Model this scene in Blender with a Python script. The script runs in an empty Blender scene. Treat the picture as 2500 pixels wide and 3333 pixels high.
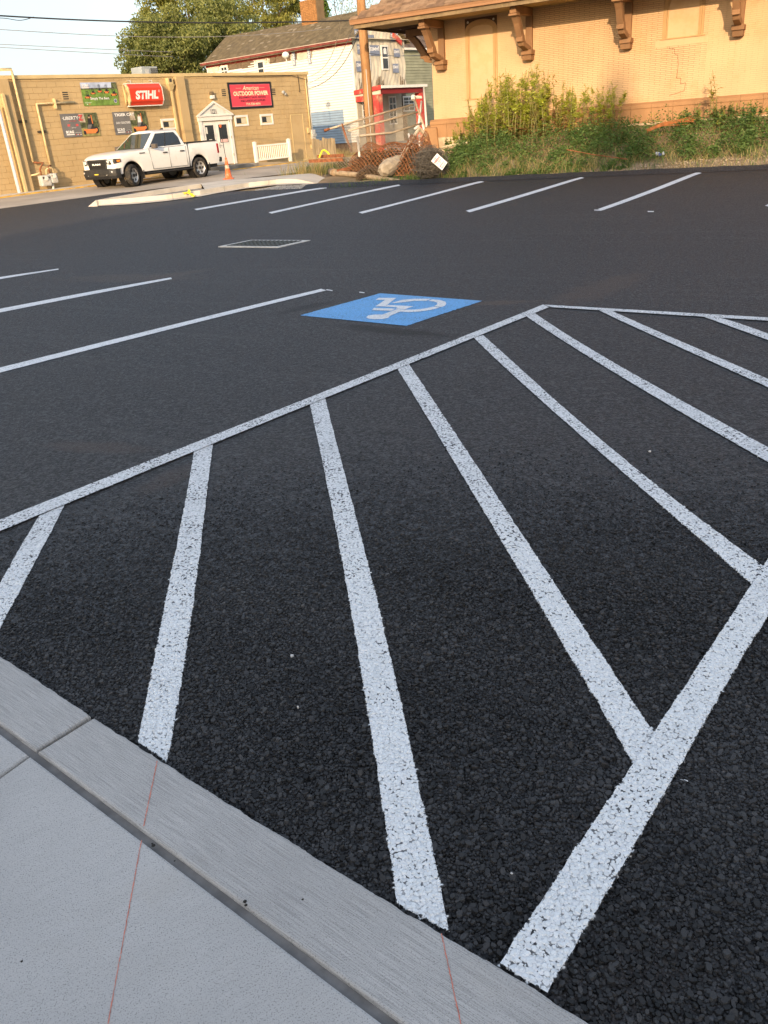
import bpy, math, random
import numpy as np
from mathutils import Vector, Matrix
R = math.radians
random.seed(7); rng = np.random.default_rng(7)
scene = bpy.context.scene
col = scene.collection

# ------------------------------------------------------------------ camera
F, CX, CY, CAMH = 2659.0, 1250.0, 1666.5, 1.60      # focal length and centre in photo pixels (2500 x 3333)
_p, _r = R(25.3), R(4.67)
FWD = np.array([0, math.cos(_p), -math.sin(_p)])
_u0 = np.array([0, math.sin(_p), math.cos(_p)])
UPV = math.cos(_r) * _u0 + math.sin(_r) * np.array([1., 0, 0])
RGT = np.cross(FWD, UPV)
CPOS = np.array([0, 0, CAMH])
cd = bpy.data.cameras.new('camera'); cam = bpy.data.objects.new('camera', cd); col.objects.link(cam)
cd.sensor_fit = 'VERTICAL'; cd.sensor_height = 36.0; cd.lens = F / 3333 * 36
cd.clip_start = 0.05; cd.clip_end = 6000
m = Matrix.Identity(4)
for i in range(3):
    m[i][0] = RGT[i]; m[i][1] = UPV[i]; m[i][2] = -FWD[i]; m[i][3] = CPOS[i]
cam.matrix_world = m
scene.camera = cam

# ------------------------------------------------------------------ light
SUN_AZ = np.array([-0.21, -0.978]); SUN_EL = 15.0
world = bpy.data.worlds.new('World'); scene.world = world; world.use_nodes = True
nt = world.node_tree; nt.nodes.clear()
wo = nt.nodes.new('ShaderNodeOutputWorld'); bg = nt.nodes.new('ShaderNodeBackground')
sky = nt.nodes.new('ShaderNodeTexSky'); sky.sky_type = 'NISHITA'; sky.sun_disc = False
sky.sun_elevation = R(SUN_EL); sky.sun_rotation = math.atan2(SUN_AZ[0], SUN_AZ[1])
sky.air_density = 1.0; sky.dust_density = 3.0; sky.ozone_density = 1.2
# thin high cloud, spread evenly over the whole sky
tc = nt.nodes.new('ShaderNodeTexCoord'); mp = nt.nodes.new('ShaderNodeMapping'); mp.inputs['Scale'].default_value = (1.0, 1.0, 3.2)
nz = nt.nodes.new('ShaderNodeTexNoise'); nz.inputs['Scale'].default_value = 2.3; nz.inputs['Detail'].default_value = 7; nz.inputs['Roughness'].default_value = .55
cr = nt.nodes.new('ShaderNodeValToRGB'); cr.color_ramp.elements[0].position = .38; cr.color_ramp.elements[1].position = .68
cr.color_ramp.elements[0].color = (.25, .25, .25, 1); cr.color_ramp.elements[1].color = (.7, .7, .7, 1)
mx = nt.nodes.new('ShaderNodeMix'); mx.data_type = 'RGBA'
hz = nt.nodes.new('ShaderNodeRGB'); hz.outputs[0].default_value = (2.2, 2.3, 2.5, 1)
nt.links.new(tc.outputs['Generated'], mp.inputs['Vector']); nt.links.new(mp.outputs[0], nz.inputs['Vector'])
nt.links.new(nz.outputs['Fac'], cr.inputs[0]); nt.links.new(cr.outputs[0], mx.inputs['Factor'])
nt.links.new(sky.outputs[0], mx.inputs[6]); nt.links.new(hz.outputs[0], mx.inputs[7])
nt.links.new(mx.outputs[2], bg.inputs['Color']); bg.inputs['Strength'].default_value = 0.15
nt.links.new(bg.outputs[0], wo.inputs['Surface'])
sl = bpy.data.lights.new('sun', 'SUN'); so = bpy.data.objects.new('sun', sl); col.objects.link(so)
sl.energy = 2.0; sl.angle = R(0.53); sl.color = (1.0, .735, .47)
_d = Vector((-SUN_AZ[0] * math.cos(R(SUN_EL)), -SUN_AZ[1] * math.cos(R(SUN_EL)), -math.sin(R(SUN_EL))))
so.rotation_euler = _d.to_track_quat('-Z', 'Y').to_euler()
so.location = (-10, -30, 25)
vs_ = scene.view_settings
vs_.view_transform = 'Standard'; vs_.look = 'None'; vs_.gamma = 1.0; vs_.use_curve_mapping = False
vs_.exposure = 1.36

# ------------------------------------------------------------------ ground shape (metres; from the painted lines, drain and kerbs)
GN = np.array([.54, .842]); GN = GN / np.linalg.norm(GN)
LBA = R(48.4); LBO = np.array([-12.83, 34.68])              # block building: facade line
LBE = np.array([math.cos(LBA), math.sin(LBA)]); LBN = np.array([math.sin(LBA), -math.cos(LBA)])
DPA = R(-30.96); DPO = np.array([3.09, 30.9])               # depot: wall line
DPE = np.array([math.cos(DPA), math.sin(DPA)]); DPI = np.array([-math.sin(DPA), math.cos(DPA)])
EDA = np.array([-0.9, 26.95]); EDB = np.array([9.62, 20.35]) # far edge of the new asphalt
EDE = (EDB - EDA) / np.linalg.norm(EDB - EDA); EDN = np.array([-EDE[1], EDE[0]])
def sst(t): t = np.clip(t, 0, 1); return t * t * (3 - 2 * t)
def ht(x, y):
    x = np.asarray(x, float); y = np.asarray(y, float)
    u = x * GN[0] + y * GN[1]
    z = np.interp(u, [-5, 0, 1.1, 2, 9.5, 10.6, 11.6, 12.6, 21.5, 26], [0, 0, -.018, -.038, -.195, -.212, -.212, -.198, -.02, 0])
    d = (x - LBO[0]) * LBN[0] + (y - LBO[1]) * LBN[1]
    s = (x - LBO[0]) * LBE[0] + (y - LBO[1]) * LBE[1]
    z = z + .24 * (1 - sst((d - .8) / 9.0)) * sst((24 - s) / 5.0)
    e = (x - EDA[0]) * EDN[0] + (y - EDA[1]) * EDN[1]
    a = (x - EDA[0]) * EDE[0] + (y - EDA[1]) * EDE[1]
    z = z + (1.0 * sst((e - .2) / 5.2) * sst((a + .2) / 4.5)) + .25 * sst((e - 1) / 4) * sst((a + 4) / 3) * (1 - sst((a + .2) / 4.5))
    return z
def ray(x, y): return FWD + RGT * (x - CX) / F + UPV * (CY - y) / F
def G(x, y, dz=0.):
    d = ray(x, y); lo, hi = .3, 300.
    ts = np.concatenate([np.arange(.3, 60, .05), np.arange(60, 400, 1.)])
    pts = CPOS[None] + ts[:, None] * d[None]
    below = pts[:, 2] - ht(pts[:, 0], pts[:, 1]) - dz < 0
    i = int(np.argmax(below)) if below.any() else len(ts) - 1
    lo, hi = ts[max(i - 1, 0)], ts[i]
    for _ in range(24):
        mm = (lo + hi) / 2; q = CPOS + mm * d
        if q[2] - float(ht(q[0], q[1])) - dz > 0: lo = mm
        else: hi = mm
    return CPOS + lo * d
def atz(x, y, z): d = ray(x, y); return CPOS + d * ((z - CAMH) / d[2])
def atzc(x, y, zc): return CPOS + zc * ray(x, y)
def vplane(x, y, O, ang):
    """pixel -> (s, z) on the vertical plane through O (xy) whose horizontal axis points along ang"""
    e = np.array([math.cos(ang), math.sin(ang)]); n = np.array([-e[1], e[0]])
    d = ray(x, y); t = ((O - CPOS[:2]) @ n) / (d[:2] @ n); q = CPOS + t * d
    return float((q[:2] - O) @ e), float(q[2])

# ------------------------------------------------------------------ materials
MATS = {}
def _nodes(name):
    mt = bpy.data.materials.new(name); mt.use_nodes = True
    t = mt.node_tree; b = t.nodes['Principled BSDF']
    MATS[name] = mt
    return mt, t, b
def N(t, kind, **kw):
    n = t.nodes.new(kind)
    for k, v in kw.items():
        if hasattr(n, k): setattr(n, k, v)
        else: n.inputs[k.replace('_', ' ')].default_value = v
    return n
def mixc(t, fac, a, b, mode='MIX'):
    n = t.nodes.new('ShaderNodeMix'); n.data_type = 'RGBA'; n.blend_type = mode
    for i, v in ((0, fac), (6, a), (7, b)):
        if isinstance(v, bpy.types.NodeSocket): t.links.new(v, n.inputs[i])
        elif i == 0: n.inputs[0].default_value = v
        else: n.inputs[i].default_value = (*v[:3], 1)
    return n.outputs[2]
def mth(t, op, a, b=None, c=None):
    n = t.nodes.new('ShaderNodeMath'); n.operation = op
    for i, v in enumerate((a, b, c)):
        if v is None: continue
        if isinstance(v, bpy.types.NodeSocket): t.links.new(v, n.inputs[i])
        else: n.inputs[i].default_value = v
    return n.outputs[0]
def ramp(t, x, a, b, va=0., vb=1.):
    n = t.nodes.new('ShaderNodeMapRange'); n.interpolation_type = 'SMOOTHSTEP'
    t.links.new(x, n.inputs[0]); n.inputs[1].default_value = a; n.inputs[2].default_value = b
    n.inputs[3].default_value = va; n.inputs[4].default_value = vb
    return n.outputs[0]
def pos(t, scale=None, rotz=0, obj=False):
    g = t.nodes.new('ShaderNodeTexCoord').outputs['Object'] if obj else t.nodes.new('ShaderNodeNewGeometry').outputs['Position']
    if scale is None and not rotz: return g
    q = t.nodes.new('ShaderNodeMapping'); t.links.new(g, q.inputs[0])
    if rotz:
        q.inputs['Rotation'].default_value = (0, 0, rotz)
        if scale:
            q2 = t.nodes.new('ShaderNodeMapping'); t.links.new(q.outputs[0], q2.inputs[0]); q2.inputs['Scale'].default_value = scale; return q2.outputs[0]
    if scale: q.inputs['Scale'].default_value = scale
    return q.outputs[0]
def noise(t, vec, scale, detail=4, rough=.55):
    n = t.nodes.new('ShaderNodeTexNoise'); t.links.new(vec, n.inputs['Vector'])
    n.inputs['Scale'].default_value = scale; n.inputs['Detail'].default_value = detail; n.inputs['Roughness'].default_value = rough
    return n.outputs['Fac']
def bumpn(t, b, h, strength, dist):
    n = t.nodes.new('ShaderNodeBump'); n.inputs['Strength'].default_value = strength; n.inputs['Distance'].default_value = dist
    t.links.new(h, n.inputs['Height']); t.links.new(n.outputs[0], b.inputs['Normal']); return n
def mk(name, c, rough=.85, var=.14, vs=2.0, spec=.3, bump=0., bs=60., metal=0., dirt=None, stretch=None, fine=.06):
    """painted / natural surface: colour with broad blotches, fine grain, optional dirt and relief"""
    if name in MATS: return MATS[name]
    mt, t, b = _nodes(name)
    v = pos(t, stretch) if stretch else pos(t)
    c = np.array(c)
    lo, hi = c * (1 - var), np.minimum(c * (1 + var), 1)
    out = mixc(t, ramp(t, noise(t, v, vs), .3, .7), lo, hi)
    out = mixc(t, ramp(t, noise(t, v, vs * 22, 2), .3, .7, 0, fine * 4), out, c * .72)
    if dirt:
        dc, dscale, damt = dirt
        out = mixc(t, ramp(t, noise(t, pos(t), dscale, 6, .65), .48, .72, 0, damt), out, dc)
    t.links.new(out, b.inputs['Base Color'])
    b.inputs['Roughness'].default_value = rough; b.inputs['Specular IOR Level'].default_value = spec; b.inputs['Metallic'].default_value = metal
    if bump: bumpn(t, b, noise(t, v, bs, 3), .5, bump)
    return mt
def mkwall(name, c, streak, blotch, rough=.85):
    """old painted masonry: patchy repaint, vertical run-off streaks, grime"""
    mt, t, b = _nodes(name); c = np.array(c); P = pos(t)
    out = mixc(t, ramp(t, noise(t, P, .7, 5), .3, .7), c * .92, c * 1.07)
    out = mixc(t, ramp(t, noise(t, P, 1.7, 6, .65), .52, .64, 0, .45), out, blotch)
    out = mixc(t, ramp(t, noise(t, pos(t, (2.6, 2.6, .28)), 1.0, 5, .65), .52, .72, 0, .5), out, streak)
    out = mixc(t, ramp(t, noise(t, P, 26, 4, .7), .55, .75, 0, .3), out, c * .72)
    t.links.new(out, b.inputs['Base Color']); b.inputs['Roughness'].default_value = rough; b.inputs['Specular IOR Level'].default_value = .22
    bumpn(t, b, noise(t, P, 55, 3), .6, .004)
    return mt
def mk_leaf(name, c1, c2, trans=.35, rough=.55):
    mt, t, b = _nodes(name)
    at = t.nodes.new('ShaderNodeAttribute'); at.attribute_name = 'tone'
    cc = mixc(t, at.outputs['Fac'], c1, c2)
    t.links.new(cc, b.inputs['Base Color']); b.inputs['Roughness'].default_value = rough; b.inputs['Specular IOR Level'].default_value = .25
    tr = t.nodes.new('ShaderNodeBsdfTranslucent'); t.links.new(mixc(t, 1.0, cc, (1.0, 1.0, .55), 'MULTIPLY'), tr.inputs[0])
    ms = t.nodes.new('ShaderNodeMixShader'); ms.inputs[0].default_value = trans
    t.links.new(b.outputs[0], ms.inputs[1]); t.links.new(tr.outputs[0], ms.inputs[2])
    t.links.new(ms.outputs[0], t.nodes['Material Output'].inputs['Surface'])
    return mt
def mk_asphalt(name, paint=None, hole=.5):
    mt, t, b = _nodes(name)
    P = pos(t)
    wob = t.nodes.new('ShaderNodeTexNoise'); t.links.new(P, wob.inputs['Vector']); wob.inputs['Scale'].default_value = 55; wob.inputs['Detail'].default_value = 1
    ad = t.nodes.new('ShaderNodeVectorMath'); ad.operation = 'MULTIPLY_ADD'
    t.links.new(wob.outputs['Color'], ad.inputs[0]); ad.inputs[1].default_value = (.012, .012, .0); t.links.new(P, ad.inputs[2])
    fl = t.nodes.new('ShaderNodeVectorMath'); fl.operation = 'MULTIPLY'; t.links.new(ad.outputs[0], fl.inputs[0]); fl.inputs[1].default_value = (1, 1, 0.0)
    vo = t.nodes.new('ShaderNodeTexVoronoi'); t.links.new(fl.outputs[0], vo.inputs['Vector']); vo.inputs['Scale'].default_value = 92; vo.inputs['Randomness'].default_value = 1
    v2 = t.nodes.new('ShaderNodeTexVoronoi'); t.links.new(fl.outputs[0], v2.inputs['Vector']); v2.inputs['Scale'].default_value = 200
    sep = t.nodes.new('ShaderNodeSeparateColor'); t.links.new(vo.outputs['Color'], sep.inputs[0])
    dist = vo.outputs['Distance']
    hgt = mth(t, 'SUBTRACT', mth(t, 'MULTIPLY', sep.outputs[0], .8), mth(t, 'ADD', mth(t, 'MULTIPLY', dist, 1.2), mth(t, 'MULTIPLY', v2.outputs['Distance'], .35)))
    if paint is None:
        tone = mixc(t, ramp(t, sep.outputs[1], .1, 1), (.014, .0142, .0155), (.056, .056, .060))
        brd = noise(t, P, .32, 5, .6)
        tone = mixc(t, ramp(t, brd, .5, .75, 0, .5), tone, (.042, .037, .036))
        tone = mixc(t, ramp(t, noise(t, P, 2.2, 4), .3, .7, 0, .3), tone, (.024, .024, .027))
        tone = mixc(t, ramp(t, dist, .35, .75, 0, .75), tone, (.008, .008, .009))
        # coarse open grain that still reads at a distance
        tone = mixc(t, ramp(t, noise(t, P, 58, 2, .6), .50, .60, 0, .85), tone, (.082, .083, .088))
        tone = mixc(t, ramp(t, noise(t, P, 34, 2, .6), .50, .60, 0, .8), tone, (.010, .010, .011))
        tone = mixc(t, ramp(t, noise(t, P, 24, 2, .6), .56, .64, 0, .6), tone, (.088, .089, .094))
        # roller and tyre streaks lying along the lot
        st = noise(t, pos(t, (.35, 5.5, 1), rotz=R(32)), 1.0, 3)
        tone = mixc(t, ramp(t, st, .55, .72, 0, .28), tone, (.075, .074, .075))
        # brown dust and sprayed tack marks with shapes of their own
        for (cx, cy, rx, ry, an, cc, am) in STAINS:
            q = t.nodes.new('ShaderNodeMapping'); q.vector_type = 'TEXTURE'; t.links.new(P, q.inputs[0])
            q.inputs['Location'].default_value = (cx, cy, 0); q.inputs['Rotation'].default_value = (0, 0, an); q.inputs['Scale'].default_value = (rx, ry, 1)
            f2 = t.nodes.new('ShaderNodeVectorMath'); f2.operation = 'MULTIPLY'; t.links.new(q.outputs[0], f2.inputs[0]); f2.inputs[1].default_value = (1, 1, 0)
            le = t.nodes.new('ShaderNodeVectorMath'); le.operation = 'LENGTH'; t.links.new(f2.outputs[0], le.inputs[0])
            ns = noise(t, P, 5., 5, .65)
            tone = mixc(t, mth(t, 'MULTIPLY', ramp(t, mth(t, 'ADD', le.outputs['Value'], mth(t, 'MULTIPLY', mth(t, 'SUBTRACT', ns, .5), 1.3)), .35, 1.05, 1, 0), am), tone, cc)
        t.links.new(tone, b.inputs['Base Color'])
        b.inputs['Roughness'].default_value = .6; b.inputs['Specular IOR Level'].default_value = .38
        bumpn(t, b, mth(t, 'ADD', hgt, mth(t, 'MULTIPLY', noise(t, P, 45, 2), 1.6)), 1.0, .008)
    else:
        pc = np.array(paint)
        tone = mixc(t, ramp(t, sep.outputs[1], 0, 1), pc * .86, np.minimum(pc * 1.06, .86))
        hn = noise(t, P, 260., 2)
        hole_amt = mth(t, 'MULTIPLY', ramp(t, noise(t, P, 4.5, 3), .35, .65, .45, 1.25), hole)
        holes = mth(t, 'MULTIPLY', ramp(t, mth(t, 'ADD', dist, mth(t, 'MULTIPLY', hn, .5)), .84, 1.0), hole_amt)
        tone = mixc(t, holes, tone, (.03, .03, .033))
        tone = mixc(t, ramp(t, noise(t, P, 3., 4), .45, .75, 0, .12), tone, (.25, .25, .26))
        t.links.new(tone, b.inputs['Base Color']); b.inputs['Roughness'].default_value = .7; b.inputs['Specular IOR Level'].default_value = .3
        bumpn(t, b, hgt, .8 if hole > .5 else .25, .005)
    return mt
def mk_stone(name, c1, c2, rough, spec, paint=None):
    mt, t, b = _nodes(name)
    at = t.nodes.new('ShaderNodeAttribute'); at.attribute_name = 'tone'
    tone = mixc(t, at.outputs['Fac'], c1, c2)
    tone = mixc(t, ramp(t, noise(t, pos(t), 420, 2), .4, .75, 0, .4), tone, np.array(c1) * .6)
    if paint:
        pa_ = t.nodes.new('ShaderNodeAttribute'); pa_.attribute_name = 'paint'
        pw = mixc(t, at.outputs['Fac'], np.array(paint) * .88, paint)
        pw = mixc(t, ramp(t, noise(t, pos(t), 350, 2), .55, .75, 0, .35), pw, np.array(paint) * .55)
        tone = mixc(t, ramp(t, pa_.outputs['Fac'], .3, .7), tone, pw)
    t.links.new(tone, b.inputs['Base Color']); b.inputs['Roughness'].default_value = rough; b.inputs['Specular IOR Level'].default_value = spec
    bumpn(t, b, noise(t, pos(t), 500, 2), .5, .0015)
    return mt
def mk_concrete(name, c, ang, broom=.5, spd=1.):
    mt, t, b = _nodes(name); c = np.array(c)
    P = pos(t)
    line = noise(t, pos(t, (7., 520., 30.), rotz=-ang), 1.0, 3, .6)
    out = mixc(t, ramp(t, noise(t, P, 1.6, 5), .3, .7), c * .9, c * 1.07)
    out = mixc(t, ramp(t, line, .42, .62, 0, .7 * broom), out, c * .55)
    out = mixc(t, ramp(t, noise(t, P, 300, 3), .54, .66, 0, .8 * spd), out, c * .42)
    out = mixc(t, ramp(t, noise(t, P, 7, 6, .7), .55, .8, 0, .35), out, c * .82)
    out = mixc(t, ramp(t, noise(t, P, 120, 2, .5), .66, .74, 0, .55 * spd), out, c * .45)
    out = mixc(t, ramp(t, noise(t, P, 2.6, 6, .7), .52, .7, 0, .3), out, c * np.array([.88, .84, .78]))
    out = mixc(t, ramp(t, noise(t, P, 14, 5, .7), .6, .75, 0, .3), out, c * 1.12)
    t.links.new(out, b.inputs['Base Color']); b.inputs['Roughness'].default_value = .88; b.inputs['Specular IOR Level'].default_value = .3
    hh = mth(t, 'ADD', mth(t, 'MULTIPLY', line, -broom), mth(t, 'MULTIPLY', noise(t, P, 330, 3), -.7))
    bumpn(t, b, hh, .8, .002)
    return mt

# ------------------------------------------------------------------ object helpers
def tag(o, label=None, cat=None, group=None, kind=None):
    if label: o['label'] = label
    if cat: o['category'] = cat
    if group: o['group'] = group
    if kind: o['kind'] = kind
    return o
def empty(name, loc, rz=0., label=None, cat=None, group=None):
    o = bpy.data.objects.new(name, None); col.objects.link(o); o.empty_display_size = .2
    o.location = [float(v) for v in loc]; o.rotation_euler = (0, 0, rz)
    return tag(o, label, cat, group)
class MB:
    def __init__(s): s.v = []; s.f = []; s.mi = []; s.cur = 0
    def add(s, vs, fs):
        k = len(s.v); s.v += [tuple(float(c) for c in p) for p in vs]
        for f in fs: s.f.append(tuple(k + i for i in f)); s.mi.append(s.cur)
        return s
    def box(s, x0, x1, y0, y1, z0, z1):
        return s.add([(x, y, z) for z in (z0, z1) for y in (y0, y1) for x in (x0, x1)],
                     [(0, 2, 3, 1), (4, 5, 7, 6), (0, 1, 5, 4), (2, 6, 7, 3), (1, 3, 7, 5), (0, 4, 6, 2)])
    def hexa(s, p):  # 8 corners: bottom 4 ccw, top 4 ccw
        return s.add(p, [(3, 2, 1, 0), (4, 5, 6, 7), (0, 1, 5, 4), (1, 2, 6, 5), (2, 3, 7, 6), (3, 0, 4, 7)])
    def prism(s, poly, ax, a, b):
        """extrude polygon (2-D) between a and b along axis ax ('x','y','z')"""
        def P(p, w): return {'x': (w, p[0], p[1]), 'y': (p[0], w, p[1]), 'z': (p[0], p[1], w)}[ax]
        n = len(poly)
        return s.add([P(p, a) for p in poly] + [P(p, b) for p in poly],
                     [tuple(range(n - 1, -1, -1)), tuple(range(n, 2 * n))] + [(i, (i + 1) % n, n + (i + 1) % n, n + i) for i in range(n)])
    def tube(s, pts, r, seg=8, r1=None, cap=True):
        pts = [np.array(p, float) for p in pts]; n = len(pts)
        rs = np.linspace(r, r if r1 is None else r1, n) if np.isscalar(r) else np.array(r)
        vs = []
        t0 = pts[1] - pts[0]; t0 = t0 / np.linalg.norm(t0)
        up = np.array([0, 0, 1.]) if abs(t0[2]) < .9 else np.array([1., 0, 0])
        a = np.cross(t0, up); a /= np.linalg.norm(a)
        for i in range(n):
            tg = pts[min(i + 1, n - 1)] - pts[max(i - 1, 0)]; tg = tg / (np.linalg.norm(tg) + 1e-12)
            a = a - tg * (a @ tg); a /= np.linalg.norm(a) + 1e-12; bb = np.cross(tg, a)
            for k in range(seg):
                th = 2 * math.pi * k / seg; vs.append(pts[i] + rs[i] * (math.cos(th) * a + math.sin(th) * bb))
        fs = [(i * seg + k, i * seg + (k + 1) % seg, (i + 1) * seg + (k + 1) % seg, (i + 1) * seg + k) for i in range(n - 1) for k in range(seg)]
        if cap: fs += [tuple(range(seg - 1, -1, -1)), tuple((n - 1) * seg + k for k in range(seg))]
        return s.add(vs, fs)
    def lathe(s, prof, c=(0, 0, 0), axis='z', seg=24):
        vs = []; c = np.array(c, float)
        for r, h in prof:
            for k in range(seg):
                th = 2 * math.pi * k / seg; x, y = r * math.cos(th), r * math.sin(th)
                vs.append(c + {'z': (x, y, h), 'y': (x, h, y), 'x': (h, x, y)}[axis])
        n = len(prof)
        fs = [(i * seg + k, i * seg + (k + 1) % seg, (i + 1) * seg + (k + 1) % seg, (i + 1) * seg + k) for i in range(n - 1) for k in range(seg)]
        return s.add(vs, fs)
    def build(s, name, mats, parent=None, smooth=False, bevel=0, loc=None, rz=None, autos=None):
        me = bpy.data.meshes.new(name); me.from_pydata(s.v, [], s.f)
        if not isinstance(mats, (list, tuple)): mats = [mats]
        for q in mats: me.materials.append(q)
        if len(mats) > 1: me.polygons.foreach_set('material_index', s.mi)
        if smooth: me.polygons.foreach_set('use_smooth', [True] * len(me.polygons))
        me.update()
        o = bpy.data.objects.new(name, me); col.objects.link(o)
        if parent is not None: o.parent = parent
        if loc is not None: o.location = [float(v) for v in loc]
        if rz is not None: o.rotation_euler = (0, 0, rz)
        if bevel:
            bv = o.modifiers.new('bevel', 'BEVEL'); bv.width = bevel; bv.segments = 2; bv.limit_method = 'ANGLE'; bv.angle_limit = R(40)
        return o
def fast_mesh(name, V, Fc, mats, parent=None, tone=None, mi=None, smooth=False):
    V = np.ascontiguousarray(V, dtype=np.float32); Fc = np.ascontiguousarray(Fc, dtype=np.int32)
    k = Fc.shape[1]
    me = bpy.data.meshes.new(name)
    me.vertices.add(len(V)); me.vertices.foreach_set('co', V.ravel())
    me.loops.add(Fc.size); me.loops.foreach_set('vertex_index', Fc.ravel())
    me.polygons.add(len(Fc)); me.polygons.foreach_set('loop_start', np.arange(0, Fc.size, k, dtype=np.int32))
    if not isinstance(mats, (list, tuple)): mats = [mats]
    for q in mats: me.materials.append(q)
    if mi is not None: me.polygons.foreach_set('material_index', np.asarray(mi, dtype=np.int32))
    me.polygons.foreach_set('use_smooth', np.full(len(Fc), smooth))
    me.update(calc_edges=True)
    if tone is not None:
        a = me.attributes.new('tone', 'FLOAT', 'POINT'); a.data.foreach_set('value', np.asarray(tone, dtype=np.float32))
    o = bpy.data.objects.new(name, me); col.objects.link(o)
    if parent is not None: o.parent = parent
    return o
def copy_tree(o, parent=None):
    c = o.copy(); col.objects.link(c); c.parent = parent
    for ch in list(o.children): copy_tree(ch, c)
    return c
def share(name, mesh, parent, loc, rot=(0, 0, 0), scale=(1, 1, 1)):
    o = bpy.data.objects.new(name, mesh); col.objects.link(o); o.parent = parent
    o.location = [float(v) for v in loc]; o.rotation_euler = rot; o.scale = scale
    return o
def text_mesh(s, bold=0., shear=0., spacing=1.):
    cu = bpy.data.curves.new('lettering', 'FONT'); cu.body = s; cu.size = 1.0; cu.offset = bold; cu.shear = shear
    cu.space_character = spacing; cu.resolution_u = 3; cu.fill_mode = 'FRONT'; cu.extrude = 0.0
    ob = bpy.data.objects.new('lettering', cu); col.objects.link(ob)
    dg = bpy.context.evaluated_depsgraph_get(); me = bpy.data.meshes.new_from_object(ob.evaluated_get(dg))
    bpy.data.objects.remove(ob); bpy.data.curves.remove(cu)
    return me
def lettering(s, quad, mat, parent, name='lettering', bold=.015, shear=0., spacing=1., lift=.004, flip=False, label=None):
    """text stretched over a quad (bottom-left, bottom-right, top-right, top-left; 3-D in the parent's frame)"""
    me = text_mesh(s, bold, shear, spacing)
    co = np.empty(len(me.vertices) * 3, np.float32); me.vertices.foreach_get('co', co); co = co.reshape(-1, 3)
    mn, mxx = co.min(0), co.max(0); u = (co[:, 0] - mn[0]) / max(mxx[0] - mn[0], 1e-6); v = (co[:, 1] - mn[1]) / max(mxx[1] - mn[1], 1e-6)
    if flip: u, v = 1 - u, 1 - v
    q = [np.array(p, float) for p in quad]
    nrm = np.cross(q[1] - q[0], q[3] - q[0]); nrm /= np.linalg.norm(nrm)
    P = ((1 - u) * (1 - v))[:, None] * q[0] + (u * (1 - v))[:, None] * q[1] + (u * v)[:, None] * q[2] + ((1 - u) * v)[:, None] * q[3] + nrm * lift
    me.vertices.foreach_set('co', P.astype(np.float32).ravel()); me.materials.clear(); me.materials.append(mat); me.update()
    o = bpy.data.objects.new(name, me); col.objects.link(o); o.parent = parent
    if label: o['label'] = label
    return o
def quads_cards(C, A, B):
    """diamond leaves: centre, half-length vector, half-width vector -> verts, faces"""
    n = len(C); V = np.stack([C - A, C + B * 1.0 - A * .15, C + A, C - B * 1.0 - A * .15], 1).reshape(-1, 3)
    Fc = np.arange(n * 4).reshape(n, 4)
    return V, Fc
def rand_dirs(n, flat=0.):
    v = rng.normal(size=(n, 3)); v[:, 2] *= (1 - flat); v /= np.linalg.norm(v, axis=1)[:, None] + 1e-9
    return v
def perp(A):
    r = rand_dirs(len(A)); b = np.cross(A, r); return b / (np.linalg.norm(b, axis=1)[:, None] + 1e-9)
def inpoly(px, py, poly):
    ins = np.zeros(len(px), bool); n = len(poly); j = n - 1
    for i in range(n):
        xi, yi = poly[i]; xj, yj = poly[j]
        c = ((yi > py) != (yj > py)) & (px < (xj - xi) * (py - yi) / (yj - yi + 1e-12) + xi)
        ins ^= c; j = i
    return ins
# ------------------------------------------------------------------ setting: ground, lot, street, sidewalk
STAINS = []
def stain(x, y, rx, ry, an, cc, am):
    p = G(x, y); STAINS.append((p[0], p[1], rx, ry, an, cc, am))
stain(1290, 1080, .75, .16, R(-38), (.004, .004, .0045), 1.0)
stain(1190, 1064, .35, .10, R(-38), (.004, .004, .0045), .95)
stain(1000, 1000, .55, .16, R(40), (.005, .005, .0055), .8)
stain(1950, 940, 1.5, .35, R(48), (.085, .06, .048), .55)
stain(1620, 985, .45, .16, R(-10), (.10, .066, .05), .6)
stain(420, 905, 1.6, .5, R(-25), (.085, .062, .05), .5)
stain(590, 890, .7, .25, R(30), (.085, .062, .05), .5)
stain(320, 1455, .45, .12, R(-20), (.075, .052, .042), .5)
stain(550, 1560, .3, .12, R(60), (.075, .052, .042), .45)
stain(2050, 3180, .3, .16, R(30), (.055, .045, .04), .5)
stain(1150, 770, 3., .5, R(-32), (.03, .03, .036), .4)

ASPH = mk_asphalt('asphalt')
PAINT = mk_asphalt('white_road_paint', (.82, .84, .84), .85)
PAINTF = mk_asphalt('white_line_paint', (.84, .85, .85), .35)
BLUE = mk_asphalt('blue_road_paint', (.16, .43, .79), .45)
STONE = mk_stone('asphalt_stone', (.006, .006, .0062), (.070, .069, .070), .5, .32, (.84, .86, .86))
SOIL = mk('soil', (.27, .20, .125), .95, .3, .8, .1, .03, 12, dirt=((.13, .12, .055), .9, .8))
STREET = mk('old_pavement', (.42, .36, .29), .9, .2, .5, .2, .01, 30, dirt=((.36, .31, .25), .7, .7))
PALE = mk('pale_concrete', (.56, .51, .43), .9, .12, 1.2, .2, .004, 60, dirt=((.42, .36, .27), 1.5, .5))
YELL = mk('worn_yellow_paint', (.55, .33, .07), .85, .25, 3, .2, .004, 60, dirt=((.42, .36, .28), 2.5, .9))

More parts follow.
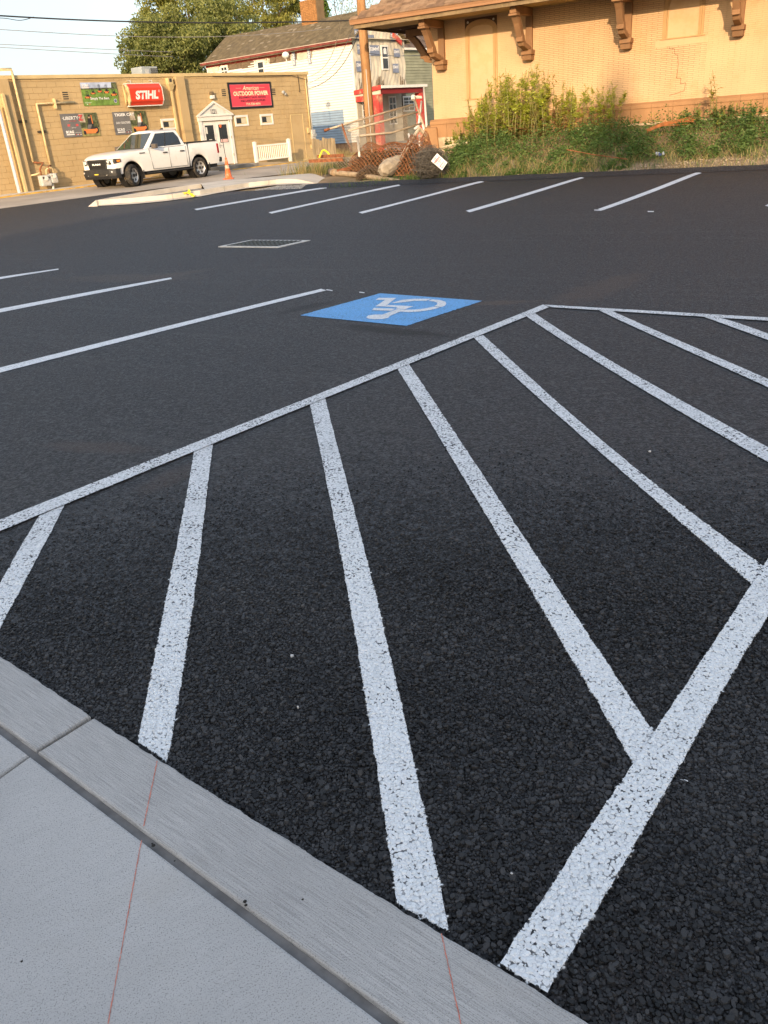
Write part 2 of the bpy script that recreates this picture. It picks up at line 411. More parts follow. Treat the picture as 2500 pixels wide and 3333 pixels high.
# concrete edge line of the lot (kerb band, flush with the asphalt)
KERB_PX = [(-160, 2030), (0, 2133), (130, 2217), (296, 2328), (450, 2426), (548, 2487), (800, 2645), (1200, 2893), (1453, 3045), (1635, 3149), (1775, 3236), (1905, 3320), (2010, 3390)]
GROOVE_PX = [(-160, 2262), (0, 2375), (107, 2452), (499, 2749), (800, 2984), (1290, 3345), (1360, 3400)]
kerb = [atz(x, y, 0)[:2] for x, y in KERB_PX]; groove = [atz(x, y, 0)[:2] for x, y in GROOVE_PX]
kdir = np.array(kerb[-1]) - np.array(kerb[1]); kdir /= np.linalg.norm(kdir); KANG = math.atan2(kdir[1], kdir[0]); knor = np.array([-kdir[1], kdir[0]])

# lot sheet: a grid in (along, across) cut back to its outline
def clip_poly(poly, pt, nrm):
    out = []
    for i in range(len(poly)):
        a, b = np.array(poly[i]), np.array(poly[(i + 1) % len(poly)])
        da, db = (a - pt) @ nrm, (b - pt) @ nrm
        if da >= 0: out.append(a)
        if da * db < 0: out.append(a + (b - a) * da / (da - db))
    return out
lot_left_a = G(0, 679)[:2]; lot_left_b = G(727, 588)[:2]
lld = lot_left_b - lot_left_a; lld /= np.linalg.norm(lld); lln = np.array([lld[1], -lld[0]])
def sheet(name, xs, ys, cuts, dz, mat, parent=None):
    V = []; Fs = []; key = {}
    def vi(p):
        k = (round(float(p[0]), 4), round(float(p[1]), 4))
        if k not in key: key[k] = len(V); V.append(k)
        return key[k]
    for i in range(len(xs) - 1):
        for j in range(len(ys) - 1):
            poly = [np.array((xs[i], ys[j])), np.array((xs[i + 1], ys[j])), np.array((xs[i + 1], ys[j + 1])), np.array((xs[i], ys[j + 1]))]
            for pt, nr in cuts:
                poly = clip_poly(poly, pt, nr)
                if len(poly) < 3: break
            if len(poly) >= 3:
                ids = [vi(p) for p in poly]; ids = [q for n_, q in enumerate(ids) if q != ids[n_ - 1]]
                if len(ids) >= 3: Fs.append(tuple(ids))
    A = np.array(V); Z = ht(A[:, 0], A[:, 1]) + dz
    b = MB(); b.v = [(float(A[i, 0]), float(A[i, 1]), float(Z[i])) for i in range(len(A))]; b.f = Fs; b.mi = [0] * len(Fs)
    return b.build(name, mat, parent, smooth=True)
lot = sheet('parking_lot', np.concatenate([np.arange(-34, 30, .75)]), np.arange(-22, 48, .75),
            [(np.array(kerb[4]) - knor * .12, knor), (EDA, -EDN), (lot_left_a, lln)], 0, ASPH)
tag(lot, 'fresh black asphalt parking lot with painted stalls', kind='structure')

# terrain under and around everything
xs = np.unique(np.concatenate([-np.geomspace(26, 3000, 26)[::-1], np.arange(-26, 26.01, .45), np.geomspace(26, 3000, 26)]))
ys = np.unique(np.concatenate([-np.geomspace(16, 3000, 24)[::-1], np.arange(-16, 66.01, .45), np.geomspace(66.5, 3000, 24)]))
GX, GY = np.meshgrid(xs, ys, indexing='ij')
Z = ht(GX, GY)
e_ = (GX - EDA[0]) * EDN[0] + (GY - EDA[1]) * EDN[1]
rough = (np.sin(GX * 2.1 + GY * .7) * np.sin(GY * 1.9 - GX) * .035 + np.sin(GX * 5.1) * np.sin(GY * 4.3) * .02)
Z = Z - .03 + (.03 + rough) * sst((e_ - .25) / .8) * sst(((GX - EDA[0]) * EDE[0] + (GY - EDA[1]) * EDE[1] + 1.5) / 2)
nx, ny = len(xs), len(ys)
idx = np.arange(nx * ny).reshape(nx, ny)
Fq = np.stack([idx[:-1, :-1], idx[1:, :-1], idx[1:, 1:], idx[:-1, 1:]], -1).reshape(-1, 4)
ground = fast_mesh('ground', np.stack([GX, GY, Z], -1).reshape(-1, 3), Fq, SOIL, smooth=True)
tag(ground, 'bare brown soil and weedy bank beyond the asphalt', kind='structure')

# old street pavement towards the block building
street = sheet('street', np.arange(-40, 14, .8), np.arange(14, 62, .8),
               [(lot_left_a + lln * .06, -lln), (LBO + LBN * .0, LBN), (EDA + EDE * -1.3, -EDE)], -.004, STREET)
tag(street, 'pale worn street pavement in front of the block building', kind='structure')

# ---- painted markings: one object each, children of the lot
def marking(name, left, right, mat, lift, parent=lot, label=None, jitter=.0012, seg=None, smooth_deg=3):
    L = np.array([G(*p) for p in left]); Rr = np.array([G(*p) for p in right])
    def resamp(Q, n):
        d = np.r_[0, np.cumsum(np.linalg.norm(np.diff(Q[:, :2], axis=0), axis=1))]
        t = np.linspace(0, d[-1], n); return np.stack([np.interp(t, d, Q[:, k]) for k in range(2)], 1), d[-1]
    ln = np.linalg.norm(L[-1] - L[0]); n = seg or max(8, int(ln / .03)); n = min(n, 260)
    A, _ = resamp(L, n); B, _ = resamp(Rr, n)
    if smooth_deg and n > 8:
        tt_ = np.linspace(0, 1, n)
        A = np.stack([np.polyval(np.polyfit(tt_, A[:, k], smooth_deg), tt_) for k in range(2)], 1); B = np.stack([np.polyval(np.polyfit(tt_, B[:, k], smooth_deg), tt_) for k in range(2)], 1)
    A = A + rng.normal(0, jitter, A.shape); B = B + rng.normal(0, jitter, B.shape)
    k = 4; V = []
    for i in range(n):
        for j in range(k + 1):
            p = A[i] + (B[i] - A[i]) * j / k; V.append((p[0], p[1], float(ht(p[0], p[1])) + .004 + lift))
    Fs = [(i * (k + 1) + j, i * (k + 1) + j + 1, (i + 1) * (k + 1) + j + 1, (i + 1) * (k + 1) + j) for i in range(n - 1) for j in range(k)]
    b = MB(); b.v = V; b.f = Fs; b.mi = [0] * len(Fs)
    o = b.build(name, mat, parent)
    if label: o['label'] = label
    return o, [tuple(p) for p in A] + [tuple(p) for p in B[::-1]]
bt = [(-120, 1745), (0, 1697), (212, 1614), (635, 1443), (900, 1342), (1013, 1294), (1295, 1185), (1543, 1083), (1700, 1021), (1771, 994.5)]
bb_ = [(-120, 1786), (0, 1734), (125, 1682), (217, 1643), (635, 1474), (900, 1364), (1060, 1297), (1333, 1188), (1572, 1092), (1700, 1035), (1795, 1003)]
rl = [(2600, 1662), (2500, 1818), (2444, 1904), (2406, 1977), (2322, 2103), (2238, 2238), (2129, 2389), (2055, 2494), (1947, 2655), (1805, 2873), (1701, 3043), (1633, 3150)]
rr = [(2600, 1868), (2500, 2015), (2431, 2120), (2347, 2263), (2280, 2372), (2213, 2498), (2100, 2702), (2022, 2844), (1918, 3014), (1824, 3166), (1775, 3238)]
hatch = [
 ([(127, 1682), (60, 1796), (0, 1902), (-90, 2060)], [(212, 1643), (136, 1794), (70, 1913), (22, 2011), (-50, 2150)]),
 ([(635, 1457), (602, 1647), (567, 1821), (542, 1951), (515, 2081), (483, 2255), (449, 2420)], [(693, 1448), (675, 1604), (654, 1761), (635, 1951), (602, 2146), (578, 2298), (546, 2484)]),
 ([(1009, 1311), (1034, 1441), (1068, 1580), (1094, 1725), (1118, 1851), (1148, 2028), (1177, 2196), (1207, 2364), (1242, 2608), (1271, 2797), (1295, 2948)], [(1057, 1290), (1097, 1450), (1131, 1580), (1168, 1710), (1194, 1834), (1244, 2019), (1282, 2196), (1320, 2364), (1380, 2617), (1427, 2844), (1455, 3044)]),
 ([(1291, 1198), (1371, 1328), (1463, 1479), (1572, 1664), (1700, 1876), (1792, 2036), (1876, 2171), (1969, 2326), (2025, 2430), (2060, 2500)], [(1333, 1188), (1396, 1286), (1471, 1395), (1572, 1547), (1700, 1742), (1784, 1881), (1881, 2019), (1977, 2158), (2053, 2271), (2126, 2392)]),
 ([(1543, 1101), (1623, 1181), (1700, 1250), (1809, 1349), (1935, 1454), (2053, 1568), (2162, 1664), (2211, 1700), (2322, 1792), (2446, 1906)], [(1572, 1093), (1631, 1145), (1700, 1206), (1792, 1294), (1902, 1387), (2019, 1488), (2162, 1605), (2301, 1700), (2389, 1780), (2480, 1852)]),
 ([(1708, 1028), (1809, 1097), (1927, 1168), (2044, 1244), (2154, 1311), (2288, 1383), (2414, 1458), (2500, 1506), (2640, 1590)], [(1742, 1021), (1818, 1076), (1918, 1135), (2019, 1194), (2137, 1261), (2288, 1349), (2414, 1412), (2500, 1458), (2640, 1535)]),
 ([(1944, 1012), (2036, 1051), (2171, 1118), (2305, 1173), (2414, 1223), (2500, 1265), (2640, 1330)], [(1990, 1015), (2070, 1048), (2204, 1110), (2339, 1167), (2431, 1206), (2500, 1236), (2640, 1300)]),
 ([(2288, 1033), (2372, 1063), (2500, 1110), (2640, 1160)], [(2343, 1037), (2414, 1057), (2500, 1090), (2640, 1140)])]
POLY = {}; LIFT = {}
hl = ['leftmost hatch stripe, cut by the photo edge', 'hatch stripe ending at the concrete near the joint', 'long hatch stripe running to the concrete band', 'hatch stripe meeting the thick border in a V', 'hatch stripe meeting the border at the right edge', 'hatch stripe leaving from just below the border corner', 'hatch stripe starting on the far border', 'last short hatch stripe on the far right']
for i, (l, r_) in enumerate(hatch):
    o, pl = marking('hatch_line', l, r_, PAINT, .0006 * i, label='white ' + hl[i]); POLY[o] = pl; LIFT[o] = .004 + .0006 * i
o, pl = marking('border_line', bt, bb_, PAINT, .0056, label='long white border line of the hatched aisle'); POLY[o] = pl; LIFT[o] = .0096
o, pl = marking('border_line', [(1771, 994.5), (2500, 1037), (2640, 1045)], [(1795, 1003), (2500, 1047.5), (2640, 1056)], PAINT, .0062, label='thin far white border line of the hatched aisle'); POLY[o] = pl; LIFT[o] = .0102
o, pl = marking('border_line', rl, rr, PAINT, .0068, label='thick near white border line ending at the concrete'); POLY[o] = pl; LIFT[o] = .0108
stalls = [([(-90, 919), (0, 902), (190, 875)], [(-90, 926), (0, 909), (192, 878)]),
          ([(-130, 1031), (0, 1006), (300, 949), (555, 904)], [(-130, 1045), (0, 1018), (300, 959), (560, 909)]),
          ([(-200, 1246), (0, 1199), (500, 1073), (1045, 941)], [(-200, 1265), (0, 1215), (500, 1086), (1062, 946)]),
          ([(632, 681), (850, 643), (1060, 609)], [(640, 685), (850, 648), (1064, 613)]),
          ([(874, 692), (1090, 645), (1298, 601)], [(884, 696), (1090, 650), (1303, 605)]),
          ([(1168, 692), (1370, 641), (1568, 589)], [(1180, 696), (1380, 644), (1576, 593)]),
          ([(1517, 687), (1705, 632), (1892, 577)], [(1530, 692), (1720, 636), (1902, 580)]),
          ([(1946, 682), (2110, 622), (2270, 561)], [(1962, 686), (2130, 625), (2285, 564)]),
          ([(2490, 671), (2600, 620), (2690, 575)], [(2508, 675), (2620, 624), (2710, 578)])]
sl_ = ['short stall line at the left edge, farthest of the near row', 'middle stall line of the near row', 'longest near stall line beside the blue square', 'back row stall line nearest the kerbed island', 'second back row stall line from the island', 'third back row stall line from the island', 'fourth back row stall line, below the weeds', 'back row stall line below the bare soil', 'back row stall line cut off at the right edge']
for i, (l, r_) in enumerate(stalls):
    marking('stall_line', l, r_, PAINTF, .0004 * i, label='white ' + sl_[i], jitter=.002)
# accessible bay: blue square with a stencilled wheelchair
Z1 = lambda p: (900 + p[0] / 2.07375, 880 + p[1] / 2.07375)
bq = [Z1(p) for p in ((155, 307), (700, 157), (1390, 208), (880, 376))]
osq, _ = marking('accessible_square', [bq[0], bq[1]], [bq[3], bq[2]], BLUE, .0, label='blue painted square with a white wheelchair stencil', jitter=.005, seg=50, smooth_deg=0)
pieces = [[(690, 190), (810, 190), (782, 210), (735, 248), (668, 247), (735, 203), (668, 204)],
 [(752, 238), (925, 247), (865, 268), (805, 262), (818, 254), (735, 249)],
 [(658, 258), (803, 263), (775, 278), (645, 273)],
 [(815, 266), (868, 270), (765, 312), (755, 325), (720, 333), (660, 335), (620, 330), (606, 322), (618, 310), (660, 303), (715, 303)],
 [(778, 224), (850, 203), (930, 196), (1045, 196), (1010, 210), (930, 210), (870, 218), (800, 225)],
 [(1048, 200), (1100, 204), (1140, 215), (1147, 230), (1135, 245), (1112, 252), (1062, 247), (1085, 235), (1085, 222), (1060, 214), (1025, 211)],
 [(1105, 255), (1040, 272), (960, 283), (890, 287), (835, 283), (870, 270), (930, 270), (1000, 262), (1055, 250)]]
for pc in pieces:
    P3 = [G(*Z1(p)) for p in pc]; b = MB(); b.add([(p[0], p[1], p[2] + .0075) for p in P3], [tuple(range(len(P3) - 1, -1, -1))]); b.build('stencil_mark', PAINTF, osq)
# small paint ticks left by the striping crew
for (a, b_) in (((1170, 951), (1186, 953)), ((1063, 943), (1082, 946)), ((2108, 688), (2128, 688)), ((1935, 683), (1958, 684)), ((2215, 2542), (2240, 2546))):
    marking('paint_tick', [a, b_], [(a[0], a[1] + 3), (b_[0], b_[1] + 3)], PAINTF, .002, jitter=.002, seg=6)

# asphalt aggregate: real stones near the camera (too many to count singly)
sp = .0090
gx, gy = np.meshgrid(np.arange(-3.2, 4.4, sp), np.arange(.5, 4.8, sp)); gx = gx.ravel() + rng.uniform(-.5, .5, gx.size) * sp; gy = gy.ravel() + rng.uniform(-.5, .5, gy.size) * sp
gz = ht(gx, gy); P = np.stack([gx, gy, gz], 1) - CPOS
zc = P @ FWD; sx = CX + F * (P @ RGT) / zc; sy = CY - F * (P @ UPV) / zc
dist = np.hypot(gx, gy)
kp = np.array(kerb)
keep = (sx > -120) & (sx < 2620) & (sy < 3460) & (zc > .3)
keep &= rng.random(gx.size) < 1 - sst((dist - 2.0) / 2.6)
kline = np.interp(gx, np.array(kerb)[:, 0], np.array(kerb)[:, 1])
keep &= gy > kline - .004
gx, gy, gz = gx[keep], gy[keep], gz[keep]
n = len(gx)
rad = sp * .5 * np.clip(rng.lognormal(.06, .40, n), .5, 2.5); rad *= 1 - .35 * sst((np.hypot(gx, gy) - 2.5) / 1.4)
def stones(gx, gy, gz, rad, hk=1.):
    n = len(gx); k = 6
    th = np.arange(k) * 2 * math.pi / k + rng.uniform(0, 6.28, n)[:, None]
    st = rng.uniform(.72, 1.25, n)[:, None]; an = rng.uniform(0, 3.14, n)[:, None]
    def ring(fr, zz, jit):
        r_ = rad[:, None] * fr * (1 + rng.uniform(-jit, jit, (n, k)))
        x = r_ * np.cos(th) * st; y = r_ * np.sin(th) / st
        X = gx[:, None] + x * np.cos(an) - y * np.sin(an); Y = gy[:, None] + x * np.sin(an) + y * np.cos(an)
        return np.stack([X, Y, zz], -1)
    hgt = rad * rng.uniform(.45, .95, n) * hk; tx = rng.normal(0, .28 * hk, n)[:, None]; ty = rng.normal(0, .28 * hk, n)[:, None]
    a = ring(1.12, np.repeat((gz - .003)[:, None], k, 1), .18)
    b = ring(.74, np.repeat((gz + .001 + hgt)[:, None], k, 1), .22)
    b[:, :, 2] += (b[:, :, 0] - gx[:, None]) * tx + (b[:, :, 1] - gy[:, None]) * ty
    V = np.concatenate([a, b], 1).reshape(-1, 3); o_ = np.arange(n) * 12
    Fs = []
    for i in range(k):
        j = (i + 1) % k; Fs.append(np.stack([o_ + i, o_ + j, o_ + k + j, o_ + k + i], 1))
    Fs.append(np.stack([o_ + 6, o_ + 7, o_ + 8, o_ + 9], 1)); Fs.append(np.stack([o_ + 6, o_ + 9, o_ + 10, o_ + 11], 1))
    return V, np.concatenate(Fs)
free = np.ones(n, bool)
def paint_attr(o, V):
    ins = np.zeros(len(V), bool)
    for pl in POLY.values():
        pa = np.array(pl); bx_ = (V[:, 0] > pa[:, 0].min() - .02) & (V[:, 0] < pa[:, 0].max() + .02) & (V[:, 1] > pa[:, 1].min() - .02) & (V[:, 1] < pa[:, 1].max() + .02)
        ids = np.where(bx_)[0]
        if len(ids): ins[ids] |= inpoly(V[ids, 0], V[ids, 1], pl[::1])
    a_ = o.data.attributes.new('paint', 'FLOAT', 'POINT'); a_.data.foreach_set('value', ins.astype(np.float32))
jx, jy = gx + rng.normal(0, .0012, n), gy + rng.normal(0, .0012, n)
for mo, pl in POLY.items():
    pa = np.array(pl)
    if np.hypot(pa[:, 0], pa[:, 1]).min() > 4.6: continue
    ins = inpoly(jx, jy, pl) & free
    if ins.sum() < 30: continue
    free &= ~ins
    V, Fc = stones(gx[ins], gy[ins], gz[ins] + LIFT[mo] - .001, np.minimum(rad[ins] * 1.0, .0075), .5)
    tg = fast_mesh('painted_aggregate', V, Fc, STONE, mo, tone=np.repeat(rng.uniform(0, 1, ins.sum()), 12)); tg['kind'] = 'stuff'; paint_attr(tg, V)
V, Fc = stones(gx[free], gy[free], gz[free], rad[free], .85)
ag = fast_mesh('asphalt_aggregate', V, Fc, STONE, lot, tone=np.repeat(np.clip(rng.beta(1.4, 2.6, free.sum()) + .16 * np.sin(gx[free] * 3.1 + 1.7 * np.sin(gy[free] * 2.3)) * np.sin(gy[free] * 4.1 + gx[free]), 0, 1), 12)); ag['kind'] = 'stuff'; paint_attr(ag, V)
# a few loose pale chips lying on the asphalt
CHIP = mk('pale_chip', (.6, .58, .55), .9, .1, 8)
for q, (x, y, s_) in enumerate(((951, 2141, .010), (971, 2308, .004), (1667, 2852, .005), (2115, 1473, .008))):
    p = G(x, y); b = MB(); pts = [(p[0] + s_ * math.cos(t_) * random.uniform(.5, 1), p[1] + s_ * math.sin(t_) * random.uniform(.5, 1)) for t_ in np.arange(6) * 1.047]
    b.prism(pts, 'z', p[2] + .004, p[2] + .011); o = b.build('loose_chip', CHIP, lot)

# ---- concrete sidewalk: kerb band and slabs with tooled joints
CONC = mk_concrete('band_concrete', (.50, .483, .46), KANG, .95)
CONC2 = mk_concrete('slab_concrete', (.50, .486, .466), KANG + R(70), .3, 1.1)
DARKG = mk('joint_bed_grey', (.20, .19, .18), .95, .2, 20)  # grey-brown bed colour seen in the joint gaps
sidewalk = tag(empty('sidewalk', (0, 0, 0)), 'grey broom finished concrete sidewalk with tooled joints', kind='structure')
def rounded_slab(name, poly, mat, z=0.0, r=.008, depth=.10, wob=0.0):
    """slab with a rounded arris: inner top ring, edge ring, bottom ring"""
    P = np.array(poly, float)
    area = .5 * np.sum(P[:, 0] * np.roll(P[:, 1], -1) - np.roll(P[:, 0], -1) * P[:, 1])
    if area < 0: P = P[::-1]
    n = len(P)
    def inset(d):
        out = []
        for i in range(n):
            a, b, c = P[i - 1], P[i], P[(i + 1) % n]
            t1 = (b - a) / np.linalg.norm(b - a); t2 = (c - b) / np.linalg.norm(c - b)
            n1 = np.array([-t1[1], t1[0]]); n2 = np.array([-t2[1], t2[0]]); k = n1 + n2; k = k / max(k @ n1, .3)
            out.append(b + k * d)
        return np.array(out)
    rings = [(inset(0), z - depth), (inset(0), z - r), (inset(r * .3), z - r * .3), (inset(r), z)]
    b = MB(); V = []
    for Q, zz in rings: V += [(q[0], q[1], zz) for q in Q]
    Fs = [(k * n + i, k * n + (i + 1) % n, (k + 1) * n + (i + 1) % n, (k + 1) * n + i) for k in range(3) for i in range(n)]
    Fs.append(tuple(3 * n + i for i in range(n)))
    b.add(V, Fs); return b.build(name, mat, sidewalk)
def resample(Q, n):
    Q = np.array(Q); d = np.r_[0, np.cumsum(np.linalg.norm(np.diff(Q, axis=0), axis=1))]; t = np.linspace(0, d[-1], n)
    return np.stack([np.interp(t, d, Q[:, k]) for k in range(2)], 1)
kerbE = resample(kerb, 400)
# straighten the outer edge and chip it a little
gl = np.array(groove); g0, g1 = gl[1], gl[-2]; gd = (g1 - g0) / np.linalg.norm(g1 - g0); gn = np.array([-gd[1], gd[0]])
jA = atz(107, 2450, 0)[:2]; jB = atz(297, 2330, 0)[:2]            # joint across the band
def along(p): return (p - jA) @ gd
band = kerbE + (gn * 1.0)[None] * (np.convolve(rng.normal(0, 1, 400 + 6), np.ones(7) / 7, 'valid') * .003)[:, None]
sB = along(jB)
jd = (jB - jA); jd /= np.linalg.norm(jd)
left = [p for p in band if along(p) < sB - .006]; right = [p for p in band if along(p) > sB + .006]
gap = .006
rounded_slab('kerb_section', [jA - gd * 3.2 + gn * .012, jA - gd * gap + gn * .012, *([jB - gd * gap]), *left[::-1][0:1], *left[::-1]], CONC)
rounded_slab('kerb_section', [jA + gd * gap + gn * .012, *right[0:1], *right, right[-1] + gd * 2.0, jA + gd * 5.0 + gn * .012], CONC)
j2 = atz(0, 2527, 0)[:2]; j2d = (jA - j2) / np.linalg.norm(jA - j2)
inn = -gn * .012
rounded_slab('slab', [jA + gd * gap + inn, jA + gd * 5. + inn, jA + gd * 5. + inn - j2d * 2.6, jA + gd * gap + inn - j2d * 2.6], CONC2)
rounded_slab('slab', [jA - gd * 3.2 + inn, jA - gd * gap + inn, jA - gd * gap + inn - j2d * 2.6, jA - gd * 3.2 + inn - j2d * 2.6], CONC2)
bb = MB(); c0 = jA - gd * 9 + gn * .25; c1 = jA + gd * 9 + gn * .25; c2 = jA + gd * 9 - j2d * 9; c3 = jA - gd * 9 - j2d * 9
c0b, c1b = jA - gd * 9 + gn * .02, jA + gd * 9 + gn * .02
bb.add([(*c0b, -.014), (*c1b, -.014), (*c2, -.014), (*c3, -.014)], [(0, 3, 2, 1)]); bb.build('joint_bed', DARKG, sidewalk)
# rest of the walk behind and beside, out of the frame
bb = MB(); q0 = jA + inn - j2d * 2.62
bb.add([(*(q0 - gd * 9), -.002), (*(q0 + gd * 9), -.002), (*(q0 + gd * 9 - j2d * 9), -.002), (*(q0 - gd * 9 - j2d * 9), -.002)], [(0, 3, 2, 1)]); bb.build('slab', CONC2, sidewalk)
bb = MB(); kk = np.array(kerb)
bb.add([(*(jA - gd * 3.21 + gn * .012), -.002), (*(jA - gd * 9 + gn * .012), -.002), (*(jA - gd * 9 + gn * .19), -.002), (*(jA - gd * 3.21 + gn * .19), -.002)], [(0, 3, 2, 1)]); bb.build('kerb_section', CONC, sidewalk)
CHALK = mk('red_chalk', (.62, .21, .15), .95, .3, 60, .1, dirt=((.42, .38, .36), 90, .9))
def chalk(a, b, w, lab):
    A, B = atz(*a, 0)[:2], atz(*b, 0)[:2]; d = (B - A) / np.linalg.norm(B - A); nn = np.array([-d[1], d[0]]); b_ = MB(); V = []; n = 60
    for i in range(n + 1):
        p = A + (B - A) * i / n; w2 = w * random.uniform(.6, 1.15); o_ = random.uniform(-.0006, .0006); V += [(*(p + nn * (w2 + o_)), .0013), (*(p - nn * (w2 - o_)), .0013)]
    b_.add(V, [(2 * i, 2 * i + 1, 2 * i + 3, 2 * i + 2) for i in range(n)]); o = b_.build('chalk_line', CHALK, sidewalk); o['label'] = lab
chalk((512, 2478), (468, 2690), .0015, 'red chalk line on the kerb band below a hatch stripe')
chalk((461, 2735), (345, 3370), .0012, 'faint red chalk line crossing the slab')
chalk((1437, 3040), (1506, 3360), .0014, 'short red chalk line on the kerb band')
DB = mk('dark_debris', (.03, .028, .025), .9, .2, 30)
for (x, y, s_) in ((499, 2750, .0055), (495, 2744, .003), (797, 2932, .005), (800, 2944, .004), (985, 2925, .003), (568, 2800, .0025), (70, 3127, .003)):
    p = atz(x, y, .002); b = MB(); b.lathe([(0.0005, s_ * .6), (s_ * .7, s_ * .35), (s_, 0)], (p[0], p[1], .0), seg=7); b.build('crumb', DB, sidewalk)
# ------------------------------------------------------------------ block building on the left
TAN = mkwall('tan_block_paint', (.47, .34, .175), (.37, .26, .125), (.43, .30, .14))
TANJ = mk('tan_joint_paint', (.44, .31, .15), .9, .12, 2)
TRIMY = mk('pale_yellow_trim', (.58, .44, .22), .7, .08, 2, .3)
WHT = mk('white_paint', (.74, .71, .65), .55, .05, 2, .4)
WHTD = mk('dull_white_paint', (.70, .68, .62), .7, .08, 3, .3, dirt=((.4, .36, .3), 3, .5))
GLS = mk('dark_window_glass', (.025, .028, .03), .06, .1, 2, .8)
PALEIN = mk('pale_blind', (.55, .50, .36), .8, .1, 3)
BLK = mk('black_paint', (.015, .015, .016), .5, .1, 4, .4)
RUST = mk('rusty_iron', (.26, .10, .045), .9, .35, 9, .2, .004, 90)
GREYM = mk('grey_metal', (.45, .45, .43), .5, .08, 3, .5)
STEELD = mk('weathered_galvanised', (.46, .41, .32), .6, .2, 8, .5, metal=.2, dirt=((.25, .13, .06), 6, .5))
DGREY = mk('dark_slot', (.05, .045, .04), .9, .1, 5)
def lf(x, y, d=0.0):
    s, z = vplane(x, y, LBO + LBN * d, LBA); return s, z
LBZ = 4.27; S0, S1b = -9.0, lf(1006, 300)[0]
lb = empty('block_building', (LBO[0], LBO[1], 0), LBA, 'single storey tan painted concrete block shop with flat roof', 'building')
def lpt(s, d, z): return (LBO[0] + LBE[0] * s + LBN[0] * d, LBO[1] + LBE[1] * s + LBN[1] * d, z)
# core wall, set back so that block joints read as recesses
b = MB(); b.box(S0, S1b, .012, 9.0, -.3, LBZ - .1); b.build('wall_core', TANJ, lb)
b = MB(); b.box(S0 - .03, S1b + .04, -.05, 9.03, LBZ - .12, LBZ + .01); b.build('coping', TRIMY, lb, bevel=.01)
b = MB(); b.box(S0, S1b, .2, 8.9, LBZ + .012, LBZ + .016); b.build('roof', mk('roof_felt', (.12, .12, .12)), lb)
# openings the blocks leave out: (s0, s1, z0, z1)
def rect(px): 
    q = [lf(*p) for p in px]; return (min(q[0][0], q[3][0]) * .5 + max(q[0][0], q[3][0]) * .5, (q[1][0] + q[2][0]) / 2, (q[2][1] + q[3][1]) / 2, (q[0][1] + q[1][1]) / 2)
W = [rect(p) for p in ([(522, 387), (571.7, 384.8), (577, 422), (527.4, 424)], [(761, 375.9), (805.7, 373.7), (809, 409), (766, 412)], [(844.7, 372), (886, 369.8), (890.5, 404.8), (849, 408)])]
door = (lf(655, 397)[0], lf(742, 391)[0], .44, lf(700, 394)[1])
d2 = rect([(944.3, 372.5), (984, 370.6), (1001, 520), (960, 525)])
holes = W + [door, d2]
blk_meshes = {}
def block_mesh(w, h):
    k = (round(w, 3), round(h, 3))
    if k not in blk_meshes:
        b = MB(); c = .004; d = .014
        b.add([(0, d, 0), (w, d, 0), (w, d, h), (0, d, h), (c, 0, c), (w - c, 0, c), (w - c, 0, h - c), (c, 0, h - c)], [(4, 5, 6, 7), (0, 1, 5, 4), (1, 2, 6, 5), (2, 3, 7, 6), (3, 0, 4, 7)])
        o = b.build('block', TAN); blk_meshes[k] = o.data; bpy.data.objects.remove(o)
    return blk_meshes[k]
CH, CW, JN = .2032, .4064, .005
cand = []
zr = 0; z = .0
while z < LBZ - .13:
    s = S0 - (CW / 2 if zr % 2 else 0)
    top = min(z + CH - JN, LBZ - .125)
    while s < S1b:
        segs = [(max(s, S0), min(s + CW - JN, S1b))]
        for (a, b2, z0, z1) in holes:
            if z0 < top - .02 and z1 > z + .02:
                ns = []
                for (p, q) in segs:
                    if q <= a or p >= b2: ns.append((p, q)); continue
                    if p < a: ns.append((p, a))
                    if q > b2: ns.append((b2, q))
                segs = ns
        for p, q in segs:
            if q - p > .03: cand.append((p, q, z, top))
        s += CW
    z += CH; zr += 1
vis = [c for c in cand if c[0] > -3.2]; hid = [c for c in cand if c[0] <= -3.2]
vis.sort(key=lambda c: -((c[1] - c[0]) / (31 + .55 * c[0] if c[0] > 0 else 31)))
for i, (p, q, z0, z1) in enumerate(vis):
    if i < 300:
        share('block', block_mesh(q - p, z1 - z0), lb, (p, random.uniform(-.0035, .0035), z0))
rest = MB()
for (p, q, z0, z1) in vis[300:] + hid:
    y = random.uniform(-.0035, .0035); w, h, c, d = q - p, z1 - z0, .004, .014
    rest.add([(p, y + d, z0), (q, y + d, z0), (q, y + d, z1), (p, y + d, z1), (p + c, y, z0 + c), (q - c, y, z0 + c), (q - c, y, z1 - c), (p + c, y, z1 - c)], [(4, 5, 6, 7), (0, 1, 5, 4), (1, 2, 6, 5), (2, 3, 7, 6), (3, 0, 4, 7)])
o = rest.build('block_courses', TAN, lb); o['kind'] = 'stuff'
# pilasters
for (a, bq_) in (((24, 255), (117, 634)), ((599, 245), (633, 465)), ):
    sr = (lf(*a, .2)[0] + lf(*bq_, .2)[0]) / 2
    b = MB(); b.box(sr - .46, sr, -.2, .011, -.2, LBZ - .125); b.build('pilaster', TAN, lb, bevel=.008)
